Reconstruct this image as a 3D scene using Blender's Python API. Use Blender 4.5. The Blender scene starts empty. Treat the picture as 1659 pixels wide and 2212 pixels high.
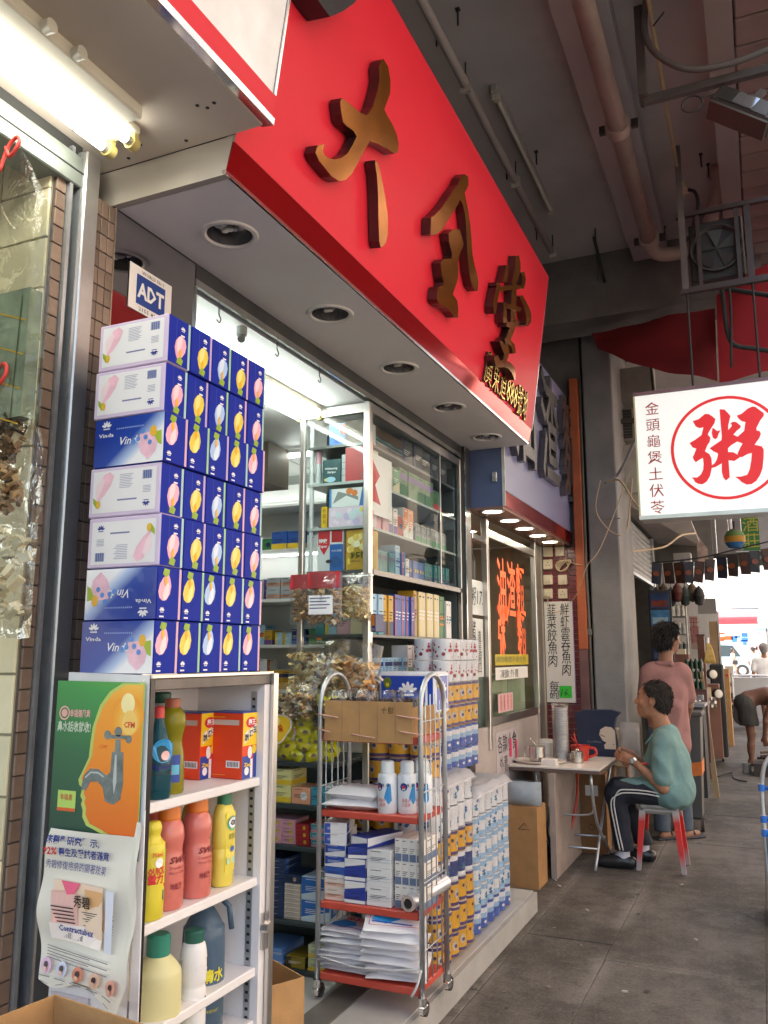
import bpy, math, random
import numpy as np
from mathutils import Vector as V, Matrix
SC = bpy.context.scene
COL = SC.collection
RAD = math.radians
# ------------------------------------------------------------------ camera
cam = bpy.data.objects.new('camera', bpy.data.cameras.new('camera'))
COL.objects.link(cam)
cam.location = (0, 0, 1.55)
PITCH, YAW = RAD(9.741), RAD(24.193)
fw = V((-math.sin(YAW) * math.cos(PITCH), math.cos(YAW) * math.cos(PITCH), math.sin(PITCH)))
cam.rotation_euler = fw.to_track_quat('-Z', 'Y').to_euler()
cam.data.sensor_fit = 'VERTICAL'
cam.data.sensor_height = 24.0
cam.data.lens = 24.0 * 1800.0 / 2212.0
cam.data.clip_end = 500
cam.data.clip_start = .05
SC.camera = cam
# ------------------------------------------------------------------ world, sun, exposure
world = bpy.data.worlds.new('World'); SC.world = world; world.use_nodes = True
wn = world.node_tree.nodes; wl = world.node_tree.links
wn.clear()
wo = wn.new('ShaderNodeOutputWorld'); bg = wn.new('ShaderNodeBackground'); sky = wn.new('ShaderNodeTexSky')
sky.sky_type = 'NISHITA'; sky.sun_disc = False
SUN_EL, SUN_AZ = RAD(58), RAD(-112)          # azimuth from +Y towards +X
sky.sun_elevation = SUN_EL; sky.sun_rotation = SUN_AZ
sky.dust_density = 3.0; sky.air_density = 1.2
bg.inputs['Strength'].default_value = 0.14
wl.new(sky.outputs[0], bg.inputs[0]); wl.new(bg.outputs[0], wo.inputs[0])
sl = bpy.data.lights.new('sun', 'SUN'); sun = bpy.data.objects.new('sun', sl); COL.objects.link(sun)
sl.energy = 4.5; sl.angle = RAD(.5); sl.color = (1, .95, .86)
sd = V((math.sin(SUN_AZ) * math.cos(SUN_EL), math.cos(SUN_AZ) * math.cos(SUN_EL), math.sin(SUN_EL)))
sun.rotation_euler = (-sd).to_track_quat('-Z', 'Y').to_euler(); sun.location = (0, 0, 30)
SC.view_settings.view_transform = 'Standard'; SC.view_settings.look = 'None'
SC.view_settings.exposure = 2.15; SC.view_settings.gamma = 1; SC.view_settings.use_curve_mapping = False
SC.view_settings.use_white_balance = True; SC.view_settings.white_balance_temperature = 6750; SC.view_settings.white_balance_tint = 9
SC.render.engine = 'CYCLES'
cy = SC.cycles
cy.use_denoising = True
try: cy.denoiser = 'OPENIMAGEDENOISE'
except Exception: pass
cy.max_bounces = 10; cy.diffuse_bounces = 6; cy.glossy_bounces = 4; cy.transmission_bounces = 6; cy.transparent_max_bounces = 16
cy.caustics_reflective = False; cy.caustics_refractive = False
cy.sample_clamp_indirect = 6.0
rnd = random.Random(7)
# ------------------------------------------------------------------ materials
_M = {}
def s2l(c):
    c = c / 255.0
    return c / 12.92 if c <= .04045 else ((c + .055) / 1.055) ** 2.4
def hx(h): return tuple(s2l(int(h[i:i + 2], 16)) for i in (0, 2, 4))
def mat(col, rough=.6, metal=0, var=.12, scale=6, bump=0, bscale=60, dirt=0, trans=0, alpha=1, emit=0, spec=.5, coat=0, sheen=0, stretch=None, dcol=None):
    """principled material: base colour with noise variation, optional dark dirt blotches and fine relief"""
    if isinstance(col, str): col = hx(col)
    key = (col, rough, metal, var, scale, bump, bscale, dirt, trans, alpha, emit, spec, coat, stretch, dcol)
    if key in _M: return _M[key]
    m = bpy.data.materials.new('mat_%03d' % len(_M)); m.use_nodes = True
    nt = m.node_tree; N = nt.nodes; L = nt.links; p = N['Principled BSDF']
    p.inputs['Roughness'].default_value = rough; p.inputs['Metallic'].default_value = metal
    p.inputs['Specular IOR Level'].default_value = spec
    p.inputs['Base Color'].default_value = (*col, 1)
    if trans: p.inputs['Transmission Weight'].default_value = trans; p.inputs['IOR'].default_value = 1.33
    if coat: p.inputs['Coat Weight'].default_value = coat; p.inputs['Coat Roughness'].default_value = .1
    if alpha < 1: p.inputs['Alpha'].default_value = alpha
    if emit:
        p.inputs['Emission Color'].default_value = (*col, 1); p.inputs['Emission Strength'].default_value = emit
    if var or dirt or bump:
        tc = N.new('ShaderNodeTexCoord'); src = tc.outputs['Object']
        if stretch:
            mp = N.new('ShaderNodeMapping'); mp.inputs['Scale'].default_value = stretch; L.new(src, mp.inputs[0]); src = mp.outputs[0]
        if var:
            nz = N.new('ShaderNodeTexNoise'); nz.inputs['Scale'].default_value = scale; nz.inputs['Detail'].default_value = 5
            L.new(src, nz.inputs['Vector'])
            mr = N.new('ShaderNodeMapRange'); mr.inputs[1].default_value = .3; mr.inputs[2].default_value = .7
            mr.inputs[3].default_value = 1 - var; mr.inputs[4].default_value = 1 + var
            L.new(nz.outputs[0], mr.inputs[0])
            mx = N.new('ShaderNodeMix'); mx.data_type = 'RGBA'; mx.blend_type = 'MULTIPLY'; mx.inputs[0].default_value = 1
            mx.inputs[6].default_value = (*col, 1); L.new(mr.outputs[0], mx.inputs[7]); cur = mx.outputs[2]
        else:
            rg = N.new('ShaderNodeRGB'); rg.outputs[0].default_value = (*col, 1); cur = rg.outputs[0]
        if dirt:
            n2 = N.new('ShaderNodeTexNoise'); n2.inputs['Scale'].default_value = scale * .45; n2.inputs['Detail'].default_value = 8; n2.inputs['Roughness'].default_value = .7
            L.new(src, n2.inputs['Vector'])
            m2 = N.new('ShaderNodeMapRange'); m2.inputs[1].default_value = .5; m2.inputs[2].default_value = .75; m2.inputs[4].default_value = dirt
            L.new(n2.outputs[0], m2.inputs[0])
            x2 = N.new('ShaderNodeMix'); x2.data_type = 'RGBA'
            L.new(m2.outputs[0], x2.inputs[0]); L.new(cur, x2.inputs[6]); x2.inputs[7].default_value = (*(dcol or (.05, .042, .035)), 1); cur = x2.outputs[2]
        L.new(cur, p.inputs['Base Color'])
        if emit: L.new(cur, p.inputs['Emission Color'])
        if bump:
            n3 = N.new('ShaderNodeTexNoise'); n3.inputs['Scale'].default_value = bscale; n3.inputs['Detail'].default_value = 4
            L.new(src, n3.inputs['Vector']); bp = N.new('ShaderNodeBump'); bp.inputs['Strength'].default_value = bump; bp.inputs['Distance'].default_value = .01
            L.new(n3.outputs[0], bp.inputs['Height']); L.new(bp.outputs[0], p.inputs['Normal'])
    _M[key] = m
    return m
def glow(col, e):
    k = ('glow', col, e)
    if k not in _M:
        m = bpy.data.materials.new('glow_%d' % len(_M)); m.use_nodes = True; N = m.node_tree.nodes
        N.remove(N['Principled BSDF']); em = N.new('ShaderNodeEmission'); em.inputs[0].default_value = (*col, 1); em.inputs[1].default_value = e
        m.node_tree.links.new(em.outputs[0], N['Material Output'].inputs[0]); _M[k] = m
    return _M[k]
def film(name, tint=(1, 1, 1), gl=.12, rough=.06, wr=0, wscale=18, op=0, opcol=(.8, .8, .8)):
    """thin clear sheet (window glass or plastic film): transparent with a fresnel gloss and optional wrinkles"""
    k = ('film', name)
    if k in _M: return _M[k]
    m = bpy.data.materials.new(name); m.use_nodes = True; N = m.node_tree.nodes; L = m.node_tree.links
    N.remove(N['Principled BSDF'])
    t = N.new('ShaderNodeBsdfTransparent'); t.inputs[0].default_value = (*tint, 1)
    g = N.new('ShaderNodeBsdfGlossy'); g.inputs['Roughness'].default_value = rough
    fr = N.new('ShaderNodeFresnel'); fr.inputs[0].default_value = 1.45
    mr = N.new('ShaderNodeMapRange'); mr.inputs[1].default_value = 0; mr.inputs[2].default_value = 1; mr.inputs[3].default_value = gl * .4; mr.inputs[4].default_value = min(1, gl * 6)
    L.new(fr.outputs[0], mr.inputs[0])
    mx = N.new('ShaderNodeMixShader'); L.new(mr.outputs[0], mx.inputs[0]); L.new(t.outputs[0], mx.inputs[1]); L.new(g.outputs[0], mx.inputs[2])
    out = mx.outputs[0]
    if op:
        d = N.new('ShaderNodeBsdfDiffuse'); d.inputs[0].default_value = (*opcol, 1); m3 = N.new('ShaderNodeMixShader'); m3.inputs[0].default_value = op
        L.new(out, m3.inputs[1]); L.new(d.outputs[0], m3.inputs[2]); out = m3.outputs[0]
    if wr:
        tc = N.new('ShaderNodeTexCoord'); nz = N.new('ShaderNodeTexNoise'); nz.inputs['Scale'].default_value = wscale; nz.inputs['Detail'].default_value = 3; nz.inputs['Distortion'].default_value = 1.5
        L.new(tc.outputs['Object'], nz.inputs['Vector']); b = N.new('ShaderNodeBump'); b.inputs['Strength'].default_value = wr; b.inputs['Distance'].default_value = .03
        L.new(nz.outputs[0], b.inputs['Height']); L.new(b.outputs[0], g.inputs['Normal']); L.new(b.outputs[0], fr.inputs['Normal'])
    L.new(out, N['Material Output'].inputs[0]); _M[k] = m
    return m
def ramp_mat(stops, axis='z', rough=.5, nz=.0, coat=0):
    """print: a colour ramp across the object's own generated box"""
    k = ('ramp', tuple(stops), axis, rough, nz)
    if k in _M: return _M[k]
    m = bpy.data.materials.new('print_%d' % len(_M)); m.use_nodes = True; N = m.node_tree.nodes; L = m.node_tree.links; p = N['Principled BSDF']
    p.inputs['Roughness'].default_value = rough; p.inputs['Coat Weight'].default_value = coat
    tc = N.new('ShaderNodeTexCoord'); dp = N.new('ShaderNodeVectorMath'); dp.operation = 'DOT_PRODUCT'
    dp.inputs[1].default_value = axis if not isinstance(axis, str) else {'x': (1, 0, 0), 'y': (0, 1, 0), 'z': (0, 0, 1)}[axis]
    L.new(tc.outputs['Object'], dp.inputs[0]); src = dp.outputs['Value']
    if nz:
        n = N.new('ShaderNodeTexNoise'); n.inputs['Scale'].default_value = 5; L.new(tc.outputs['Object'], n.inputs['Vector'])
        ma = N.new('ShaderNodeMath'); ma.operation = 'MULTIPLY_ADD'; ma.inputs[1].default_value = nz; L.new(n.outputs[0], ma.inputs[0]); L.new(src, ma.inputs[2]); src = ma.outputs[0]
    lo, hi = stops[0][0], stops[-1][0]
    mr = N.new('ShaderNodeMapRange'); mr.inputs[1].default_value = lo; mr.inputs[2].default_value = hi; L.new(src, mr.inputs[0])
    cr = N.new('ShaderNodeValToRGB'); e = cr.color_ramp.elements
    while len(e) < len(stops): e.new(.5)
    for el, (q, c) in zip(e, stops): el.position = (q - lo) / (hi - lo)
    for el, (q, c) in zip(e, stops): el.color = (*(hx(c) if isinstance(c, str) else c), 1)
    L.new(mr.outputs[0], cr.inputs[0]); L.new(cr.outputs[0], p.inputs['Base Color']); _M[k] = m
    return m
# ------------------------------------------------------------------ text
_fc = bpy.data.curves.new('lettering', 'FONT'); _fc.resolution_u = 1
_fo = bpy.data.objects.new('lettering', _fc)
_T = {}
def glyphs(s, bold=0, shear=0):
    k = (s, bold, shear)
    if k not in _T:
        _fc.body = s; _fc.offset = bold; _fc.shear = shear
        me = _fo.to_mesh()
        v = [(a.co.x, a.co.y) for a in me.vertices]; f = [tuple(p.vertices) for p in me.polygons]
        _fo.to_mesh_clear()
        if not v: v = [(0, 0), (.1, 0), (.1, .01)]; f = [(0, 1, 2)]
        x = [a for a, b in v]; y = [b for a, b in v]
        _T[k] = (v, f, min(x), max(x), min(y), max(y))
    return _T[k]
# ------------------------------------------------------------------ mesh builder
def FR(o, u, v):
    """frame on a surface: origin, two in-plane axes and the outward normal u x v"""
    o, u, v = V(o), V(u).normalized(), V(v).normalized()
    return (o, u, v, u.cross(v))
def fp(fr, a, b, d=0): return fr[0] + fr[1] * a + fr[2] * b + fr[3] * d
def smooth(pts, n=4, closed=False):
    P = [V(p) for p in pts]; out = []; k = len(P)
    for i in range(k if closed else k - 1):
        p0 = P[(i - 1) % k] if closed or i > 0 else P[0]; p1 = P[i]; p2 = P[(i + 1) % k]; p3 = P[(i + 2) % k] if closed or i + 2 < k else P[-1]
        for j in range(n):
            t = j / n
            out.append(.5 * ((2 * p1) + (-p0 + p2) * t + (2 * p0 - 5 * p1 + 4 * p2 - p3) * t * t + (-p0 + 3 * p1 - 3 * p2 + p3) * t ** 3))
    if not closed: out.append(P[-1])
    return out
class B:
    def __init__(s): s.v = []; s.f = []; s.m = []; s.sm = []; s.mats = []
    def mi(s, m):
        if m not in s.mats: s.mats.append(m)
        return s.mats.index(m)
    def add(s, vs, fs, m, sm=False):
        o = len(s.v); k = s.mi(m); s.v += [tuple(v) for v in vs]
        for f in fs: s.f.append(tuple(i + o for i in f)); s.m.append(k); s.sm.append(sm)
        return s
    def box(s, lo, hi, m, c=0):
        lo = V(lo); hi = V(hi); return s.obox((lo + hi) / 2, hi - lo, m, None, c)
    def obox(s, ce, size, m, R=None, c=0):
        ce = V(ce); h = V(size) / 2; R = R or Matrix.Identity(3)
        if not c:
            vs = [ce + R @ V((x * h.x, y * h.y, z * h.z)) for x in (-1, 1) for y in (-1, 1) for z in (-1, 1)]
            return s.add(vs, [(0, 1, 3, 2), (4, 6, 7, 5), (0, 4, 5, 1), (2, 3, 7, 6), (0, 2, 6, 4), (1, 5, 7, 3)], m)
        c = min(c, h.x * .9, h.y * .9, h.z * .9); vs = []; idx = {}
        for x in (-1, 1):
            for y in (-1, 1):
                for z in (-1, 1):
                    for a in range(3):
                        q = [x * (h.x - c), y * (h.y - c), z * (h.z - c)]; q[a] = (x, y, z)[a] * h[a]
                        idx[(x, y, z, a)] = len(vs); vs.append(ce + R @ V(q))
        fs = []
        for a in range(3):
            b, d = (a + 1) % 3, (a + 2) % 3
            for sg in (-1, 1):
                q = []
                for (p, r) in ((-1, -1), (1, -1), (1, 1), (-1, 1)):
                    k = [0, 0, 0]; k[a] = sg; k[b] = p; k[d] = r; q.append(idx[(*k, a)])
                fs.append(tuple(q if sg > 0 else q[::-1]))
            for p in (-1, 1):
                for r in (-1, 1):
                    k0 = [0, 0, 0]; k0[a] = -1; k0[b] = p; k0[d] = r; k1 = list(k0); k1[a] = 1
                    q = [idx[(*k0, b)], idx[(*k1, b)], idx[(*k1, d)], idx[(*k0, d)]]
                    fs.append(tuple(q if p * r < 0 else q[::-1]))
        for x in (-1, 1):
            for y in (-1, 1):
                for z in (-1, 1):
                    q = [idx[(x, y, z, 0)], idx[(x, y, z, 1)], idx[(x, y, z, 2)]]
                    fs.append(tuple(q if x * y * z > 0 else q[::-1]))
        return s.add(vs, fs, m)
    def cyl(s, a, b, r0, m, r1=None, seg=14, caps=True, sm=True):
        a, b = V(a), V(b); r1 = r0 if r1 is None else r1; d = (b - a).normalized()
        u = d.orthogonal().normalized(); w = d.cross(u); vs = []
        for i in range(seg):
            t = 2 * math.pi * i / seg; q = u * math.cos(t) + w * math.sin(t); vs += [a + q * r0, b + q * r1]
        s.add(vs, [(2 * i, 2 * ((i + 1) % seg), 2 * ((i + 1) % seg) + 1, 2 * i + 1) for i in range(seg)], m, sm)
        if caps: s.add([vs[2 * i] for i in range(seg)], [tuple(range(seg))[::-1]], m); s.add([vs[2 * i + 1] for i in range(seg)], [tuple(range(seg))], m)
        return s
    def tube(s, pts, r, m, seg=8, closed=False, sm=True):
        P = [V(p) for p in pts]; n = len(P); rs = r if isinstance(r, (list, tuple)) else [r] * n; vs = []; u = None
        for i in range(n):
            d = (P[(i + 1) % n] - P[i - 1]) if closed else (P[min(i + 1, n - 1)] - P[max(i - 1, 0)])
            d = d.normalized() if d.length > 1e-9 else V((0, 0, 1))
            u = d.orthogonal() if u is None else u - d * u.dot(d)
            if u.length < 1e-6: u = d.orthogonal()
            u = u.normalized(); w = d.cross(u)
            for j in range(seg):
                t = 2 * math.pi * j / seg; vs.append(P[i] + (u * math.cos(t) + w * math.sin(t)) * rs[i])
        fs = []
        for i in range(n if closed else n - 1):
            for j in range(seg):
                a, b = i * seg, ((i + 1) % n) * seg; fs.append((a + j, a + (j + 1) % seg, b + (j + 1) % seg, b + j))
        if not closed: fs += [tuple(range(seg))[::-1], tuple((n - 1) * seg + j for j in range(seg))]
        return s.add(vs, fs, m, sm)
    def lathe(s, prof, o, m, seg=18, sx=1, sy=1, sm=True, ax=None):
        """prof: (radius, height[, material]) rows; the material of a row holds up to the next row"""
        o = V(o); n = len(prof); R = ax or Matrix.Identity(3)
        for i in range(n - 1):
            r0, z0 = prof[i][:2]; r1, z1 = prof[i + 1][:2]; mm = prof[i][2] if len(prof[i]) > 2 else m; vs = []
            for j in range(seg):
                t = 2 * math.pi * j / seg; c, q = math.cos(t), math.sin(t)
                vs += [o + R @ V((r0 * c * sx, r0 * q * sy, z0)), o + R @ V((r1 * c * sx, r1 * q * sy, z1))]
            s.add(vs, [(2 * j, 2 * ((j + 1) % seg), 2 * ((j + 1) % seg) + 1, 2 * j + 1) for j in range(seg)], mm, sm)
        return s
    def spun(s, prof, o, m, seg=20, sx=1, sy=1, n=3):
        """lathe with a rounded, shared-vertex skin"""
        P = [V((r, z, 0)) for r, z in [q[:2] for q in prof]]; Q = []
        for i, p in enumerate(P[:-1]):
            k = n if (P[i + 1] - p).length > .012 else 1
            for j in range(k): t = j / k; a = P[max(i - 1, 0)]; d = P[min(i + 2, len(P) - 1)]; Q.append(p.lerp(P[i + 1], t) if k == 1 else .5 * ((2 * p) + (P[i + 1] - a) * t + (2 * a - 5 * p + 4 * P[i + 1] - d) * t * t + (3 * p - a - 3 * P[i + 1] + d) * t ** 3))
        Q.append(P[-1]); vs = [(o[0] + max(q.x, 0) * math.cos(2 * math.pi * j / seg) * sx, o[1] + max(q.x, 0) * math.sin(2 * math.pi * j / seg) * sy, o[2] + q.y) for q in Q for j in range(seg)]
        return s.add(vs, [(i * seg + j, i * seg + (j + 1) % seg, (i + 1) * seg + (j + 1) % seg, (i + 1) * seg + j) for i in range(len(Q) - 1) for j in range(seg)], m, True)
    def quad(s, a, b, c, d, m): return s.add([a, b, c, d], [(0, 1, 2, 3)], m)
    def flat(s, pts, fr, m, d=.0008): return s.add([fp(fr, x, y, d) for x, y in pts], [tuple(range(len(pts)))], m)
    def rect(s, fr, a0, b0, a1, b1, m, d=.0008): return s.flat([(a0, b0), (a1, b0), (a1, b1), (a0, b1)], fr, m, d)
    def disc(s, fr, a, b, r, m, d=.0008, ry=None, seg=16, rot=0):
        ry = r if ry is None else ry; cr, sr = math.cos(rot), math.sin(rot)
        return s.flat([(a + r * math.cos(t) * cr - ry * math.sin(t) * sr, b + r * math.cos(t) * sr + ry * math.sin(t) * cr) for t in [2 * math.pi * i / seg for i in range(seg)]], fr, m, d)
    def ring(s, fr, a, b, r0, r1, m, d=.0008, seg=32):
        vs = []
        for i in range(seg):
            t = 2 * math.pi * i / seg; vs += [fp(fr, a + r0 * math.cos(t), b + r0 * math.sin(t), d), fp(fr, a + r1 * math.cos(t), b + r1 * math.sin(t), d)]
        return s.add(vs, [(2 * i, 2 * i + 1, 2 * ((i + 1) % seg) + 1, 2 * ((i + 1) % seg)) for i in range(seg)], m)
    def line(s, fr, pts, w, m, d=.001):
        """a drawn line of constant or varying width on a frame"""
        P = [V((x, y, 0)) for x, y in pts]; n = len(P); ws = w if isinstance(w, (list, tuple)) else [w] * n; vs = []
        for i in range(n):
            t = (P[min(i + 1, n - 1)] - P[max(i - 1, 0)]).normalized(); q = V((-t.y, t.x, 0)) * ws[i] / 2
            for k in (P[i] + q, P[i] - q): vs.append(fp(fr, k.x, k.y, d))
        return s.add(vs, [(2 * i + 1, 2 * i + 3, 2 * i + 2, 2 * i) for i in range(n - 1)], m)
    def prism(s, pts, fr, d0, d1, m, ms=None):
        """extruded outline with a face of m and sides of ms"""
        n = len(pts); ar = sum(pts[i][0] * pts[(i + 1) % n][1] - pts[(i + 1) % n][0] * pts[i][1] for i in range(n))
        if ar < 0: pts = pts[::-1]
        s.add([fp(fr, x, y, d1) for x, y in pts], [tuple(range(n))], m)
        vs = [fp(fr, x, y, d0) for x, y in pts] + [fp(fr, x, y, d1) for x, y in pts]
        return s.add(vs, [(i, (i + 1) % n, n + (i + 1) % n, n + i) for i in range(n)], ms or m)
    def text(s, t, fr, a, b, h, m, d=.001, w=None, al='l', bold=0, shear=0, deep=0, ms=None, rot=0):
        """lettering whose capitals are h high, its left foot (or middle, al='c') at a, b; w fits the width"""
        v, f, x0, x1, y0, y1 = glyphs(t, bold, shear); sy = h / .72; sx = sy if w is None else w / (x1 - x0)
        W = (x1 - x0) * sx; off = -x0 * sx - (W / 2 if al == 'c' else 0); cr, sr = math.cos(rot), math.sin(rot)
        q = [(a + (x * sx + off) * cr - y * sy * sr, b + (x * sx + off) * sr + y * sy * cr) for x, y in v]
        if deep:
            from collections import Counter
            c = Counter(); 
            for g in f:
                for i in range(len(g)): c[(g[i], g[(i + 1) % len(g)])] += 1
            bd = [(i, j) for (i, j) in c if (j, i) not in c]; n = len(q)
            s.add([fp(fr, x, y, d) for x, y in q] + [fp(fr, x, y, d + deep) for x, y in q], [(i, j, n + j, n + i) for i, j in bd], ms or m)
        return s.add([fp(fr, x, y, d + deep) for x, y in q], f, m)
    def vtext(s, t, fr, a, b, h, m, step=None, **k):
        """a column of characters from the top down"""
        for i, ch in enumerate(t):
            if ch != ' ': s.text(ch, fr, a, b - (i + 1) * (step or h * 1.2), h, m, al='c', **k)
        return s
    def mesh(s, name, off=(0, 0, 0)):
        me = bpy.data.meshes.new(name); o = V(off)
        me.from_pydata([tuple(V(v) - o) for v in s.v], [], s.f)
        for m in s.mats: me.materials.append(m)
        me.polygons.foreach_set('material_index', s.m); me.polygons.foreach_set('use_smooth', s.sm); me.update()
        return me
    def build(s, name, parent=None, off=None):
        """link as one mesh object; vertices are given in the parent's space"""
        o = bpy.data.objects.new(name, s.mesh(name, off or (0, 0, 0))); COL.objects.link(o)
        if parent is not None: o.parent = parent
        if off is not None: o.location = off
        return o
def tag(o, label=None, cat=None, group=None, kind=None):
    if label: o['label'] = label
    if cat: o['category'] = cat
    if group: o['group'] = group
    if kind: o['kind'] = kind
    return o
def thing(name, label, cat, loc=(0, 0, 0), group=None, rz=0):
    o = bpy.data.objects.new(name, None); COL.objects.link(o); o.location = loc; o.rotation_euler = (0, 0, rz); o.empty_display_size = .1
    return tag(o, label, cat, group)
def solo(b, name, label, cat, loc=None, group=None, rz=0):
    o = b.build(name, off=None); 
    if loc is not None: o.location = loc
    o.rotation_euler = (0, 0, rz)
    return tag(o, label, cat, group)
def copy(o, loc=None, label=None, rz=None, parent=None):
    c = o.copy(); COL.objects.link(c)
    if parent is not None: c.parent = parent
    if loc is not None: c.location = loc
    if rz is not None: c.rotation_euler = (0, 0, rz)
    if label: c['label'] = label
    for ch in list(o.children): copy(ch, parent=c)
    return c
def struct(b, name): return tag(b.build(name), kind='structure')
ORD = 'first second third fourth fifth sixth seventh eighth ninth tenth eleventh twelfth thirteenth fourteenth fifteenth sixteenth seventeenth eighteenth nineteenth twentieth'.split()
ORD += ['twenty-' + o for o in ORD[:9]] + ['thirtieth'] + ['thirty-' + o for o in ORD[:9]] + ['fortieth']
X, Y, Z = V((1, 0, 0)), V((0, 1, 0)), V((0, 0, 1))
FACE_S = lambda x, y, z: FR((x, y, z), Y, Z)        # surface looking to the road (+X), a runs up the street
FACE_C = lambda x, y, z: FR((x, y, z), X, Z)        # surface looking to the camera (-Y), a runs to the road
# ------------------------------------------------------------------ common materials
STEEL = mat((.62, .6, .58), .28, 1, .08, 3, dirt=.25)
CHROME = mat((.82, .82, .83), .12, 1, .03)
DARKMETAL = mat((.06, .055, .055), .45, .6, .2)
GALV = mat((.50, .53, .56), .4, .8, .1, 20, dirt=.2)
WHITEP = mat((.78, .77, .76), .55, 0, .05, 4, dirt=.12)
INK = mat((.02, .02, .022), .6, var=0)
REDINK = mat((.65, .03, .04), .5, var=0)
PAPER = mat((.8, .78, .74), .7, 0, .04)
CARD = mat((.46, .26, .11), .85, 0, .12, 12, bump=.1, bscale=90)
RUBBER = mat((.025, .025, .025), .7, var=.1)
CLEAR = film('clear_wrap', (.99, .99, .99), .13, .10, .4, 9, .02, (.85, .86, .88))
PACKF = film('pack_wrap', (.98, .98, .98), .07, .12, .5, 30, .0)
GLASS = film('shop_glass', (.9, .95, .93), .05, .02)
C1=[[(2615,770),(2660,768),(2694,732),(2705,687),(2689,641),(2675,600),(2700,593),(2754,588),(2806,573),(2833,549),(2836,514),(2808,492),(2744,475),(2663,449),(2595,420),(2582,395),(2539,314),(2498,234),(2460,190),(2419,163),(2364,151),(2317,154),(2272,156),(2241,169),(2249,199),(2293,230),(2285,206),(2295,192),(2327,198),(2363,214),(2408,244),(2446,282),(2471,324),(2496,380),(2466,384),(2419,373),(2390,369),(2372,388),(2351,421),(2357,441),(2396,453),(2443,462),(2504,476),(2551,497),(2583,551),(2602,626),(2607,680),(2588,718),(2599,751)],[(2656,378),(2685,379),(2725,344),(2779,289),(2820,232),(2841,164),(2831,120),(2796,88),(2776,107),(2742,193),(2714,274),(2684,334),(2658,364)]]
BLK=[(2149,589),(2226,669),(2286,744),(2309,791),(2320,835),(2039,614),(2046,587),(2087,586)]
C2=[[(3613,837),(3632,802),(3611,764),(3592,743),(3615,725),(3667,687),(3720,637),(3759,579),(3792,521),(3842,482),(3902,449),(3931,422),(3935,376),(3909,365),(3848,368),(3786,407),(3753,450),(3728,488),(3695,549),(3662,609),(3629,653),(3588,677),(3548,682),(3510,622),(3454,547),(3405,486),(3365,432),(3298,380),(3254,361),(3238,435),(3270,462),(3326,518),(3388,592),(3443,667),(3494,728),(3519,778),(3559,819)],[(3453,463),(3508,511),(3580,546),(3618,531),(3661,503),(3641,467),(3623,440),(3614,388),(3634,364),(3641,315),(3622,277),(3598,223),(3664,217),(3691,187),(3702,142),(3662,131),(3598,136),(3538,131),(3484,115),(3436,112),(3409,122),(3406,159),(3412,182),(3469,213),(3469,228),(3444,245),(3418,277),(3403,294),(3431,325),(3526,371),(3530,387),(3501,414),(3473,433)]]
ZHOU=[[(-310,3019),(-276,3026),(-234,3057),(-213,3054),(-192,3036),(-175,3016),(-183,2989),(-202,2962),(-220,2934),(-226,2920),(-212,2901),(-217,2874),(-235,2848),(-249,2814),(-225,2795),(-214,2767),(-214,2719),(-217,2700),(-229,2654),(-250,2621),(-276,2605),(-301,2610),(-319,2623),(-328,2643),(-337,2655),(-306,2651),(-283,2667),(-267,2697),(-262,2736),(-264,2774),(-285,2764),(-307,2750),(-319,2767),(-323,2785),(-311,2808),(-299,2837),(-320,2847),(-337,2878),(-306,2893),(-263,2922),(-249,2971),(-273,2968),(-294,2982)],[(-147,3077),(-118,3071),(-102,3049),(-87,3026),(-94,2999),(-103,2968),(-106,2937),(-87,2956),(-82,2968),(-92,2975),(-77,2987),(-57,2983),(-32,2956),(-35,2943),(-57,2927),(-78,2904),(-52,2887),(-51,2856),(-61,2857),(-94,2839),(-115,2820),(-115,2796),(-87,2793),(-60,2773),(-50,2757),(-83,2736),(-116,2744),(-116,2636),(-139,2617),(-153,2636),(-160,2675),(-156,2728),(-195,2708),(-218,2704),(-214,2721),(-197,2734),(-185,2752),(-174,2786),(-177,2796),(-199,2809),(-221,2831),(-201,2844),(-149,2876),(-145,2902),(-146,2949),(-147,3009)],[(-195,2963),(-170,2938),(-150,2940),(-164,2916),(-172,2893),(-185,2886),(-199,2900),(-202,2932)],[(-50,3024),(-22,3032),(15,3061),(41,3071),(58,3067),(103,3022),(102,3003),(79,2975),(55,2930),(56,2915),(71,2911),(78,2893),(68,2867),(38,2827),(78,2813),(87,2791),(83,2742),(72,2674),(55,2633),(32,2600),(4,2582),(-24,2582),(-51,2600),(-63,2616),(-86,2637),(-52,2634),(-16,2643),(0,2676),(12,2729),(19,2777),(-8,2772),(-37,2756),(-52,2759),(-63,2779),(-47,2813),(-29,2842),(-54,2856),(-60,2873),(-56,2887),(-15,2921),(-4,2976),(-25,2985),(-44,3007)]]
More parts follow.
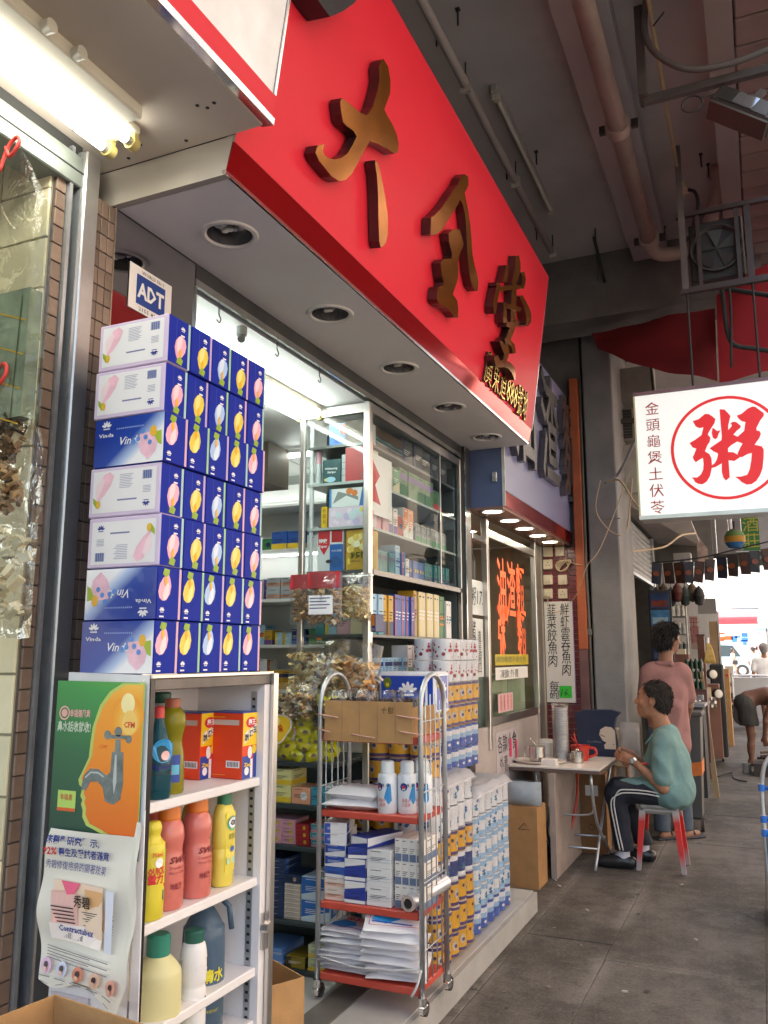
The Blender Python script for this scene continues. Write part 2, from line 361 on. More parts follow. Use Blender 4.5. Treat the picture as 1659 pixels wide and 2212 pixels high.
C3=[[(4492,823),(4497,805),(4501,781),(4503,757),(4502,730),(4492,696),(4483,659),(4487,634),(4496,608),(4502,566),(4511,517),(4533,466),(4546,416),(4517,367),(4485,319),(4488,287),(4498,264),(4493,234),(4484,204),(4477,175),(4472,154),(4520,164),(4544,190),(4570,225),(4582,258),(4586,291),(4582,318),(4584,346),(4617,391),(4649,449),(4636,505),(4613,556),(4597,603),(4584,643),(4573,668),(4571,691),(4593,730),(4617,772),(4616,803),(4603,826),(4577,843),(4554,853)],[(4340,698),(4335,675),(4328,645),(4320,613),(4313,587),(4383,611),(4392,639),(4399,673),(4388,697),(4376,713)],[(4632,781),(4647,767),(4660,747),(4656,717),(4649,689),(4715,711),(4731,743),(4740,780),(4712,799),(4682,807)],[(4212,542),(4209,520),(4245,508),(4338,542),(4425,583),(4513,622),(4601,662),(4673,699),(4721,726),(4707,733),(4655,710),(4583,679),(4498,643),(4407,604),(4322,564),(4279,545),(4263,547),(4245,556)],[(4206,509),(4200,482),(4193,449),(4189,419),(4190,392),(4204,373),(4218,361),(4245,372),(4245,389),(4246,412),(4252,440),(4260,471),(4267,505),(4273,532)],[(4359,484),(4363,457),(4370,424),(4383,396),(4395,376),(4466,405),(4449,422),(4430,447),(4422,479),(4419,506)],[(4392,464),(4466,488),(4555,516),(4626,537),(4680,551),(4704,584),(4649,571),(4570,550),(4474,519),(4399,494)],[(4633,627),(4672,622),(4719,613),(4757,600),(4788,585),(4812,566),(4826,549),(4824,533),(4814,517),(4850,522),(4888,546),(4926,581),(4922,611),(4895,634),(4846,646),(4790,652),(4732,657),(4688,659)],[(4449,372),(4523,396),(4619,433),(4675,469),(4694,490),(4640,483),(4612,467),(4581,451),(4512,423),(4443,397)],[(4347,248),(4372,238),(4406,226),(4441,217),(4469,211),(4524,236),(4502,246),(4469,257),(4424,264),(4387,268)],[(4421,283),(4493,291),(4566,295),(4597,282),(4614,267),(4665,285),(4660,307),(4628,329),(4537,325),(4460,315)],[(4276,139),(4290,118),(4331,99),(4423,120),(4471,139),(4509,147),(4550,155),(4591,158),(4632,156),(4673,144),(4704,131),(4717,136),(4716,160),(4703,186),(4667,200),(4613,203),(4545,195),(4469,177),(4409,156),(4406,151),(4374,156),(4341,166)]]
# ================================================================== setting
def paving():
    """worn cement paving: three scales of mottling and pale rubbed bands that wander along two old joints"""
    m = bpy.data.materials.new('paving'); m.use_nodes = True; N = m.node_tree.nodes; L = m.node_tree.links; p = N['Principled BSDF']
    g = N.new('ShaderNodeNewGeometry'); pos = g.outputs['Position']
    def nz(sc, det, ro=.6): n = N.new('ShaderNodeTexNoise'); n.inputs['Scale'].default_value = sc; n.inputs['Detail'].default_value = det; n.inputs['Roughness'].default_value = ro; L.new(pos, n.inputs['Vector']); return n.outputs[0]
    def ma(op, a, b, c=None):
        n = N.new('ShaderNodeMath'); n.operation = op
        for k, x in enumerate((a, b, c)):
            if x is None: continue
            if isinstance(x, (int, float)): n.inputs[k].default_value = x
            else: L.new(x, n.inputs[k])
        return n.outputs[0]
    n1, n2, n3, n4 = nz(.9, 6), nz(7, 8, .7), nz(55, 4), nz(220, 2); v = ma('ADD', ma('MULTIPLY', n1, .75), ma('ADD', ma('MULTIPLY', n2, .6), ma('ADD', ma('MULTIPLY', n3, .35), ma('MULTIPLY', n4, .35))))
    cr = N.new('ShaderNodeValToRGB'); e = cr.color_ramp.elements; e[0].position = .78; e[0].color = (.045, .037, .031, 1); e[1].position = 1.0; e[1].color = (.145, .126, .111, 1); L.new(ma('MULTIPLY', v, .87), cr.inputs[0])
    sp = N.new('ShaderNodeSeparateXYZ'); L.new(pos, sp.inputs[0]); msk = None
    for ax, c, w in ((0, .86, .075), (1, -4.69, .05), (0, 1.33, .05), (1, -3.3, .09)):
        d = ma('ABSOLUTE', ma('ADD', ma('ADD', sp.outputs[ax], c), ma('MULTIPLY', ma('SUBTRACT', n2, .5), .16)), 0); k = ma('MULTIPLY', ma('MAXIMUM', ma('SUBTRACT', 1, ma('DIVIDE', d, w)), 0), ma('MAXIMUM', ma('MULTIPLY', ma('SUBTRACT', n1, .40), 4), 0)); msk = k if msk is None else ma('MAXIMUM', msk, k)
    mx = N.new('ShaderNodeMix'); mx.data_type = 'RGBA'; L.new(ma('MINIMUM', ma('MULTIPLY', ma('MULTIPLY', msk, n3), 1.5), .8), mx.inputs[0]); L.new(cr.outputs[0], mx.inputs[6]); mx.inputs[7].default_value = (.27, .245, .22, 1); L.new(mx.outputs[2], p.inputs['Base Color'])
    p.inputs['Roughness'].default_value = .72; bp = N.new('ShaderNodeBump'); bp.inputs['Strength'].default_value = .55; bp.inputs['Distance'].default_value = .006; L.new(ma('ADD', n3, ma('MULTIPLY', n4, .6)), bp.inputs['Height']); L.new(bp.outputs[0], p.inputs['Normal']); return m
M_SLAB = paving()
M_JOINT = mat((.11, .096, .085), .9, 0, .3, 9, bump=.3)
M_CEIL = mat((.47, .445, .435), .85, 0, .14, 1.4, dirt=.55, dcol=(.24, .21, .19), bump=.1, bscale=30)
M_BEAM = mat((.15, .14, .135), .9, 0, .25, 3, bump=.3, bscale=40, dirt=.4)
M_SOFF = mat((.60, .53, .45), .55, 0, .06, 2.5, dirt=.16, dcol=(.3, .22, .14))
M_SOFF2 = mat((.80, .765, .74), .5, 0, .05, 2, dirt=.12, dcol=(.3, .26, .22))
M_RED = mat((.76, .024, .048), .42, 0, .04, 1.5, spec=.3)
M_GOLD = mat((.46, .16, .022), .2, .85, .18, 8)
M_GOLDS = mat((.085, .04, .042), .3, .6, .2, 8)
M_GREYP = mat((.22, .22, .225), .8, 0, .14, 4, bump=.25, bscale=50, dirt=.3, dcol=(.14, .12, .1))
M_PLAT = mat((.40, .385, .375), .7, 0, .12, 5, bump=.1, dirt=.3, dcol=(.2, .18, .16))
M_ROAD = mat((.06, .058, .056), .85, 0, .2, 3, bump=.3)
M_WHITEW = mat((.36, .38, .36), .6, 0, .05, 2)
# ground, road, pavement of single slabs
b = B(); b.box((-30, -40, -.5), (60, 160, -.16), M_ROAD); struct(b, 'ground')
b = B(); b.quad((1.3, -40, -.14), (9, -40, -.14), (9, 160, -.14), (1.3, 160, -.14), mat((.16, .155, .15), .85, 0, .2, 2, bump=.2)); struct(b, 'road')
b = B(); b.box((-5, -6, -.159), (1.05, 34, -.006), M_JOINT); b.box((1.056, -6, -.159), (1.25, 34, 0), mat((.3, .29, .28), .8, 0, .15, 4, bump=.2)); pav = struct(b, 'pavement')
xs = [-1.78, -1.33, -.86, -.1, .5, 1.045]; k = 0
for i in range(5):
    y = -3.0 + (0, .42, 0, .31, .1)[i]
    while y < 24:
        L = (1.42, 1.15, 1.9)[k % 3] if y < 12 else 2.4
        if i == 2 and 3.3 < y < 4.6: L = 4.69 - y
        o = B().obox((0, 0, -.02), (xs[i + 1] - xs[i] - .005, L - .005, .04), M_SLAB, None, .0025).build('slab', pav)
        o.location = ((xs[i] + xs[i + 1]) / 2, y + L / 2, rnd.uniform(-.0018, .001)); o.rotation_euler = (rnd.uniform(-.002, .002), rnd.uniform(-.002, .002), rnd.uniform(-.003, .003))
        y += L; k += 1
# arcade ceiling, beams
b = B(); b.box((-9, -6, 5.0), (.34, 16, 5.3), M_CEIL); ceil = struct(b, 'ceiling')
b = B(); b.box((-6, 6.95, 4.42), (.2, 7.35, 5.0), M_BEAM); b.box((-6, 7.36, 4.6), (.2, 7.9, 5.0), M_BEAM); struct(b, 'beam')
b = B(); b.box((-.78, -6, 4.86), (-.5, 6.94, 4.998), mat((.36, .33, .34), .8, 0, .08, 1.5, dirt=.25, dcol=(.2, .16, .15))); struct(b, 'ceiling_rib')
b = B(); b.box((-.05, -6, 4.72), (.08, 6.94, 4.999), mat((.27, .235, .23), .8, 0, .1, 2, dirt=.3)); eb = struct(b, 'edge_beam')
M_BRK = mat((.22, .16, .15), .85, 0, .2, 4, bump=.2)
bk = B().obox((0, 0, 0), (.22, .205, .27), M_BRK, None, .01).mesh('brick')
for i in range(32):
    o = bpy.data.objects.new('brick', bk); COL.objects.link(o); o.parent = eb; o.location = (.195 + rnd.uniform(-.004, .004), .6 + i * .215, 4.86)
# upper floors of the building above the arcade, its far-side mass and the opposite block that closes the street
b = B(); b.box((-9, -6, 5.302), (.2, 16, 17), mat((.42, .38, .36), .85, 0, .1, 1, dirt=.3))
for i in range(8):
    for j in range(3): b.box((.201, -4 + i * 2.6, 6.3 + j * 3.3), (.24, -2.6 + i * 2.6, 7.9 + j * 3.3), mat((.08, .1, .12), .15))
struct(b, 'building_wall')
# walls behind the shop fronts
b = B(); b.box((-9, 5.30, .0), (-1.86, 5.42, 4.99), M_WHITEW); struct(b, 'wall_between_shops')
b = B(); b.box((-4.6, 1.95, .12), (-4.5, 5.3, 2.9), M_WHITEW); struct(b, 'wall_shop_back')
b = B(); b.box((-4.5, 1.88, .12), (-1.80, 1.95, 2.955), M_WHITEW); struct(b, 'wall_shop_side')
b = B(); b.box((-4.5, 1.95, 2.875), (-1.835, 5.3, 2.95), mat((.8, .81, .79), .5, 0, .03, 1)); b.box((-2.9, 2.0, 2.872), (-2.89, 5.2, 2.8745), mat((.4, .4, .4), .6)); struct(b, 'ceiling_shop')
b = B(); b.box((-4.5, 1.88, .0), (-1.40, 5.36, .118), M_PLAT); b.box((-1.399, 1.7, 0), (-1.375, 5.36, .112), mat((.36, .35, .34), .7, 0, .12, 5, dirt=.4, dcol=(.15, .13, .12), bump=.2)); b.box((-1.79, 2.4, .119), (-1.66, 5.3, .124), mat((.16, .15, .14), .5, .4, .15, 6)); struct(b, 'floor_shop')
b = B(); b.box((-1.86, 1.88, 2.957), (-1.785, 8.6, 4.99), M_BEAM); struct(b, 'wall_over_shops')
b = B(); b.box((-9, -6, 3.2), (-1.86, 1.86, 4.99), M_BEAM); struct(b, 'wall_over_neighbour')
# ------------------------------------------------------------------ neighbour shop at the near end
def tilewall(name, fr, W, H, tw, th, gap, m, mg, label, cat, stag=0, dep=.008, jit=.12, limit=300):
    """a wall strip whose tiles are parts"""
    t = thing(name, label, cat)
    g = B(); g.add([fp(fr, x, y, z) for z in (-.03, 0) for x, y in ((0, 0), (W, 0), (W, H), (0, H))], [(4, 5, 6, 7), (0, 1, 5, 4), (1, 2, 6, 5), (2, 3, 7, 6), (3, 0, 4, 7)], mg); g.build('backing', t)
    R = Matrix((fr[1], fr[2], fr[3])).transposed(); ms = []
    for q in range(4):
        c = 1 + (q - 1.5) * jit; bb = B().obox((0, 0, 0), (tw - gap, th - gap, dep), m(c), None, .0015); ms.append(bb.mesh('tile'))
    ny = int(H / th); nx = max(1, round(W / tw)); n = 0
    for j in range(ny):
        for i in range(nx):
            if n >= limit: break
            o = bpy.data.objects.new('tile', rnd.choice(ms)); COL.objects.link(o); o.parent = t
            o.matrix_local = Matrix.Translation(fp(fr, (i + .5) * tw, H - (j + .5) * th, dep / 2)) @ R.to_4x4() @ Matrix.Rotation(rnd.uniform(-.01, .01), 4, 'Z'); n += 1
    return t
m_cream = lambda c: mat((.74 * c, .69 * c, .47 * c), .25, 0, .05, 9, dirt=.15)
m_brn = lambda c: mat((.20 * c, .135 * c, .10 * c), .45, 0, .2, 14, dirt=.45)
tilewall('tiled_wall', FR((-3.2, 1.645, 0), X, Z), 1.40, 3.05, .2, .155, .006, m_cream, mat((.3, .27, .2), .9), 'cream glazed tile wall inside the neighbouring shop doorway', 'wall', limit=140)
tilewall('tile_strip', FR((-1.795, 1.646, 0), Y, Z), .040, 3.0, .040, .055, .004, m_brn, mat((.1, .08, .07), .9), 'narrow brown mosaic strip beside the cream tiles', 'wall')
tilewall('tiled_pillar', FR((-1.79, 1.795, 0), Y, Z), .092, 2.95, .0307, .0565, .003, m_brn, mat((.08, .065, .055), .9), 'brown mosaic pillar between the steel post and the mirror panel', 'pillar')
t = thing('shutter_post', 'grey steel shutter track post in front of brown tiled pillar', 'post')
B().box((-1.83, 1.735, 0), (-1.765, 1.795, 3.06), mat((.50, .49, .48), .35, .8, .12, 4, dirt=.25), .004).build('post', t)
b = B(); b.box((-1.82, 1.686, 0), (-1.775, 1.698, 3.05), GALV); b.box((-1.82, 1.698, 0), (-1.80, 1.724, 3.05), mat((.03, .035, .05), .4)); b.box((-1.82, 1.724, 0), (-1.772, 1.7345, 3.05), GALV); b.build('track', t)
t = thing('door_header', 'grey steel header beam over the neighbouring doorway', 'beam')
B().box((-1.88, -1, 2.93), (-1.77, 1.73, 3.03), mat((.22, .25, .23), .45, .3, .12, 4, dirt=.3), .004).build('rail', t)
b = B(); b.box((-1.87, -1, 3.031), (-1.79, 1.74, 3.077), RUBBER); b.box((-1.769, -1, 2.975), (-1.7675, 1.73, 2.979), RUBBER); b.build('seal', t)
b = B(); b.box((-1.9, -1.2, 3.078), (-1.232, 1.872, 3.12), M_SOFF)
for x, y in ((-1.75, 1.66), (-1.62, 1.80), (-1.48, 1.84), (-1.70, 1.84), (-1.35, 1.72), (-1.33, 1.74), (-1.30, 1.73), (-1.85, 1.4)):
    b.cyl((x, y, 3.0765), (x, y, 3.079), .006, INK, seg=8)
struct(b, 'soffit_neighbour')
# twin fluorescent batten
m_tube = glow((1, .99, .90), 6.0); m_tube2 = glow((.90, 1, .97), 9.0)
def twin_lamp(name, label, x0, x1, y0, y1, z, body, m, side=0):
    t = thing(name, label, 'ceiling lamp')
    b = B(); b.box((*body[0],), (*body[1],), mat((.66, .63, .52), .5, 0, .06, 5), .006); b.build('housing', t)
    for x in (x0, x1):
        b = B(); b.cyl((x, y0, z), (x, y1 - .03, z), .0145, m, seg=12); b.build('fluorescent_tube', t)
        b = B(); b.cyl((x, y1 - .03, z), (x, y1 - .012, z), .0146, mat((.5, .5, .48), .4, .6)); b.build('tube_cap', t)
        b = B(); b.cyl((x, y1 - .0135, z), (x, y1 + .012, z), .021, mat((.66, .55, .2), .5, 0, .1)); b.box((x - .014, y1 - .008, z), (x + .014, y1 + .01, body[1][2] - .01), mat((.66, .55, .2), .5, 0, .1)); b.build('lamp_holder', t)
    return t
tl = twin_lamp('fluorescent_lamp', 'lit twin fluorescent batten with yellowed end holders over the neighbouring doorway', -1.672, -1.585, .35, 1.728, 3.028, ((-1.56, .3, 3.035), (-1.488, 1.66, 3.0775)), m_tube)
B().box((-1.70, .3, 3.056), (-1.561, 1.735, 3.077), mat((.7, .68, .55), .5), .004).build('reflector', tl)
for y in (1.30, 1.40): B().cyl((-1.488, y, 3.05), (-1.462, y, 3.05), .017, mat((.6, .58, .5), .4), seg=12).build('starter', tl)
# neighbour's sign box
TILT = V((.1385, 0, .9904)); NRM = V((.9904, 0, -.1385))
fr1 = FR((-1.211, -1.2, 3.078), Y, TILT)
t = thing('shop_sign', 'white sign box with red border and chrome bottom trim, cut by the photo corner', 'shop sign')
b = B(); b.prism([(0, .092), (3.072, .092), (3.072, 1.2), (0, 1.2)], fr1, -.02, .0, mat((.88, .88, .90), .35), M_RED); b.build('face', t)
b = B(); b.prism([(0, .022), (3.08, .022), (3.08, .0915), (0, .0915)], fr1, -.03, .004, M_RED); b.build('border', t)
b = B(); b.prism([(0, 0), (3.084, 0), (3.084, .021), (0, .021)], fr1, -.03, .012, CHROME); b.prism([(3.0735, .092), (3.082, .092), (3.082, 1.2), (3.0735, 1.2)], fr1, -.02, .006, CHROME); b.build('trim', t)
b = B(); b.text('備', fr1, 2.30, .205, .5, REDINK, d=.002, w=.55, bold=.02); b.build('character', t)
b = B(); b.box((-1.36, 1.85, 3.125), (-1.26, 1.871, 4.2), mat((.25, .23, .22), .7)); b.build('end_panel', t)
# ------------------------------------------------------------------ red pharmacy sign
t = thing('pharmacy_sign', 'long glossy red sign box with raised gold brush characters', 'shop sign')
frS = FR((-1.331, 0, 3.057), Y, TILT)
b = B(); b.prism([(1.878, 0), (5.403, 0), (5.403, 1.085), (1.878, 1.085)], frS, -.03, 0, M_RED, mat((.3, .28, .27), .6)); b.build('face', t)
b = B(); frB = FR((-1.36, 0, 2.958), Y, V((.29, 0, .99)))
M_RMIR = mat((.55, .035, .045), .1, .85, .02)
b.prism([(1.878, .012), (5.403, .012), (5.403, .102), (1.878, .102)], frB, -.012, 0, M_RMIR); b.build('mirror_band', t)
b = B(); b.prism([(1.874, 0), (5.407, 0), (5.407, .011), (1.874, .011)], frB, -.012, .003, CHROME); b.prism([(5.404, 0), (5.41, 0), (5.41, 1.087), (5.404, 1.087)], frS, -.03, .004, CHROME); b.prism([(1.88, 1.0855), (5.41, 1.0855), (5.41, 1.093), (1.88, 1.093)], frS, -.03, .004, CHROME); b.build('trim', t)
b = B(); b.add([(-1.9, 1.876, 2.957), (-1.362, 1.876, 2.957), (-1.335, 1.876, 3.077), (-1.9, 1.876, 3.077), (-1.9, 1.9, 2.957), (-1.362, 1.9, 2.957), (-1.335, 1.9, 3.077), (-1.9, 1.9, 3.077)], [(0, 1, 2, 3), (1, 5, 6, 2), (4, 7, 6, 5), (0, 3, 7, 4), (0, 4, 5, 1), (3, 2, 6, 7)], mat((.42, .38, .33), .6, 0, .08, 5, dirt=.25)); b.build('end_panel', t)
def gold_char(polys, d1, m=M_GOLD, ms=M_GOLDS, inset=.004):
    b = B()
    for i, p in enumerate(polys):
        q = [(a / 1000, c / 1000) for a, c in p]; b.prism(q, frS, inset, d1 + i * .0012, m, ms)
    return b.build('character', t)
gold_char(C1, .048); gold_char(C2, .048); gold_char(C3, .048)
gold_char([BLK], .09, mat((.02, .02, .025), .4), mat((.02, .02, .025), .4))
b = B(); al = 0
for i, ch in enumerate('廣東道888號地'):
    wd = (.145, .135, .13, .075, .075, .075, .125, .11)[i]; b.text(ch, frS, 4.28 + al, .012, .155, mat((.85, .62, .12), .25, .9), d=.004, w=wd * .88, deep=.014, ms=M_GOLDS, bold=-.012); al += wd * 1.06
b.build('address_lettering', t)
# soffit under the red sign and its six dead downlights
def holed(b, x0, x1, y0, y1, cs, z, r, m):
    """a ceiling sheet with round openings at cs"""
    cs = sorted(cs, key=lambda c: c[1]); ed = [y0] + [(cs[i][1] + cs[i + 1][1]) / 2 for i in range(len(cs) - 1)] + [y1]
    for i, (cx, cy_) in enumerate(cs):
        n = 32; vs = []
        for k in range(n):
            t = 2 * math.pi * (k + .5) / n; c, s_ = math.cos(t), math.sin(t)
            f = min(((x1 - cx) if c > 0 else (x0 - cx)) / c if abs(c) > 1e-6 else 9, ((ed[i + 1] - cy_) if s_ > 0 else (ed[i] - cy_)) / s_ if abs(s_) > 1e-6 else 9)
            vs += [(cx + r * c, cy_ + r * s_, z), (cx + f * c, cy_ + f * s_, z)]
        b.add(vs, [(2 * k, 2 * ((k + 1) % n), 2 * ((k + 1) % n) + 1, 2 * k + 1) for k in range(n)], m)
        for sx in (x0, x1):
            for sy in (ed[i], ed[i + 1]):
                k = min(range(n), key=lambda q: 0 if False else (V(vs[2 * q + 1]) - V((sx, sy, z))).length); 
                pts = sorted(range(n), key=lambda q: (V(vs[2 * q + 1]) - V((sx, sy, z))).length)
                on_x = [q for q in pts if abs(vs[2 * q + 1][0] - sx) < 1e-5][:1]; on_y = [q for q in pts if abs(vs[2 * q + 1][1] - sy) < 1e-5][:1]
                if on_x and on_y: b.add([vs[2 * on_x[0] + 1], (sx, sy, z), vs[2 * on_y[0] + 1]], [(0, 1, 2)], m)
    return b
b = B(); holed(b, -1.786, -1.364, 1.90, 5.41, [(-1.555, 2.183 + i * .729) for i in range(5)], 2.956, .0785, M_SOFF2); b.box((-1.786, 1.90, 3.06), (-1.364, 5.41, 3.07), M_SOFF2); struct(b, 'soffit_pharmacy')
b = B(); b.box((-1.84, 2.312, 2.90), (-1.787, 5.3, 2.955), mat((.12, .12, .115), .3, .8, .2, 6)); b.box((-1.80, 2.312, 2.872), (-1.786, 5.3, 2.899), mat((.45, .45, .43), .25, .9, .2, 6)); tag(b.build('header_rail'), 'dark steel shutter rail along the pharmacy ceiling edge', 'rail')
def downlight(loc, label, lit, r=.083):
    t = thing('downlight', label, 'downlight', loc, 'recessed downlights under the shop signs')
    b = B(); b.lathe([(r + .016, 0), (r + .012, -.006), (r, -.007), (r - .006, 0)], (0, 0, 0), mat((.72, .69, .64), .45, 0, .04), 28); b.build('trim_ring', t)
    if lit:
        b = B(); b.lathe([(r - .006, -.003), (0, -.003)], (0, 0, 0), glow((1, .93, .76), 8), 24, sm=False); b.build('lit_diffuser', t)
    else:
        b = B(); b.lathe([(r - .005, 0), (r - .012, .05), (r - .045, .09), (0, .095)], (0, 0, 0), mat((.35, .34, .34), .2, .8, .05), 28); b.build('reflector', t)
        b = B()
        for dx in (-.012, .012): b.tube([(dx, .05, .07), (dx * .9, -.01, .012), (dx * .9, -.02, .008)], .009, mat((.75, .72, .64), .3), 8)
        b.tube([(-.011, -.02, .008), (.011, -.02, .008)], .009, mat((.75, .72, .64), .3), 8); b.build('lamp_tube', t)
    return t
for i in range(5): downlight((-1.555, 2.183 + i * .729, 2.956), f'unlit round downlight under the red sign, {ORD[i]} from the camera', 0)
# mirror panel with its alarm sticker
t = thing('mirror_panel', 'tall mirror panel with steel edge beside brown tiled pillar', 'mirror')
B().box((-1.80, 1.891, .12), (-1.79, 2.31, 2.954), mat((.52, .50, .49), .04, 1, 0)).build('mirror', t)
b = B(); b.box((-1.80, 1.886, .12), (-1.781, 1.8905, 2.954), mat((.55, .45, .33), .3, .8)); b.box((-1.80, 2.3105, .12), (-1.783, 2.316, 2.87), STEEL); b.build('edge_strip', t)
fr = FACE_S(-1.789, 1.968, 2.656)
b = B(); b.rect(fr, 0, 0, .212, .155, mat((.80, .74, .70), .5, 0, .03), .002); b.rect(fr, .035, .026, .178, .128, mat(hx('1d3f8a'), .4, var=0), .0026)
b.text('ADT', fr, .04, .052, .052, mat((.82, .78, .75), .5, var=0), d=.0032, w=.132, bold=.035)
b.text('WORLD No.1', fr, .058, .134, .013, INK, d=.003, w=.11); b.text('2155 8222', fr, .05, .006, .013, INK, d=.003, w=.11); solo(b, 'alarm_sticker', 'white and blue square alarm sticker on the mirror panel above the tissue boxes', 'sticker')
# ================================================================== shelf unit with the tissue-box wall
UY0, UY1, UX0, UX1 = 1.70, 2.272, -1.668, -1.40
t = thing('display_cabinet', 'white display cabinet with chrome edges and three shelves of cleaning goods', 'cabinet', (0, 0, 0))
M_LAM = mat((.80, .78, .80), .45, 0, .03, 3, dirt=.06, dcol=(.4, .36, .3))
b = B(); b.box((UX0, UY0, .12), (UX0 + .016, UY1, 1.46), M_LAM); b.box((UX0 + .0165, UY0 + .001, .13), (UX1 - .02, UY0 + .018, 1.46), M_LAM); b.box((UX0 + .0165, UY1 - .04, .13), (UX1 - .004, UY1 - .001, 1.46), M_LAM); b.build('side_panel', t)
b = B(); b.box((UX0, UY0, 1.461), (UX1 - .002, UY1, 1.492), mat((.13, .11, .10), .4, 0, .3, 10), .003); b.build('top', t)
for z in (1.187, .903, .655): B().box((UX0 + .017, UY0 + .019, z - .025), (UX1 - .012, UY1 - .041, z), M_LAM, .003).build('shelf', t)
b = B(); b.box((UX1 - .019, UY0 - .002, .12), (UX1, UY0 + .015, 1.492), mat((.035, .03, .03), .2, .3, .1)); b.box((UX1 - .025, UY0 - .004, .12), (UX1 - .0195, UY0 + .002, 1.492), CHROME)
b.build('black_edge', t)
b = B(); b.box((UX1 - .003, UY1 - .010, .12), (UX1 + .012, UY1 + .016, 1.496), STEEL, .002); b.box((UX1 - .003, UY0, 1.4925), (UX1 + .003, UY1, 1.5), STEEL); b.build('chrome_edge', t)
b = B(); b.box((UX1 - .05, UY1 - .0425, .2), (UX1 - .03, UY1 - .0405, 1.44), GALV)
for i in range(54): b.box((UX1 - .045, UY1 - .0432, .22 + i * .0225), (UX1 - .035, UY1 - .0426, .228 + i * .0225), INK)
b.build('shelf_track', t)
b = B(); b.cyl((UX1 + .0, UY1 - .02, .76), (UX1 + .022, UY1 - .02, .76), .017, STEEL, seg=14); b.box((UX1 - .004, UY1 - .03, .70), (UX1 + .008, UY1 - .012, .80), STEEL); b.build('lock', t)
# ---- tissue boxes
BW, BD, BH = .241, .0965, .1362
BLUE = mat(hx('162c9c'), .5, 0, .04, 8, spec=.12)
LIL = mat((.72, .60, .80), .4, var=.02); PWH = mat((.86, .85, .88), .4, var=.02)
PET = {'pink': ('f2b0c4', 'ffd9e2'), 'yellow': ('e8cf4a', 'f6e68a'), 'pale blue': ('a9c8f0', 'dbe8fb')}
STR = {'mint': 'a9cfc8', 'lilac': 'bda6d4', 'green': '9ccb98', 'rose': 'd8aec6'}
TEAR = [(0, 0), (.35, .18), (.55, .45), (.58, .75), (.42, 1.0), (.12, 1.12), (-.18, 1.05), (-.38, .82), (-.40, .5), (-.22, .2)]
def fan_logo(b, fr, a, c, s, m, d, fl=1):
    for k in range(5):
        t = math.pi * (.12 + .19 * k); b.disc(fr, a + fl * math.cos(t) * s * .55, c + fl * math.sin(t) * s * .55, s * .42, m, d, s * .17, 8, t + (0 if fl > 0 else math.pi))
    b.line(fr, [(a - s * .6, c - fl * s * .25), (a + s * .6, c - fl * s * .25)], s * .16, m, d)
def petal(b, fr, a, c, s, col, fl, d):
    q = lambda x, y: (a + fl * x * s, c + fl * y * s)
    b.flat([q(x * .92 + y * .22 - .12, y * 1.22 + .22) for x, y in TEAR], fr, mat(hx(PET[col][0]), .35, var=.06, scale=30), d)
    b.flat([q(x * .42 + y * .2 - .16, y * .85 + .62) for x, y in TEAR], fr, mat(hx(PET[col][1]), .35, var=.06, scale=30), d + .0004)
    b.flat([q(-.22, .02), q(.2, -.04), q(.32, .26), q(.05, .42), q(-.16, .26)], fr, mat(hx('8fae2e'), .4, var=.1, scale=40), d + .0008)
    b.flat([q(.0, .36), q(.18, .42), q(.13, .78), q(.03, .84), q(-.05, .6)], fr, mat(hx('f0b428'), .4, var=.05), d + .0012)
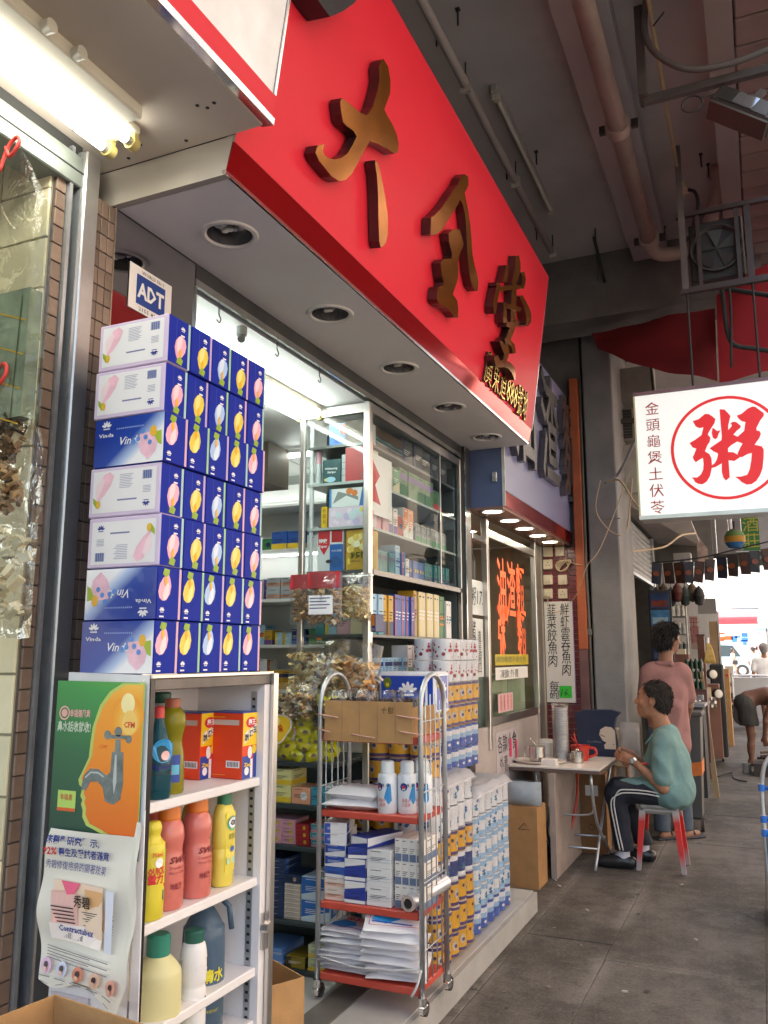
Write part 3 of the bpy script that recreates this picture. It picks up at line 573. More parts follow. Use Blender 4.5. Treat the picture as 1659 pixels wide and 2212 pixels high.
def tissue(col, strip, up, front):
    b = B(); body = LIL if front in ('white', 'white_up') else BLUE
    b.obox((0, 0, BH / 2), (BW - .001, BD - .001, BH - .001), body, None, .003)
    fs = FR((BW / 2, -BD / 2, 0), Y, Z); W = BD
    b.rect(fs, .002, .002, W - .011, BH - .002, BLUE, .0002); b.rect(fs, W - .011, .002, W - .002, BH - .002, mat(hx(STR[strip]), .4, var=.02), .0003)
    if up: petal(b, fs, W * .50, .006, .052, col, 1, .0006); fan_logo(b, fs, W * .64, BH - .030, .011, PWH, .0008); b.rect(fs, W * .55, BH - .048, W * .72, BH - .044, PWH, .0008); b.line(fs, [(W * .36, .004), (W * .36, BH - .004)], .0007, mat(hx('4a58b8'), .4, var=0), .0005)
    else: petal(b, fs, W * .36, BH - .006, .052, col, -1, .0006); fan_logo(b, fs, W * .22, .022, .011, PWH, .0008); b.rect(fs, W * .12, .006, W * .3, .010, PWH, .0008)
    if front:
        ff = FR((-BW / 2, -BD / 2, 0), X, Z); W2 = BW
        if front.startswith('white'):
            fl = front == 'white'
            mx = (lambda x: x) if fl else (lambda x: W2 - x); mz = (lambda z: z) if fl else (lambda z: BH - z)
            def R(x0, z0, x1, z1, m, d): b.rect(ff, min(mx(x0), mx(x1)), min(mz(z0), mz(z1)), max(mx(x0), mx(x1)), max(mz(z0), mz(z1)), m, d)
            R(.014, .012, W2 - .014, BH - .010, PWH, .0003)
            pk = mat(hx('f3c3d4'), .45, var=.12, scale=25); pk2 = mat(hx('f9e0e8'), .45, var=.06)
            b.flat([(mx(x), mz(z)) for x, z in [(.03, .04), (.055, .06), (.075, .085), (.085, .11), (.07, .123), (.05, .115), (.035, .08)]][::1 if fl else 1], ff, pk, .0008)
            b.flat([(mx(x), mz(z)) for x, z in [(.028, .045), (.045, .07), (.055, .10), (.045, .11), (.025, .085)]], ff, pk2, .0012)
            b.flat([(mx(x), mz(z)) for x, z in [(.016, .055), (.03, .045), (.04, .03), (.03, .025), (.018, .04)]], ff, mat(hx('a2b83a'), .4, var=.1), .0014)
            b.disc(ff, mx(.036), mz(.035), .007, mat(hx('f0c040'), .4), .0018, .011)
            G = mat(hx('9a9fb8'), .6, var=0)
            for k in range(9): R(.105, .112 - k * .0045, .15 - (k % 3) * .004, .1135 - k * .0045, G, .0006)
            R(.10, .042, .165, .046, mat(hx('6f78a8'), .6, var=0), .0006)
            for k in range(14): R(.182 + k * .0022, .095, .1832 + k * .0022 + (k % 3) * .0004, .118, mat(hx('4a5ea0'), .6, var=0), .0006)
            for k in range(5): R(.185, .075 - k * .004, .21, .0765 - k * .004, G, .0006)
            fan_logo(b, ff, mx(.197), mz(.034), .014, mat(hx('2a3c90'), .5, var=0), .0007, 1 if not fl else -1)
        else:
            fl = front == 'blue'
            st = ((-.055, '1b3a9c'), (.0, '2348a8'), (.03, 'a9c0e8'), (.052, 'f2f3fa'), (.16, 'fbfafd'))
            d = (.62, 0, -.75) if fl else (-.62, 0, .75)
            o = -.05 if fl else .05 - .0; off = (BH / 2) * (.75 if fl else -.75)
            st = tuple((q - off, c) for q, c in st)
            b.rect(ff, .002, .002, W2 - .002, BH - .002, ramp_mat(st, d, .3, coat=.2), .0003)
            P = (lambda x, z: (x, z)) if fl else (lambda x, z: (W2 - x, BH - z))
            b.flat([P(x, z) for x, z in [(.16, .08), (.20, .085), (.222, .06), (.215, .03), (.19, .008), (.165, .03), (.155, .055)]], ff, mat(hx('f2c4d6'), .4, var=.12, scale=25), .0009)
            b.flat([P(x, z) for x, z in [(.205, .08), (.232, .085), (.234, .045), (.222, .05)]], ff, mat(hx('a8bf3c'), .4, var=.1), .0013)
            b.disc(ff, *P(.205, .085), .011, mat(hx('f0b83a'), .4), .0016, .015)
            for x, z in ((.17, .088), (.155, .068), (.18, .07), (.14, .062), (.195, .055)): b.disc(ff, *P(x, z), .007, mat(hx('5f8fd8'), .4), .0018)
            fan_logo(b, ff, *P(.042, .112), .019, PWH, .0009, 1 if fl else -1)
            b.text('Vinda', ff, *P(.016, .084), .011, PWH, d=.001, w=.052, bold=.01, rot=0 if fl else math.pi)
            b.text('Vinda', ff, *P(.092, .058), .022, PWH, d=.001, w=.07, shear=.3, bold=.01, rot=0 if fl else math.pi)
            for k in range(14): x, z = P(.08 + k * .0068, .104); b.rect(ff, x - .002, z - .002, x + .002, z + .002, mat(hx('8fa6dd'), .4, var=0), .0008)
    return b.mesh('tissue_box')
ROWS = [(1, 'white'), (1, 'white'), (0, 'blue'), (1, 'white'), (1, 'white_up'), (0, 'blue_down'), (0, 'blue')]
COLS = ['pink', 'yellow', 'pale blue', 'yellow', 'pink']
s1 = ['mint', 'lilac', 'green', 'rose', 'mint']; s0 = ['rose', 'green', 'lilac', 'mint', 'rose']
_tb = {}
for j, (up, fr_) in enumerate(ROWS):
    for i in range(5):
        k = (COLS[i], (s1 if up else s0)[i], up, fr_ if i == 0 else None)
        if k not in _tb: _tb[k] = tissue(*k)
        o = bpy.data.objects.new('tissue_box', _tb[k]); COL.objects.link(o)
        z = 1.502 + (6 - j) * .1372; dx = (.0, -.006, .004, -.003, .001, .004, 0)[j]
        o.location = (UX1 - BW / 2 + dx + rnd.uniform(-.002, .002), UY0 + BD / 2 + .002 + i * (BD + .0015), z); o.rotation_euler = (0, 0, rnd.uniform(-.008, .008) + (.0, .01, -.012, .006, 0, -.006, 0)[j])
        side = ('nearest' if i == 0 else 'farthest' if i == 4 else ORD[i])
        tag(o, f'blue tissue box with {COLS[i]} petal, {side} of its row, {("top" if j == 0 else "bottom" if j == 6 else ORD[j] + " from top")} row', 'tissue box', 'tissue boxes stacked on the display cabinet')
# ---- posters on the cabinet's near end
PX = -1.70
t = thing('poster', 'green and orange poster of a face with a water tap nose', 'poster')
fr = FR((-1.695, 1.688, 0), X, Z)
b = B(); gm = ramp_mat(((.95, '1d4a3c'), (1.15, '1f6b42'), (1.3, '2f9a48'), (1.42, '6cbf3f'), (1.5, 'a9d84a')), (.12, 0, 1), .4, .06)
b.prism([(-.003, 1.06), (.287, 1.06), (.281, 1.482), (-.003, 1.484)], fr, -.003, 0, gm); b.build('sheet', t)
b = B(); om = ramp_mat(((1.05, 'e06a1e'), (1.2, 'f08a22'), (1.38, 'f7a52a'), (1.46, 'fbd25a'), (1.5, 'f59a1e')), (.05, 0, 1), .4, .05)
face = [(.281, 1.476), (.225, 1.476), (.185, 1.455), (.155, 1.42), (.135, 1.375), (.13, 1.33), (.128, 1.30), (.112, 1.27), (.098, 1.245), (.102, 1.232), (.112, 1.226), (.108, 1.205), (.115, 1.196), (.111, 1.186), (.118, 1.172), (.118, 1.155), (.132, 1.136), (.165, 1.126), (.205, 1.112), (.22, 1.09), (.225, 1.06), (.285, 1.06)]
halo = [(.286, 1.481)] + [(x - .011, y + (.004 if y > 1.4 else -.006)) for x, y in face[1:-1]] + [(.286, 1.061)]
b.flat(halo, fr, mat(hx('bfd06a'), .5, var=.05), .0006); b.flat(face, fr, om, .0012); b.disc(fr, .235, 1.43, .022, mat(hx('fff0b0'), .4, var=.1), .0016, .026)
[b.disc(fr, .235 + k * .002, 1.40 - k * .004, .052 - k * .007, mat(hx(('f6a024', 'f7a82c', 'f8b23a', 'f9bf50', 'fbd070')[k]), .4, var=.05), .00125 + k * .0001, .05 - k * .005, 20) for k in range(5)]; tm = mat((.16, .2, .2), .25, .3, .35, 40); tm2 = mat((.5, .56, .56), .2, .3, .1)
b.flat([(.192, 1.312), (.228, 1.312), (.232, 1.24), (.226, 1.20), (.205, 1.186), (.178, 1.192), (.168, 1.225), (.15, 1.238), (.128, 1.236), (.115, 1.215), (.098, 1.215), (.105, 1.25), (.125, 1.268), (.152, 1.268), (.178, 1.254), (.190, 1.262)], fr, tm, .0018)
b.flat([(.202, 1.342), (.217, 1.342), (.219, 1.312), (.2, 1.312)], fr, tm, .0018); b.disc(fr, .175, 1.352, .011, tm, .0018); b.disc(fr, .243, 1.344, .01, tm, .0018); b.rect(fr, .178, 1.344, .24, 1.353, tm, .002); b.disc(fr, .209, 1.361, .012, tm, .002)
b.flat([(.203, 1.305), (.208, 1.305), (.212, 1.24), (.205, 1.21), (.2, 1.24)], fr, tm2, .0024); b.line(fr, [(.11, 1.245), (.128, 1.259), (.152, 1.259), (.17, 1.25)], .004, tm2, .0024)
pk = mat(hx('f0b8b0'), .5, var=0); wh = mat(hx('cfe0c8'), .5, var=0)
b.ring(fr, .027, 1.402, .014, .018, pk, .0008); b.disc(fr, .027, 1.402, .01, pk, .0008); b.text('幸福傷風素', fr, .046, 1.394, .015, pk, w=.068, bold=.02); b.text('鼻水話收就收!', fr, .006, 1.358, .02, wh, w=.112, d=.001, bold=.02); b.text('CFM', fr, .225, 1.372, .014, mat(hx('e0562a'), .5, var=0), w=.035, d=.002, bold=.03); b.text('CFM', fr, .15, 1.318, .01, mat(hx('e0562a'), .5, var=0), w=.025, d=.002)
b.rect(fr, .022, 1.16, .082, 1.21, mat(hx('b9dc6c'), .4), .001); b.rect(fr, .022, 1.16, .082, 1.168, mat(hx('e0602a'), .4), .0016); b.text('幸福素', fr, .03, 1.188, .012, REDINK, w=.042, d=.0018); b.build('print', t)
# torn, curled advert below it
t = thing('poster', 'curled and torn white scar-cream poster pinned below the tap poster', 'poster')
def adz(u, v):    # sheet relief: u 0..1 across, v 0..1 down
    return 1.678 - .012 * math.sin(u * 3 + v * 5) * v - .02 * max(0, u - .8) * 5 * (.3 + v) * .8 - .014 * (1 - u) * v ** 2 - .006 * math.sin(v * 14 + u * 4)
def adp(u, v, d=0):
    x = -1.680 + u * (.286 - .055 * max(0, v - .85) * 3) - .018 * math.sin(v * 3.1) * (1 - u) + .0 ; z = 1.118 - v * .352 - .03 * v * u ** 2 + .035 * (u > .95) * (1 - v) - (.012 * math.sin(u * 9) if v > .97 else 0)
    return V((x, adz(u, v) - d, z))
b = B(); n, m_ = 44, 60; am = mat((.80, .77, .68), .6, 0, .05, 5)
b.add([adp(i / n, j / m_) for j in range(m_ + 1) for i in range(n + 1)], [(j * (n + 1) + i, (j + 1) * (n + 1) + i, (j + 1) * (n + 1) + i + 1, j * (n + 1) + i + 1) for j in range(m_) for i in range(n)], am, True); b.build('sheet', t)
class Bent(B):
    """prints that follow the curled sheet: frame coordinates are fractions of it"""
    def add(s, vs, fs, m, sm=False): return B.add(s, [adp(v[0], -v[2], .008 - v[1] * 3) for v in vs], fs, m, sm)
fb = FR((0, 0, 0), X, Z); b = Bent(); NV = mat(hx('243a8c'), .6, var=0)
b.text('床醫學研究顯示,', fb, .02, -.085, .045, NV, w=.58, bold=.02); b.text('92%', fb, .01, -.165, .05, REDINK, w=.15, bold=.03); b.text('醫生及受試者滿意', fb, .18, -.165, .045, NV, w=.52, bold=.02); b.text('秀碧修復疤痕的顯著效果', fb, .05, -.255, .045, NV, w=.64)
def gridrect(x0, z0, x1, z1, m, d): 
    for k in range(4): b.rect(fb, x0 + (x1 - x0) * k / 4, z0, x0 + (x1 - x0) * (k + 1) / 4, z1, m, d)
gridrect(.15, -.70, .68, -.33, mat(hx('f6dcc4'), .5, var=.06), .0004); gridrect(.15, -.66, .42, -.40, mat(hx('f3c4bc'), .5, var=.06), .0008); gridrect(.50, -.62, .68, -.36, mat(hx('f0bd86'), .5, var=.06), .0008)
b.flat([(.24, -.33), (.45, -.33), (.40, -.40), (.33, -.41)], fb, mat(hx('e0557e'), .5), .0012); gridrect(.15, -.72, .68, -.61, mat(hx('f4e9e4'), .5, var=.02), .0016)
b.text('秀碧', fb, .42, -.47, .06, INK, w=.16, d=.003, bold=.02); b.text('Contractubex', fb, .25, -.655, .042, NV, w=.34, d=.003, bold=.02); b.text('秀碧除疤膏', fb, .28, -.70, .03, INK, w=.2, d=.002)
for k in range(5): b.rect(fb, .18 + k * .012, -.50 - k * .025, .40, -.492 - k * .025, INK, .0016)
for k in range(8): b.rect(fb, .48 + (k % 3) * .02, -.51 - k * .015, .66, -.505 - k * .015, INK, .0016)
gridrect(.72, -.72, .80, -.34, mat(hx('dfe4f2'), .5, var=.03), .001); b.text('Contractubex', fb, .775, -.66, .04, NV, w=.28, d=.0014, rot=math.pi / 2)
for k in range(5): b.rect(fb, .10, -.775 - k * .018, .78 - (k % 2) * .2, -.770 - k * .018, mat(hx('6a6f80'), .6, var=0), .0008)
for k in range(5):
    a = .11 + k * .185; b.disc(fb, a, -.895, .06, mat(hx(('e0b8d8', 'c8cce4', 'd88a72', 'e8c0a8', 'e6a690')[k]), .5), .0008, .048); b.disc(fb, a, -.89, .025, mat(hx('402a30'), .5), .0014, .02); b.disc(fb, a, -.915, .022, mat(hx('e0b8a0'), .5), .0018, .014); b.rect(fb, a - .07, -.962, a + .06, -.957, mat(hx('6a6f80'), .6, var=0), .0008); b.rect(fb, a - .05, -.975, a + .04, -.971, mat(hx('6a6f80'), .6, var=0), .0008)
b.build('print', t)
b = B(); b.prism([(-1.672, .66), (-1.392, .66), (-1.405, 1.5), (-1.671, 1.506)], FR((0, 1.6965, 0), X, Z), -.003, 0, mat((.78, .78, .82), .5)); fr = FR((-1.66, 1.6935, 0), X, Z)
b.rect(fr, .0, .72, .12, .735, mat((.6, .55, .6), .5), .001); solo(b, 'backing_board', 'white backing board behind the two posters on the cabinet end', 'board')
# ---- goods on the three shelves
SH = [1.188, .904, .656]
def bottle(name, label, cat, loc, prof, m, seg=20, sx=1, sy=1, rz=0, cap=None, extra=None, group=None):
    t = thing(name, label, cat, loc, group, rz)
    B().spun(prof, (0, 0, 0), m, seg, sx, sy).build('body', t)
    if cap: B().lathe(cap[0], (0, 0, 0), cap[1], 16).build('cap', t)
    if extra:
        b = B(); extra(b); b.build('label_print', t)
    return t
def wrap(b, r, z0, z1, a0, a1, m, sx=1, sy=1, n=8, d=.0008):
    """label wrapped round part of a bottle"""
    vs = []
    for i in range(n + 1):
        a = RAD(a0 + (a1 - a0) * i / n)
        for z in (z0, z1): vs.append(((r + d) * math.cos(a) * sx, (r + d) * math.sin(a) * sy, z))
    b.add(vs, [(2 * i, 2 * i + 2, 2 * i + 3, 2 * i + 1) for i in range(n)], m, True)
class Round(B):
    """lettering bent round a bottle; frame x is the arc in metres from ang0"""
    def __init__(s, r, ang, sx=1, sy=1): super().__init__(); s.r = r; s.a = RAD(ang); s.sx = sx; s.sy = sy
    def add(s, vs, fs, m, sm=False):
        o = []
        for v in vs:
            a = s.a + v[0] / s.r; R = s.r - v[1]; o.append((R * math.cos(a) * s.sx, R * math.sin(a) * s.sy, v[2]))
        return B.add(s, o, fs, m, sm)
FB = FR((0, 0, 0), X, Z)
def lettering(t, r, ang, fn, sx=1, sy=1):
    b = Round(r, ang, sx, sy); fn(b); b.build('lettering', t)
CYAN = mat((.02, .12, .16), .1, 0, .05, trans=.5); OLIVE = mat((.30, .27, .02), .12, 0, .05, trans=.35)
t = bottle('spray_bottle', 'blue window-cleaner bottle with red nozzle at front of top shelf', 'bottle', (-1.452, 1.80, SH[0]), [(.034, 0), (.036, .004), (.036, .10), (.026, .15), (.014, .185), (.013, .20)], CYAN, cap=([(.013, .2), (.013, .225), (.008, .23), (0, .23)], mat((.6, .05, .05), .4)))
lettering(t, .0362, -75, lambda b: (b.rect(FB, -.02, .02, .075, .135, mat(hx('3a8fd0'), .4), .001), b.disc(FB, .03, .12, .03, mat(hx('3f9fd8'), .4), .0014), b.text('Magiclean', FB, .0, .075, .014, mat(hx('1c2a78'), .4, var=0), w=.055, d=.002, shear=.2, bold=.02), b.rect(FB, .0, .058, .06, .066, REDINK, .002), b.disc(FB, .035, .108, .012, mat(hx('f0c0c0'), .4), .002)))
bottle('oil_bottle', 'amber oil bottle beside the blue spray bottle on top shelf', 'bottle', (-1.475, 1.882, SH[0]), [(.036, 0), (.038, .006), (.036, .09), (.029, .135), (.037, .175), (.034, .205), (.02, .222)], OLIVE, cap=([(.021, .222), (.021, .245), (0, .246)], mat((.4, .1, .05), .4)), extra=lambda b: (wrap(b, .0375, .03, .10, -80, -10, mat(hx('28459a'), .4)), wrap(b, .0377, .05, .075, -78, -15, mat(hx('5fb8d8'), .4), d=.0016)))
def white_jug(label, loc, h):
    k = h / .26
    t = bottle('bleach_bottle', label, 'bottle', loc, [(.036, 0), (.037, .004), (.036, .11 * k), (.033, .13 * k), (.036, .15 * k), (.036, .20 * k), (.03, .235 * k), (.022, .242 * k)], mat((.78, .77, .78), .4, 0, .02), cap=([(.026, .24 * k), (.027, h + .006), (.022, h + .01), (0, h + .01)], mat((.02, .12, .09), .4)))
    lettering(t, .0362, -70, lambda b: (b.rect(FB, -.025, .175 * k, .06, .2 * k, mat(hx('1d3a34'), .4), .001), b.text('100', FB, .0, .18 * k, .012, PWH, w=.028, d=.0016, bold=.02), b.rect(FB, -.03, .13 * k, .07, .133 * k, INK, .001), b.text('A', FB, .028, .075 * k, .03, INK, d=.0012, bold=.03, shear=.3), b.line(FB, [(-.03, .08), (-.01, .04), (.03, .02)], .0015, INK, .001)))
    return t
white_jug('tall white bleach bottle with dark cap behind the amber oil bottle', (-1.545, 1.92, SH[0]), .25)
def obox(loc, label):
    t = thing('powder_box', label, 'box', loc, None, .0); w, d, h = .118, .078, .19
    OR = mat(hx('e2431b'), .4, 0, .04, 8); YE = mat(hx('efc928'), .4, var=.03); BL = mat(hx('28459e'), .4, var=.03)
    b = B(); b.box((-w / 2, -d / 2, 0), (w / 2, d / 2, h), OR, .0015); b.build('box', t); b = B(); b.box((-w / 2, -d / 2, h + .0002), (w / 2, d / 2, h + .003), BL); b.build('top_flap', t)
    f1 = FR((w / 2, -d / 2, 0), Y, Z); f0 = FR((-w / 2, -d / 2, 0), X, Z); b = B()
    b.rect(f1, .001, .095, d - .001, h, YE); b.rect(f1, .001, 0, d * .55, .065, BL); b.rect(f1, d * .75, 0, d - .002, .075, BL); b.rect(f1, d * .56, 0, d * .72, .055, PWH)
    b.disc(f1, d * .55, h - .028, .028, REDINK, .0014, .016); b.text('駱王', f1, d * .36, h - .034, .013, PWH, d=.002, w=.038, bold=.03)
    for k in range(3): b.flat([(d * (.12 + .28 * k), .10 + .012 * k), (d * (.36 + .28 * k), .115 + .012 * k), (d * (.36 + .28 * k), .142 + .008 * k), (d * (.14 + .28 * k), .13 + .008 * k)], f1, PWH, .0014); b.text('除漬王'[k], f1, d * (.15 + .27 * k), .112 + .01 * k, .014, INK, d=.002, bold=.04)
    b.disc(f1, d * .3, .022, .012, PWH, .0016); b.disc(f1, d * .5, .075, .012, PWH, .0016, .018); b.disc(f1, d * .78, .082, .013, YE, .0016); b.text('Zap', f1, d * .1, .036, .01, YE, d=.0018, w=.04, bold=.03)
    b.rect(f0, .012, h - .035, .105, h - .02, mat(hx('c8b8b0'), .5, var=0)); b.rect(f0, .062, .032, .11, .052, PWH)
    for k in range(8): b.rect(f0, .067 + k * .005, .035, .0695 + k * .005, .049, INK, .0014)
    b.rect(f0, .008, h - .013, .055, h - .0115, YE); b.rect(f0, .008, .01, .06, .011, YE); b.build('print', t)
obox((-1.66 + .018, 2.19 - .03, SH[0]), 'orange and yellow cleaning powder box next to the amber bottle') if 0 else obox((-1.595 - .0, 2.135, SH[0]), 'orange and yellow cleaning powder box next to the amber bottle'); obox((-1.488, 2.195, SH[0]), 'front orange and yellow cleaning powder box near shelf end')
PINK = mat((.62, .17, .14), .25, 0, .05, 6, coat=.2); ORC = mat((.72, .20, .03), .35, 0, .05)
def pinkb(loc, label):
    t = bottle('floor_cleaner_bottle', label, 'bottle', loc, [(.040, 0), (.043, .005), (.043, .10), (.037, .14), (.041, .175), (.036, .205), (.026, .22)], PINK, cap=([(.027, .215), (.03, .222), (.028, .27), (.02, .275), (0, .275)], ORC), group='pink floor cleaner bottles')
    lettering(t, .0432, -35, lambda b: (b.text('SWIPE', FB, -.008, .115, .016, mat(hx('7a1a24'), .4, var=0), w=.075, shear=.25, bold=.03), b.text('Disinfectant', FB, -.006, .100, .008, mat(hx('9a3a44'), .5, var=0), w=.06), b.text('Floor Cleaner', FB, -.006, .088, .008, mat(hx('9a3a44'), .5, var=0), w=.06), b.text('地板潔', FB, -.004, .052, .012, mat(hx('8a2a34'), .4, var=0), w=.036, bold=.02), b.rect(FB, -.004, .042, .034, .044, mat(hx('9a3a44'), .5, var=0)), b.rect(FB, -.004, .034, .03, .036, mat(hx('9a3a44'), .5, var=0))))
pinkb((-1.465, 1.875, SH[1]), 'pink floor cleaner bottle with orange cap beside the yellow handled bottle'); pinkb((-1.465, 1.997, SH[1]), 'pink floor cleaner bottle with orange cap beside the cream cleanser')
pinkb((-1.57, 1.82, SH[1]), 'pink floor cleaner bottle standing behind its neighbours, mostly hidden'); pinkb((-1.575, 1.94, SH[1]), 'second pink floor cleaner bottle in the rear row')
YEL = mat((.70, .60, .05), .35, 0, .04); CIFY = mat((.74, .62, .10), .35, 0, .04)
t = bottle('drain_cleaner_bottle', 'yellow bottle with moulded handle and green label at shelf front', 'bottle', (-1.44, 1.782, SH[1]), [(.033, 0), (.036, .004), (.036, .16), (.03, .18), (.02, .195), (.024, .215), (.016, .23), (0, .23)], YEL, sx=.8, sy=1)
lettering(t, .0365, -60, lambda b: (b.rect(FB, -.02, .04, .06, .165, mat(hx('7f9a2a'), .4), .001), b.text('QUICK', FB, .0, .108, .017, REDINK, w=.05, d=.002, bold=.04), b.text('重力', FB, .0, .088, .017, REDINK, w=.045, d=.002, bold=.04), b.rect(FB, -.01, .075, .055, .083, REDINK, .002), b.rect(FB, -.01, .045, .05, .068, mat(hx('34406a'), .4), .002), b.text('750ml', FB, .01, .15, .01, REDINK, w=.03, d=.002, bold=.02), b.disc(FB, .03, .135, .012, PWH, .0018)), .8, 1)
def cif(loc, label):
    t = bottle('cream_cleanser_bottle', label, 'bottle', loc, [(.029, 0), (.033, .004), (.034, .10), (.033, .101), (.034, .103), (.035, .17), (.03, .205), (.02, .222)], CIFY, sx=.85, sy=1.1, cap=([(.021, .22), (.02, .25), (.017, .254), (0, .254)], mat((.03, .2, .1), .4)))
    lettering(t, .035, -28, lambda b: (b.rect(FB, -.005, .04, .035, .2, mat(hx('f0dc3a'), .4), .0008), b.disc(FB, .018, .17, .02, mat(hx('3aa88a'), .4), .0014), b.disc(FB, .018, .172, .015, PWH, .002), b.text('Cif', FB, .008, .165, .014, mat(hx('1c2a78'), .4, var=0), d=.0026, w=.022, bold=.03), b.text('潔而亮', FB, .004, .128, .012, mat(hx('4a5a1a'), .4, var=0), d=.0014, w=.03), b.disc(FB, .02, .1, .008, mat(hx('3a6ac0'), .4), .0014), b.rect(FB, .0, .06, .03, .078, mat(hx('a9d8c0'), .4), .0014)), .85, 1.1)
cif((-1.458, 2.115, SH[1]), 'yellow cream cleanser bottle with green cap at the shelf end'); cif((-1.55, 2.09, SH[1]), 'yellow cream cleanser bottle tucked behind its twin')
CRM = mat((.66, .62, .33), .4, 0, .04)
t = bottle('bleach_jug', 'large pale yellow bleach bottle with green cap on bottom shelf', 'bottle', (-1.475, 1.865, SH[2] - .12), [(.058, 0), (.062, .006), (.062, .19), (.055, .225), (.034, .25), (.026, .258)], CRM, 24, cap=([(.03, .255), (.031, .30), (.025, .306), (0, .306)], mat((.03, .24, .17), .4)))
lettering(t, .0622, -65, lambda b: (b.rect(FB, -.04, .02, .08, .12, mat(hx('e2e2cc'), .5), .0008), b.rect(FB, .01, .10, .085, .118, mat(hx('2f9a7a'), .4), .0014), b.rect(FB, -.035, .05, .0, .054, NV, .0014), b.rect(FB, -.035, .06, -.005, .064, NV, .0014), b.rect(FB, .01, .06, .05, .068, mat(hx('5a4a9a'), .4), .0014)))
white_jug('white bleach bottle with green cap on bottom shelf beside blue jug', (-1.452, 1.985, SH[2] - .10), .255)
BLJ = mat((.10, .16, .24), .15, 0, .05, 5, trans=.25)
t = bottle('disinfectant_jug', 'blue-grey jug with green label at the end of bottom shelf', 'bottle', (-1.50, 2.095, SH[2] - .14), [(.055, 0), (.06, .006), (.06, .25), (.052, .285), (.035, .315), (.018, .34), (.016, .37)], BLJ, 24)
B().tube([(.03, .02, .36), (.062, .03, .33), (.07, .035, .27)], .008, BLJ).build('handle', t)
lettering(t, .0604, -60, lambda b: (b.rect(FB, -.03, .05, .08, .215, mat(hx('1f5a3c'), .4, var=.15), .001), b.text('清水', FB, .005, .15, .026, mat(hx('d8cf3a'), .4, var=0), w=.066, d=.0016, bold=.03), b.text('Cleaner', FB, .005, .07, .012, mat(hx('c8c03a'), .4, var=0), w=.05, d=.0016)))
# lower shelf floor lies deeper: bottles stand on the bottom board
B().box((UX0 + .018, UY0 + .02, SH[2] - .16), (UX1 - .014, UY1 - .042, SH[2] - .142), M_LAM, .002).build('bottom_board', bpy.data.objects['display_cabinet'])
# ---- near cardboard boxes
def carton(name, label, loc, rz, w, d, h, fl=0, m=CARD, open_=True, prints=None, flaps=0):
    t = thing(name, label, 'cardboard box', loc, None, rz); k = .004; b = B()
    for lo, hi in (((-w / 2, -d / 2, 0), (w / 2, -d / 2 + k, h)), ((-w / 2, d / 2 - k, 0), (w / 2, d / 2, h)), ((-w / 2, -d / 2 + k + .0002, 0), (-w / 2 + k, d / 2 - k - .0002, h)), ((w / 2 - k, -d / 2 + k + .0002, 0), (w / 2, d / 2 - k - .0002, h)), ((-w / 2 + k + .0002, -d / 2 + k + .0002, 0), (w / 2 - k - .0002, d / 2 - k - .0002, k))): b.box(lo, hi, m)
    b.build('box', t)
    if not open_: B().box((-w / 2, -d / 2, h + .0002), (w / 2, d / 2, h + k), m).build('lid', t)
    if flaps:
        for s_, ax in ((-1, 0), (1, 0)):
            b = B(); b.add([(s_ * w / 2, -d / 2, h), (s_ * w / 2, d / 2, h), (s_ * (w / 2 + flaps * .7), d / 2, h + flaps * .5), (s_ * (w / 2 + flaps * .7), -d / 2, h + flaps * .5)], [(0, 1, 2, 3)], m); b.build('flap', t)
    if prints: b = B(); prints(b, FR((-w / 2, -d / 2, 0), X, Z), FR((w / 2, -d / 2, 0), Y, Z)); b.build('print', t)
    return t
t = carton('cardboard_box', 'open brown carton at the photo bottom under the torn poster', (-1.325, 1.285, .35), RAD(-8), .29, .36, .48)
t = carton('cardboard_box', 'open brown carton with sideways black print between cabinet and trolley', (-1.795, 2.80, .118), RAD(-28), .33, .26, .29, prints=lambda b, f0, f1: (b.text('10 x', f1, .07, .22, .026, INK, d=.001, rot=-math.pi / 2), b.text('36 x 7', f1, .03, .22, .026, INK, d=.001, rot=-math.pi / 2), b.text('953', f1, .2, .12, .03, INK, d=.001, rot=-math.pi / 2), b.text('10 x', f0, .10, .24, .028, INK, d=.001, rot=-math.pi / 2), b.text('36 x 7', f0, .05, .24, .028, INK, d=.001, rot=-math.pi / 2), [b.rect(f0, .17 + k * .006, .03, .173 + k * .006, .2, INK, .001) for k in range(9)], b.text('953', f0, .26, .18, .035, INK, d=.001, rot=-math.pi / 2)))
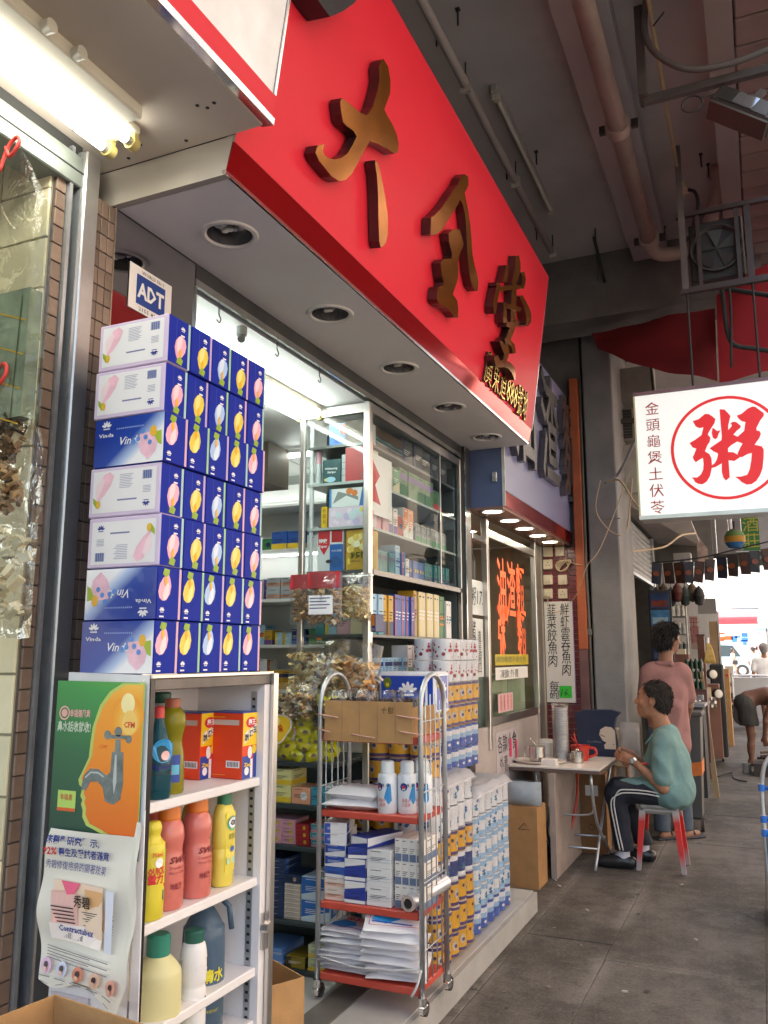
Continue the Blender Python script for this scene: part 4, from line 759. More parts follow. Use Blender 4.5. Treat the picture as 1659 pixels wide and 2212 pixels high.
# ================================================================== inside the pharmacy
PALS = [('white', 'e2e2e0'), ('white', 'd8dce0'), ('white', 'e6e0da'), ('pale blue', '9fc4dc'), ('pink', 'dcaab8'), ('cream', 'd8ccaa'), ('blue', '2c58a8'), ('red', 'b02830'), ('teal', '2f8088'), ('gold', 'c89a2a'), ('grey', '9a9ea2'), ('green', '3f7a4a')]
ACCS = [('red', 'c02832'), ('blue', '2a4fa8'), ('green', '2f8a5a'), ('orange', 'e07828'), ('teal', '2a98a8'), ('purple', '6a4a98'), ('yellow', 'e2c034'), ('navy', '1e2a5a')]
_mb = {}
def medmesh(w, d, h, col, acc, lay):
    k = (round(w, 3), round(d, 3), round(h, 3), col, acc, lay)
    if k in _mb: return _mb[k]
    b = B(); cm = mat(hx(col), .4, 0, .03, 9); am = mat(hx(acc), .4, var=.02); b.box((-w / 2, 0, 0), (w / 2, d, h), cm, min(.0015, w * .05))
    for fr, W in ((FR((-w / 2, 0, 0), X, Z), w), (FR((-w / 2, 0, 0), X, Z), w), (FR((w / 2, 0, 0), Y, Z), d))[1:]:
        if lay == 0: b.rect(fr, .002, h * .62, W - .002, h * .82, am)
        elif lay == 1: b.rect(fr, .002, .002, W - .002, h * .34, am)
        elif lay == 2: b.rect(fr, .002, .002, W * .28, h - .002, am)
        elif lay == 3: b.flat([(.002, h * .2), (W - .002, h * .55), (W - .002, h - .002), (.002, h - .002)], fr, am)
        elif lay == 4: b.disc(fr, W * .65, h * .5, min(W, h) * .26, am, seg=10)
        else: b.rect(fr, .002, h * .45, W - .002, h * .52, am); b.rect(fr, .002, h * .3, W - .002, h * .34, am)
        dk = INK if lay in (1, 4, 5, 0) else PWH
        for q in range(3): b.rect(fr, W * .15, h * (.56 - q * .08), W * (.8 - .12 * q), h * (.585 - q * .08), dk, .0014)
        b.rect(fr, W * .15, h * .88, W * .6, h * .91, INK if lay != 3 else PWH, .0014)
    _mb[k] = b.mesh('medicine_box'); return _mb[k]
def place(name, me, loc, rz, label, cat, group):
    o = bpy.data.objects.new(name, me); COL.objects.link(o); o.location = loc; o.rotation_euler = (0, 0, rz); return tag(o, label, cat, group)
def shelf_row(x, y, z, ln, face, phrase, hr, wr, d=.09, pal=PALS, stack=1, run=2.5, gap=.002, group=None, jit=.055, dead=0):
    """boxes of goods side by side; face 'C' looks to the camera, 'S' to the street"""
    p = 0; n = 0; left = 0
    while p < ln:
        if left <= 0:
            cn, ch = rnd.choice(pal); an, ah = rnd.choice(ACCS); 
            if an == cn: an, ah = ACCS[0]
            w = rnd.uniform(*wr); h = rnd.uniform(*hr); lay = rnd.randrange(6); left = max(1, int(rnd.expovariate(1 / run))); p += rnd.choice((0, 0, .006, .02)); w = round(w, 3); h = round(h, 3)
        if p + w > ln: break
        me = medmesh(w, d, h, ch, ah, lay); k = max(1, int(stack / h)) if stack > 1e-3 and stack != 1 else 1
        for q in range(k):
            lab = f'{cn} box with {an} print, {ORD[min(n, 38)]} along {phrase}'
            ox, oy = (x + p + w / 2, y) if face == 'C' else (x, y + p + w / 2)
            j = rnd.uniform(0, jit * .3)
            place('medicine_box', me, (ox, oy + j, z + q * (h + .0005)) if face == 'C' else (ox - j, oy, z + q * (h + .0005)), (0 if face == 'C' else math.pi / 2) + rnd.uniform(-jit, jit), lab, 'medicine box', group or f'boxes on {phrase}'); n += 1
        p += w + gap; left -= 1
# ceiling lamps
il = twin_lamp('fluorescent_lamp', 'lit twin white fluorescent lamp under the pharmacy ceiling', -2.10, -2.22, 2.2, 3.83, 2.822, ((-2.24, 2.15, 2.845), (-2.08, 3.84, 2.875)), m_tube2)
def single_lamp(label, a, c, m=glow((.90, 1, .97), 3.5), r=.013):
    t = thing('strip_lamp', label, 'lamp'); a, c = V(a), V(c); d = (c - a).normalized(); b = B(); b.cyl(a, c, r, m, seg=10); b.build('lamp_tube', t)
    b = B(); b.cyl(a - d * .03, a - d * .001, r * 1.3, WHITEP, seg=10); b.cyl(c + d * .001, c + d * .03, r * 1.3, WHITEP, seg=10); b.build('end_cap', t); b = B(); e = V((0, 0, r + .012)); lo = [min(a[i], c[i]) - .02 for i in range(3)]; hi = [max(a[i], c[i]) + .02 for i in range(3)]; lo[2] = hi[2] - .004; hi[2] = lo[2] + .02; b.box(lo, hi, WHITEP); b.build('batten', t)
single_lamp('lit strip lamp across the rear of the pharmacy ceiling', (-3.7, 4.55, 2.82), (-2.55, 4.55, 2.82))
single_lamp('lit strip lamp over the upper rear shelves', (-3.8, 5.12, 2.61), (-2.4, 5.12, 2.61))
single_lamp('lit strip lamp under the middle rear shelf', (-3.8, 5.12, 2.26), (-2.4, 5.12, 2.26))
for i, (y, x) in enumerate(((2.51, -1.825), (2.92, -1.815), (3.30, -1.815))):
    b = B(); b.tube(smooth([(x, y, 2.874), (x, y, 2.845), (x, y + .012, 2.83), (x, y + .004, 2.812), (x, y - .014, 2.818)], 4), .0025, DARKMETAL, 6); solo(b, 'ceiling_hook', f'small metal hook under the white pharmacy ceiling, {ORD[i]} from the mirror panel', 'hook', group='ceiling hooks')
b = B(); b.cyl((-1.86, 2.717, 2.874), (-1.86, 2.717, 2.84), .022, mat((.25, .27, .26), .4), seg=16); b.cyl((-1.86, 2.717, 2.839), (-1.85, 2.70, 2.815), .016, mat((.15, .17, .16), .3), seg=12); solo(b, 'dome_camera', 'small round camera fixed to the pharmacy ceiling near the rail', 'camera')
# rear shelving
t = thing('wall_shelving', 'white shelving full of medicine boxes along the rear wall', 'shelving')
b = B(); b.box((-4.2, 5.27, .12), (-2.25, 5.298, 2.8), WHITEP); b.build('back_panel', t)
RS = [1.02, 1.32, 1.62, 1.92, 2.28, 2.60]
for z in RS: B().box((-4.2, 4.98 if z != 1.92 else 4.8, z - .02), (-2.25, 5.269, z), WHITEP).build('shelf', t)
for i, z in enumerate(RS[:-1]): shelf_row(-3.75, 5.02, z + .0005, 1.45, 'C', f'rear shelf {("one", "two", "three", "four", "five")[i]} counted upward', (.07, .16), (.05, .13), .15, stack=.2 if i % 2 else 1, run=2)
b = B(); b.box((-2.90, 4.3, 2.60), (-2.72, 4.55, 2.86), mat((.16, .13, .10), .6)); solo(b, 'speaker_box', 'brown box hanging at the ceiling inside the pharmacy', 'box')
# glass case
CX0, CX1, CY0, CY1, CZ0, CZ1 = -2.215, -1.79, 3.816, 5.27, 1.28, 2.862
t = thing('glass_case', 'tall steel framed glass display case of boxed remedies', 'display case')
b = B()
for x, y in ((CX0, CY0), (CX1 - .03, CY0), (CX1 - .03, CY1 - .03)): B().box((x, y, CZ0), (x + .03, y + .03, CZ1), STEEL, .003).build('post', t)
B().box((CX1 - .034, CY0 - .02, .12), (CX1 + .002, CY0 - .001, CZ1), STEEL, .004).build('post', t)

for q in (((CX0 + .0305, CY0 + .002, CZ1 - .05), (CX1 - .0305, CY0 + .028, CZ1 - .001)), ((CX1 - .028, CY0 + .0305, CZ1 - .05), (CX1 - .002, CY1 - .0305, CZ1 - .001)), ((CX0 + .0305, CY0 + .002, CZ0), (CX1 - .0305, CY0 + .028, CZ0 + .03)), ((CX1 - .028, CY0 + .0305, CZ0), (CX1 - .002, CY1 - .0305, CZ0 + .03))): B().box(*q, STEEL).build('frame_rail', t)
b = B(); b.box((CX0 + .005, CY0 + .3, CZ0), (CX0 + .03, CY1 - .031, CZ1 - .06), mat((.10, .12, .12), .4)); b.box((CX0 + .035, CY1 - .028, CZ0), (CX1 - .035, CY1 - .004, CZ1 - .06), mat((.09, .11, .11), .4)); b.build('back_panel', t)
CS = [2.66, 2.455, 2.215, 1.985, 1.655, 1.42]
for z in CS: B().box((CX0 + .035, CY0 + .035, z - .014), (CX1 - .035, CY1 - .035, z), mat((.10, .11, .11), .3) if z in (2.66, 1.985, 1.655) else mat((.38, .42, .42), .3)).build('shelf', t)
b = B(); b.quad((CX0 + .03, CY0 + .014, CZ0 + .03), (CX1 - .03, CY0 + .014, CZ0 + .03), (CX1 - .03, CY0 + .014, CZ1 - .05), (CX0 + .03, CY0 + .014, CZ1 - .05), GLASS); b.build('glass_pane', t)
b = B(); b.quad((CX1 - .014, CY0 + .03, 1.99), (CX1 - .014, CY1 - .03, 1.99), (CX1 - .014, CY1 - .03, CZ1 - .05), (CX1 - .014, CY0 + .03, CZ1 - .05), GLASS); b.build('glass_pane', t)
b = B(); b.box((CX1 - .012, 4.86, 1.99), (CX1 - .004, 4.872, CZ1 - .05), STEEL); b.box((CX1 - .022, CY0 + .031, 1.955), (CX1 + .004, CY1 - .031, 1.983), mat((.22, .2, .19), .2, .8, .1)); b.build('sliding_track', t)
for k in range(14): 
    if k % 2: B().box((CX1 - .004, CY0 + .031, 2.02 + k * .045), (CX1 - .0025, CY0 + .04, 2.065 + k * .045), REDINK).build('stripe', t)
b = B(); b.cyl((CX0 + .05, CY0 + .05, CZ0 + .6), (CX0 + .05, CY0 + .05, CZ1 - .06), .012, mat((.62, .64, .68), .4), seg=10); b.build('lamp_pole', t)
# named boxes at the near side of the case
def facebox(label, x, z, w, h, col, fn=None, y=CY0 + .05, d=.12):
    b = B(); b.box((0, 0, 0), (w, d, h), mat(hx(col), .4, 0, .03, 9), .0015); fr = FR((0, 0, 0), X, Z)
    if fn: fn(b, fr, w, h)
    return place('medicine_box', b.mesh('medicine_box'), (x, y, z + .0005), 0, label, 'medicine box', 'boxes at the near side of the glass case')
C = lambda h_: mat(hx(h_), .4, var=.02)
facebox('blue and white carton with red spot on the top shelf of the glass case', -2.06, CS[0], .22, .12, 'c8d0d4', lambda b, f, w, h: (b.flat([(.0, .0), (.09, .0), (.18, h), (0, h)], f, C('2a6fc0')), b.disc(f, .09, .085, .03, C('b84030'), .0016), b.disc(f, .05, .03, .02, C('1f58a8'), .0016)))
facebox('dark teal carton with white lettering on the second shelf', -2.10, CS[1], .11, .13, '1f4a50', lambda b, f, w, h: (b.text('Whitening', f, .015, .075, .012, PWH, w=.075, bold=.02), b.text('Strips', f, .03, .055, .012, PWH, w=.05, bold=.02), b.disc(f, .05, .02, .03, C('9ac0d8'), .001, .015), b.disc(f, .02, .02, .008, C('e0d050'), .0016)))
facebox('grey carton row beside the dark teal carton', -1.985, CS[1], .09, .15, 'a8b4b8', lambda b, f, w, h: [b.rect(f, .0, k * .035, w, k * .035 + .003, C('6a7880')) for k in range(1, 4)])
facebox('cream upright carton printed with a grey letter c', -1.90, CS[1], .075, .175, 'd8d6c6', lambda b, f, w, h: (b.text('C', f, .02, .015, .024, C('4a6a60'), bold=.02), b.text('plus', f, .05, .08, .012, C('3a98b0'), rot=math.pi / 2), [b.rect(f, .045, .04 + k * .006, .05, .043 + k * .006, C('8a9a9a')) for k in range(4)]))
b = B(); b.cyl((0, 0, 0), (0, 0, .12), .017, C('c8ccd0')); b.cyl((0, 0, .1201), (0, 0, .19), .017, C('dca8b8')); solo(b, 'cosmetic_tube', 'pink and white tube standing at the glass case corner post', 'tube', (-2.145, CY0 + .09, CS[1]))
facebox('wide pastel carton with pale flowers on the third shelf', -2.06, CS[2], .225, .105, 'dcc8dc', lambda b, f, w, h: [b.disc(f, rnd.uniform(.02, w - .02), rnd.uniform(.02, h - .02), rnd.uniform(.01, .025), C(rnd.choice(['e8d8e8', 'c8d8e0', 'e8c8d4', 'c8b8dc'])), .001 + k * .0002) for k in range(14)] + [b.disc(f, w - .03, h - .02, .010, C('e8dc50'), .006)])
facebox('blue and white carton with orange fruit picture on a pastel carton', -2.055, CS[2] + .106, .215, .10, 'e2e4e6', lambda b, f, w, h: (b.flat([(w - .04, 0), (w, 0), (w, h), (w - .02, h)], f, C('2f6fc0')), b.flat([(.02, .02), (.10, .06), (.17, .03), (.17, .05), (.05, .085)], f, C('8a8f90'), .001), b.disc(f, .12, h - .018, .022, C('d87838'), .0014, .017), b.disc(f, .15, h - .03, .017, C('d87838'), .0018), b.rect(f, 0, 0, .012, h, C('3a88c8'), .001)))
facebox('narrow yellow carton leaning at the pastel carton end', -2.105, CS[2], .035, .115, 'd8b028', lambda b, f, w, h: [b.text('參茸丸'[k], f, .009, .085 - k * .03, .016, C('7a2a1a'), d=.001) for k in range(3)])
facebox('red white and blue promotion carton on the fourth shelf', -2.125, CS[3], .155, .215, 'd8dce0', lambda b, f, w, h: (b.rect(f, .075, 0, w, .14, C('2f66b4')), b.flat([(.005, .14), (.075, .14), (.04, .085)], f, C('c82838'), .0016), b.rect(f, .005, .14, .075, h - .002, C('c83038'), .001), b.rect(f, .085, .15, w - .005, h - .002, C('b82830'), .001), b.text('特效', f, .01, .15, .018, PWH, w=.05, d=.002, bold=.03), b.text('Super', f, .01, .125, .014, PWH, w=.05, d=.0024, bold=.03), b.disc(f, .11, .045, .032, C('2a5a98'), .0024), b.disc(f, .07, .05, .018, C('30343a'), .003, .01), b.text('永久保健', f, .085, .1, .01, PWH, w=.06, d=.002)))
facebox('gold carton with blossom print and green characters', -1.955, CS[3], .13, .21, 'c89c34', lambda b, f, w, h: ([b.disc(f, .065 + .04 * math.cos(k), .14 + .035 * math.sin(k * 1.7), .018, C(rnd.choice(['f0e0a0', 'e8c860', 'e8a040', 'f4ecc8'])), .001 + k * .0002) for k in range(12)], b.text('壯腰健', f, .03, .062, .026, C('4a5a1a'), w=.085, d=.004, bold=.03), b.text('MON CHU', f, .035, .04, .01, C('5a4a1a'), w=.05, d=.004, bold=.02), b.rect(f, .012, .03, .022, .06, C('e8e060'), .001)))
facebox('white carton with green label under the hanging bags', -2.07, CS[5], .20, .03, 'e0e4e2', lambda b, f, w, h: b.rect(f, .0, .0, .05, .03, C('2f7a50')))
# street side of the case
pr = [('white', 'e2e2e0'), ('white', 'dfe2e4'), ('white', 'e8dcd8'), ('pink', 'd8a0ac'), ('pale blue', '9fc4dc'), ('red', 'b02830'), ('grey', '9a9ea2')]
pd_ = [('brown', '4a3020'), ('navy', '20285a'), ('gold', 'a87a20'), ('red', 'a02028'), ('grey', '505458')]
shelf_row(CX1 - .05, CY0 + .05, CS[0] + .0005, 1.30, 'S', 'the top street shelf of the case', (.12, .15), (.10, .2), .12, pd_)
shelf_row(CX1 - .05, CY0 + .05, CS[1] + .0005, 1.30, 'S', 'the second street shelf of the case', (.11, .19), (.07, .14), .12, PALS)
shelf_row(CX1 - .05, CY0 + .05, CS[2] + .0005, 1.30, 'S', 'the third street shelf of the case', (.11, .19), (.04, .08), .1, pr)
shelf_row(CX1 - .05, CY0 + .05, CS[3] + .0005, 1.30, 'S', 'the fourth street shelf of the case', (.11, .19), (.04, .07), .1, PALS, run=3)
shelf_row(CX1 - .03, CY0 + .05, CS[4] + .0005, 1.30, 'S', 'the open fifth street shelf of the case', (.2, .27), (.035, .075), .1, PALS, run=3)
shelf_row(CX1 - .03, CY0 + .05, CS[5] + .0005, 1.30, 'S', 'the open sixth street shelf of the case', (.1, .19), (.035, .07), .1, pr, run=3)
shelf_row(CX0 + .05, CY0 + .1, CS[4] + .0005, .3, 'C', 'the fifth near shelf of the case', (.1, .19), (.04, .07), .1, PALS, run=3)
b = B(); f = FR((0, 0, 0), Y, Z); b.box((-.002, 0, 0), (0, .30, .33), PWH); b.flat([(0, .33), (.14, .22), (.08, .16), (.15, .06), (.05, .07), (.0, 0)], f, REDINK, .0008); b.disc(f, .05, .12, .04, REDINK, .001); solo(b, 'flower_card', 'white card with red flower shape behind the street pane of the case', 'card', (CX1 - .03, CY0 + .04, 2.28))
b = B(); b.box((0, -.10, -.09), (.05, .0, .0), C('20306a'), .002); b.rect(FR((0, -.1001, -.09), X, Z), .004, .03, .046, .085, C('e08828'), .0008); b.text('TOPEX', FR((0, -.1001, -.09), X, Z), .004, .008, .01, PWH, w=.042); o = solo(b, 'medicine_box', 'navy box with orange picture and white lettering at the case corner', 'medicine box', (CX1 - .03, CY0 + .12, 1.755)); 
# jamb between this shop and the next
t = thing('shop_jamb', 'dark steel shutter jamb with bright strips at the far end of the pharmacy', 'post')
b = B(); b.box((-1.86, 5.272, .12), (-1.765, 5.38, 2.955), mat((.10, .09, .085), .35, .5, .15, 5)); b.build('post', t)
for x in (-1.80, -1.764): b = B(); b.box((x - .002, 5.262, .12), (x + .003, 5.2715, 2.95), CHROME); b.build('bright_strip', t)
# ------------------------------------------------------------------ dried goods, bags, sweets
def bits(n, box, cols, smin, smax, flat=.3, shape='slice'):
    b = B(); ms = [mat(hx(c), .75, 0, .12, 40) for c in cols]
    for i in range(n):
        c = V([rnd.uniform(lo, hi) for lo, hi in box]); smin_, smax_ = smin * .72, smax * .72; R = Matrix.Rotation(rnd.uniform(0, 6.28), 3, 'Z') @ Matrix.Rotation(rnd.uniform(-1.2, 1.2), 3, 'X') @ Matrix.Rotation(rnd.uniform(-1, 1), 3, 'Y'); s_ = rnd.uniform(smin_, smax_)
        b.obox(c, (s_, s_ * rnd.uniform(.35, .8), s_ * flat), rnd.choice(ms), R)
    return b
def pillow(w, h, d, m, nx=10, nz=10, amp=.006, seed=1):
    """a plastic bag skin: two bulging faces that meet at the rim"""
    r = random.Random(seed); b = B(); vs = []; 
    for s_ in (-1, 1):
        for j in range(nz + 1):
            for i in range(nx + 1):
                u, v = i / nx, j / nz; q = (math.sin(math.pi * u) ** .6) * (math.sin(math.pi * min(1, v * .93 + .03)) ** .55)
                edge = i in (0, nx) or j in (0, nz)
                vs.append(((u - .5) * w + (0 if edge else r.uniform(-amp, amp)), s_ * d / 2 * q + (0 if edge else r.uniform(-amp, amp)), v * h + (r.uniform(-amp, amp) if not edge else r.uniform(-amp, amp) * .6)))
    k = (nx + 1) * (nz + 1); fs = []
    for s_ in (0, 1):
        for j in range(nz):
            for i in range(nx):
                a = s_ * k + j * (nx + 1) + i; f = (a, a + 1, a + nx + 2, a + nx + 1); fs.append(f if s_ == 0 else f[::-1])
    return b.add(vs, fs, m, True)
def goods_bag(label, loc, w, h, d, cols, n, sz, header=None, rz=0, tilt=0, price=0, group='clear bags of dried goods', fill=.70):
    t = thing('goods_bag', label, 'bag', loc, group, rz); t.rotation_euler = (0, tilt, rz)
    tag(bits(int(n * 1.7), ((-w * .40, w * .40), (-d * .34, d * .34), (.02, h * fill)), cols, *sz).build('dried_slices', t), kind='stuff')
    pillow(w, h, d, CLEAR, seed=n).build('plastic_film', t)
    if header: b = B(); b.add([(-w * .45, -.02, h * .70), (w * .45, -.02, h * .70), (w * .46, -.008, h * 1.0), (-w * .46, -.008, h * 1.0), (-w * .45, .02, h * .70), (w * .45, .02, h * .70)], [(0, 1, 2, 3), (4, 3, 2, 5)], mat(hx(header), .5)); b.build('header', t)
    if price:
        b = B(); f = FR((-w * .35, -d * .52, h * .22), X, Z); b.rect(f, 0, 0, w * .7, h * .34, PWH, 0)
        for k in range(4): b.rect(f, .006, h * .28 - k * .016, w * (.62 - .1 * (k % 2)), h * .28 - k * .016 + .005, mat(hx('4a4a78'), .5, var=0), .0008)
        b.build('price_label', t)
    return t
BR = ['c89c6c', 'd8ae7c', 'ac845a', 'e0bc8c']; CRM_ = ['f4e0a8', 'e8d094', 'fcf0c4', 'e0bc84']
goods_bag('clear bag of brown dried slices with red header, hung leftmost', (-2.08, 3.66, 1.70), .17, .25, .07, BR, 90, (.022, .04, .2), 'b81c2c')
goods_bag('clear bag of dried slices with red header and white price label', (-1.945, 3.62, 1.685), .19, .27, .08, BR + ['e8dcc8'], 90, (.022, .04, .2), 'b81c2c', price=1)
goods_bag('clear bag of pale yellow dried slices hung by the steel post', (-1.80, 3.66, 1.71), .17, .235, .08, CRM_, 110, (.03, .045, .18))
b = B(); b.cyl((-2.2, 3.70, 1.935), (-1.72, 3.70, 1.935), .004, STEEL, seg=6); solo(b, 'hanging_rail', 'thin steel rail carrying the three hanging bags', 'rail')
# table rack beside the cabinet
t = thing('display_rack', 'dark metal display rack of small medicine boxes behind the trolley', 'rack')
RZ = [1.05, .858, .671, .346, .14]
for z in RZ: B().box((-2.5, 3.56, z - .022), (-1.865, 4.0, z), mat((.05, .07, .08), .3, .4, .1), .003).build('shelf', t)
for x in (-2.5, -1.885): B().box((x, 4.0, .12), (x + .02, 4.02, 1.05), GALV).build('upright', t)
b = B(); b.box((-2.5, 4.021, .12), (-1.86, 4.03, 1.05), mat((.10, .13, .14), .5)); b.build('back_panel', t)
goods_bag('large open clear bag heaped with pale dried roots', (-2.08, 3.82, 1.28), .34, .34, .22, CRM_ + ['e8e4d4', '9c7850'], 230, (.03, .06, .3), rz=.1, fill=.8)
goods_bag('large clear bag of orange-brown dried slices leaning on the steel post', (-1.875, 3.80, 1.30), .24, .32, .14, ['f0bc80', 'e0a868', 'f4d09c', 'f0e8d8'], 110, (.04, .07, .2), rz=-.1, tilt=.18)
goods_bag('small clear bag of reddish brown dried fruit in front of roots', (-1.93, 3.62, 1.16), .17, .22, .10, ['6a4030', '7a5440', '9a7050'], 120, (.014, .024, .6))
goods_bag('clear bag of cream mushrooms beside the green packet', (-2.10, 3.60, 1.235), .26, .18, .12, ['c89c68', 'dcc090', 'f0e4c8', '8a6844'], 120, (.025, .045, .35))
def sweet(k):
    w, h = .085, .05; b = B(); m = mat(hx(('dcd410', 'e8e01c', 'c4c40c', 'f0e42c')[k]), .18, 0, .12, 30, coat=.4); n = 6; vs = []
    for s_ in (-1, 1):
        for j in range(5):
            for i in range(n + 1):
                u, v = i / n, j / 4; pin = 1 if 0 < i < n else .75; q = (math.sin(math.pi * u) ** .7) * (math.sin(math.pi * v) ** .6)
                vs.append(((u - .5) * w, s_ * .016 * q, (v - .5) * h * pin))
    fs = []
    for s_ in (0, 1):
        for j in range(4):
            for i in range(n):
                a = s_ * 35 + j * 7 + i; f = (a, a + 1, a + 8, a + 7); fs.append(f if s_ == 0 else f[::-1])
    b.add(vs, fs, m, True); f = FR((0, -.0168, 0), X, Z); b.disc(f, .006, -.002, .016, mat(hx('8a6a58'), .4), .0, .009, 10); b.disc(f, -.012, .003, .009, mat(hx('e8dc50'), .4), .001); return b.mesh('sweet_packet')
_sw = [sweet(k) for k in range(4)]; n = 0
for j in range(8):
    for i in range(5):
        o = place('sweet_packet', _sw[rnd.randrange(4)], (-2.235 + i * .083 + (j % 2) * .02 + rnd.uniform(-.012, .012), 3.60 + rnd.uniform(-.012, .012) + j * .006, 1.078 + j * .036), 0, f'shiny yellow-green sweet packet, {ORD[i]} from the cabinet in the {"bottom" if j == 0 else ORD[j] + " lowest"} layer', 'sweet packet', 'yellow sweet packets heaped on the rack')
        o.rotation_euler = (rnd.uniform(-.5, .3), rnd.uniform(-.45, .45), rnd.uniform(-.3, .3)); n += 1
b = B(); f = FR((0, 0, 0), X, Z); YL = mat(hx('e6b82a'), .4); pts = lambda s_: [(math.cos(a) * (1 + .12 * math.sin(3 * a)) * .082 * s_, math.sin(a) * (1 + .12 * math.sin(3 * a)) * .07 * s_) for a in [k * math.pi / 14 for k in range(28)]]
b.prism(pts(1), f, -.002, 0, mat(hx('e8e0d0'), .4)); b.flat(pts(.9), f, YL, .0008); b.disc(f, -.02, .012, .026, mat(hx('f4e8a0'), .4), .0014, .02); b.disc(f, .0, .03, .02, mat(hx('f0dc80'), .4), .0016, .018); b.text('好味', f, -.005, -.03, .028, mat(hx('c84a1a'), .4), d=.002, w=.05, bold=.03, rot=.35)
o = solo(b, 'sweets_label', 'yellow cloud-shaped label card among the sweet packets', 'label card', (-2.165, 3.555, 1.205)); o.rotation_euler = (-.12, 0, 0)
b = B(); b.quad((-2.27, 3.545, 1.06), (-1.86, 3.545, 1.06), (-1.87, 3.57, 1.40), (-2.27, 3.58, 1.40), PACKF); solo(b, 'plastic_sheet', 'clear plastic sheet over the yellow sweet packets', 'plastic sheet')
# boxes on the rack
RL = lambda n: f'the {n} shelf of the dark rack'
def rbox(label, x, z, w, h, col, acc, lay, d=.15, y=3.575, rz=0): place('medicine_box', medmesh(w, d, h, col, acc, lay), (x + w / 2, y, z + .0005), rz, label, 'medicine box', 'boxes on the dark rack')
rbox('pale yellow carton, lower of two at the top of rack', -2.20, RZ[1], .11, .08, 'd8d490', 'e2c034', 1); rbox('pale yellow carton resting on its twin', -2.198, RZ[1] + .081, .108, .072, 'dcd898', 'e2c034', 1)
rbox('orange and white carton beside the pale yellow pair', -2.085, RZ[1], .10, .075, 'e0a080', 'e8e8e8', 4); rbox('teal carton pair beside the orange carton', -1.98, RZ[1], .07, .08, '3a9cb8', '2a7088', 5); rbox('white carton at the end of the top rack shelf', -1.905, RZ[1], .04, .09, 'dfe2e4', '2a98a8', 0)
shelf_row(-2.3, 3.575, RZ[2] + .0005, .42, 'C', RL('second'), (.032, .045), (.05, .08), .14, pr, stack=.12, run=2)
for k in range(9): rbox(f'flat navy carton, {ORD[k]} from bottom of the dark pile', -2.25, RZ[3] + k * .029, .13, .028, '20345a', '4a70a8', 2, .16)
for k in range(8): rbox(f'flat beige carton, {ORD[k]} from bottom of the beige pile', -2.115, RZ[3] + k * .0195, .085, .019, 'c8b8a8', 'e8e0d8', 0, .16)
rbox('flat navy carton lying across the beige pile', -2.12, RZ[3] + .158, .09, .035, '283a58', 'c8a090', 4)
for k in range(2): rbox(f'bright blue and white carton, {("lower", "upper")[k]} of two at the rack end', -2.025, RZ[3] + k * .098, .15, .096, 'c8dcea', '1f68b8', 3, .2)
for k in range(2): rbox(f'blue and white flat carton, {("lower", "upper")[k]} at the rack foot', -2.27, RZ[4] + k * .036, .15, .035, '6a94d0', 'e2e4ea', 5, .2)
rbox('dark yellow carton lying at the rack foot', -2.10, RZ[4], .10, .05, '8a7420', '4a3a1a', 2); rbox('pale green and yellow carton, lower of the end pair', -1.985, RZ[4], .11, .055, 'ccd8b0', 'e0b83a', 1); rbox('pale green and yellow carton, upper of the end pair', -1.985, RZ[4] + .056, .11, .055, 'd0dcb8', 'e0c05a', 1)

# clear bags hanging in the neighbour's doorway
def door_bag(label, x, ztop, w, h, seed, fill):
    t = thing('hanging_bag', label, 'bag', (x, 1.46, ztop - h)); o = pillow(w, h, .10, film('crisp_bag', (.985, .995, .985), .055, .06, .45, 8, .0), 14, 18, .007, seed).build('plastic_film', t)
    for v in o.data.vertices: k = min(1, (h - v.co.z) / (h * .32) + .08); v.co.x *= k; v.co.y *= k
    b = B(); b.tube(smooth([(-.01, -.03, h - .02), (.02, -.04, h - .06), (.05, -.04, h - .03), (.03, -.03, h + .0), (0, -.03, h - .02), (-.02, -.035, h - .09)], 4), .005, mat((.6, .05, .04), .6), 6); b.build('red_tie', t); fill(t, w, h)
def fa(t, w, h):
    b = B(); b.box((-w * .42, -.02, .03), (w * .36, .02, h * .46), mat(hx('72806a'), .6, 0, .4, 10)); b.build('green_goods', t); b = B(); f = FR((-w * .42, -.0202, .03), X, Z)
    for k in range(4): b.line(f, [(0, .33 - k * .09), (w * .76, .25 - k * .09)], .004, mat(hx('b8962a'), .5), .001)
    for k in range(3): b.line(f, [(.04 + k * .08, .0), (.05 + k * .08, h * .4)], .004, mat(hx('48583a'), .5), .0016)
    b.build('yellow_netting', t)
def fc(t, w, h): tag(bits(150, ((-w * .22, w * .22), (-.015, .015), (h * .45, h * .8)), ['8a6a48', '6f5238', 'a88a60', '4a3a28'], .02, .05).build('dried_goods', t), kind='stuff'); tag(bits(90, ((-w * .36, w * .36), (-.02, .02), (.05, h * .4)), ['e2dcc4', 'd0c8a8', 'c8bc98'], .03, .06).build('dried_goods', t), kind='stuff')
door_bag('clear bag of green goods with yellow netting, hung by the doorway header', -1.735, 2.90, .30, .80, 3, fa); door_bag('clear bag of brown and cream dried goods with red tie in the doorway', -1.715, 2.27, .30, .68, 9, fc)
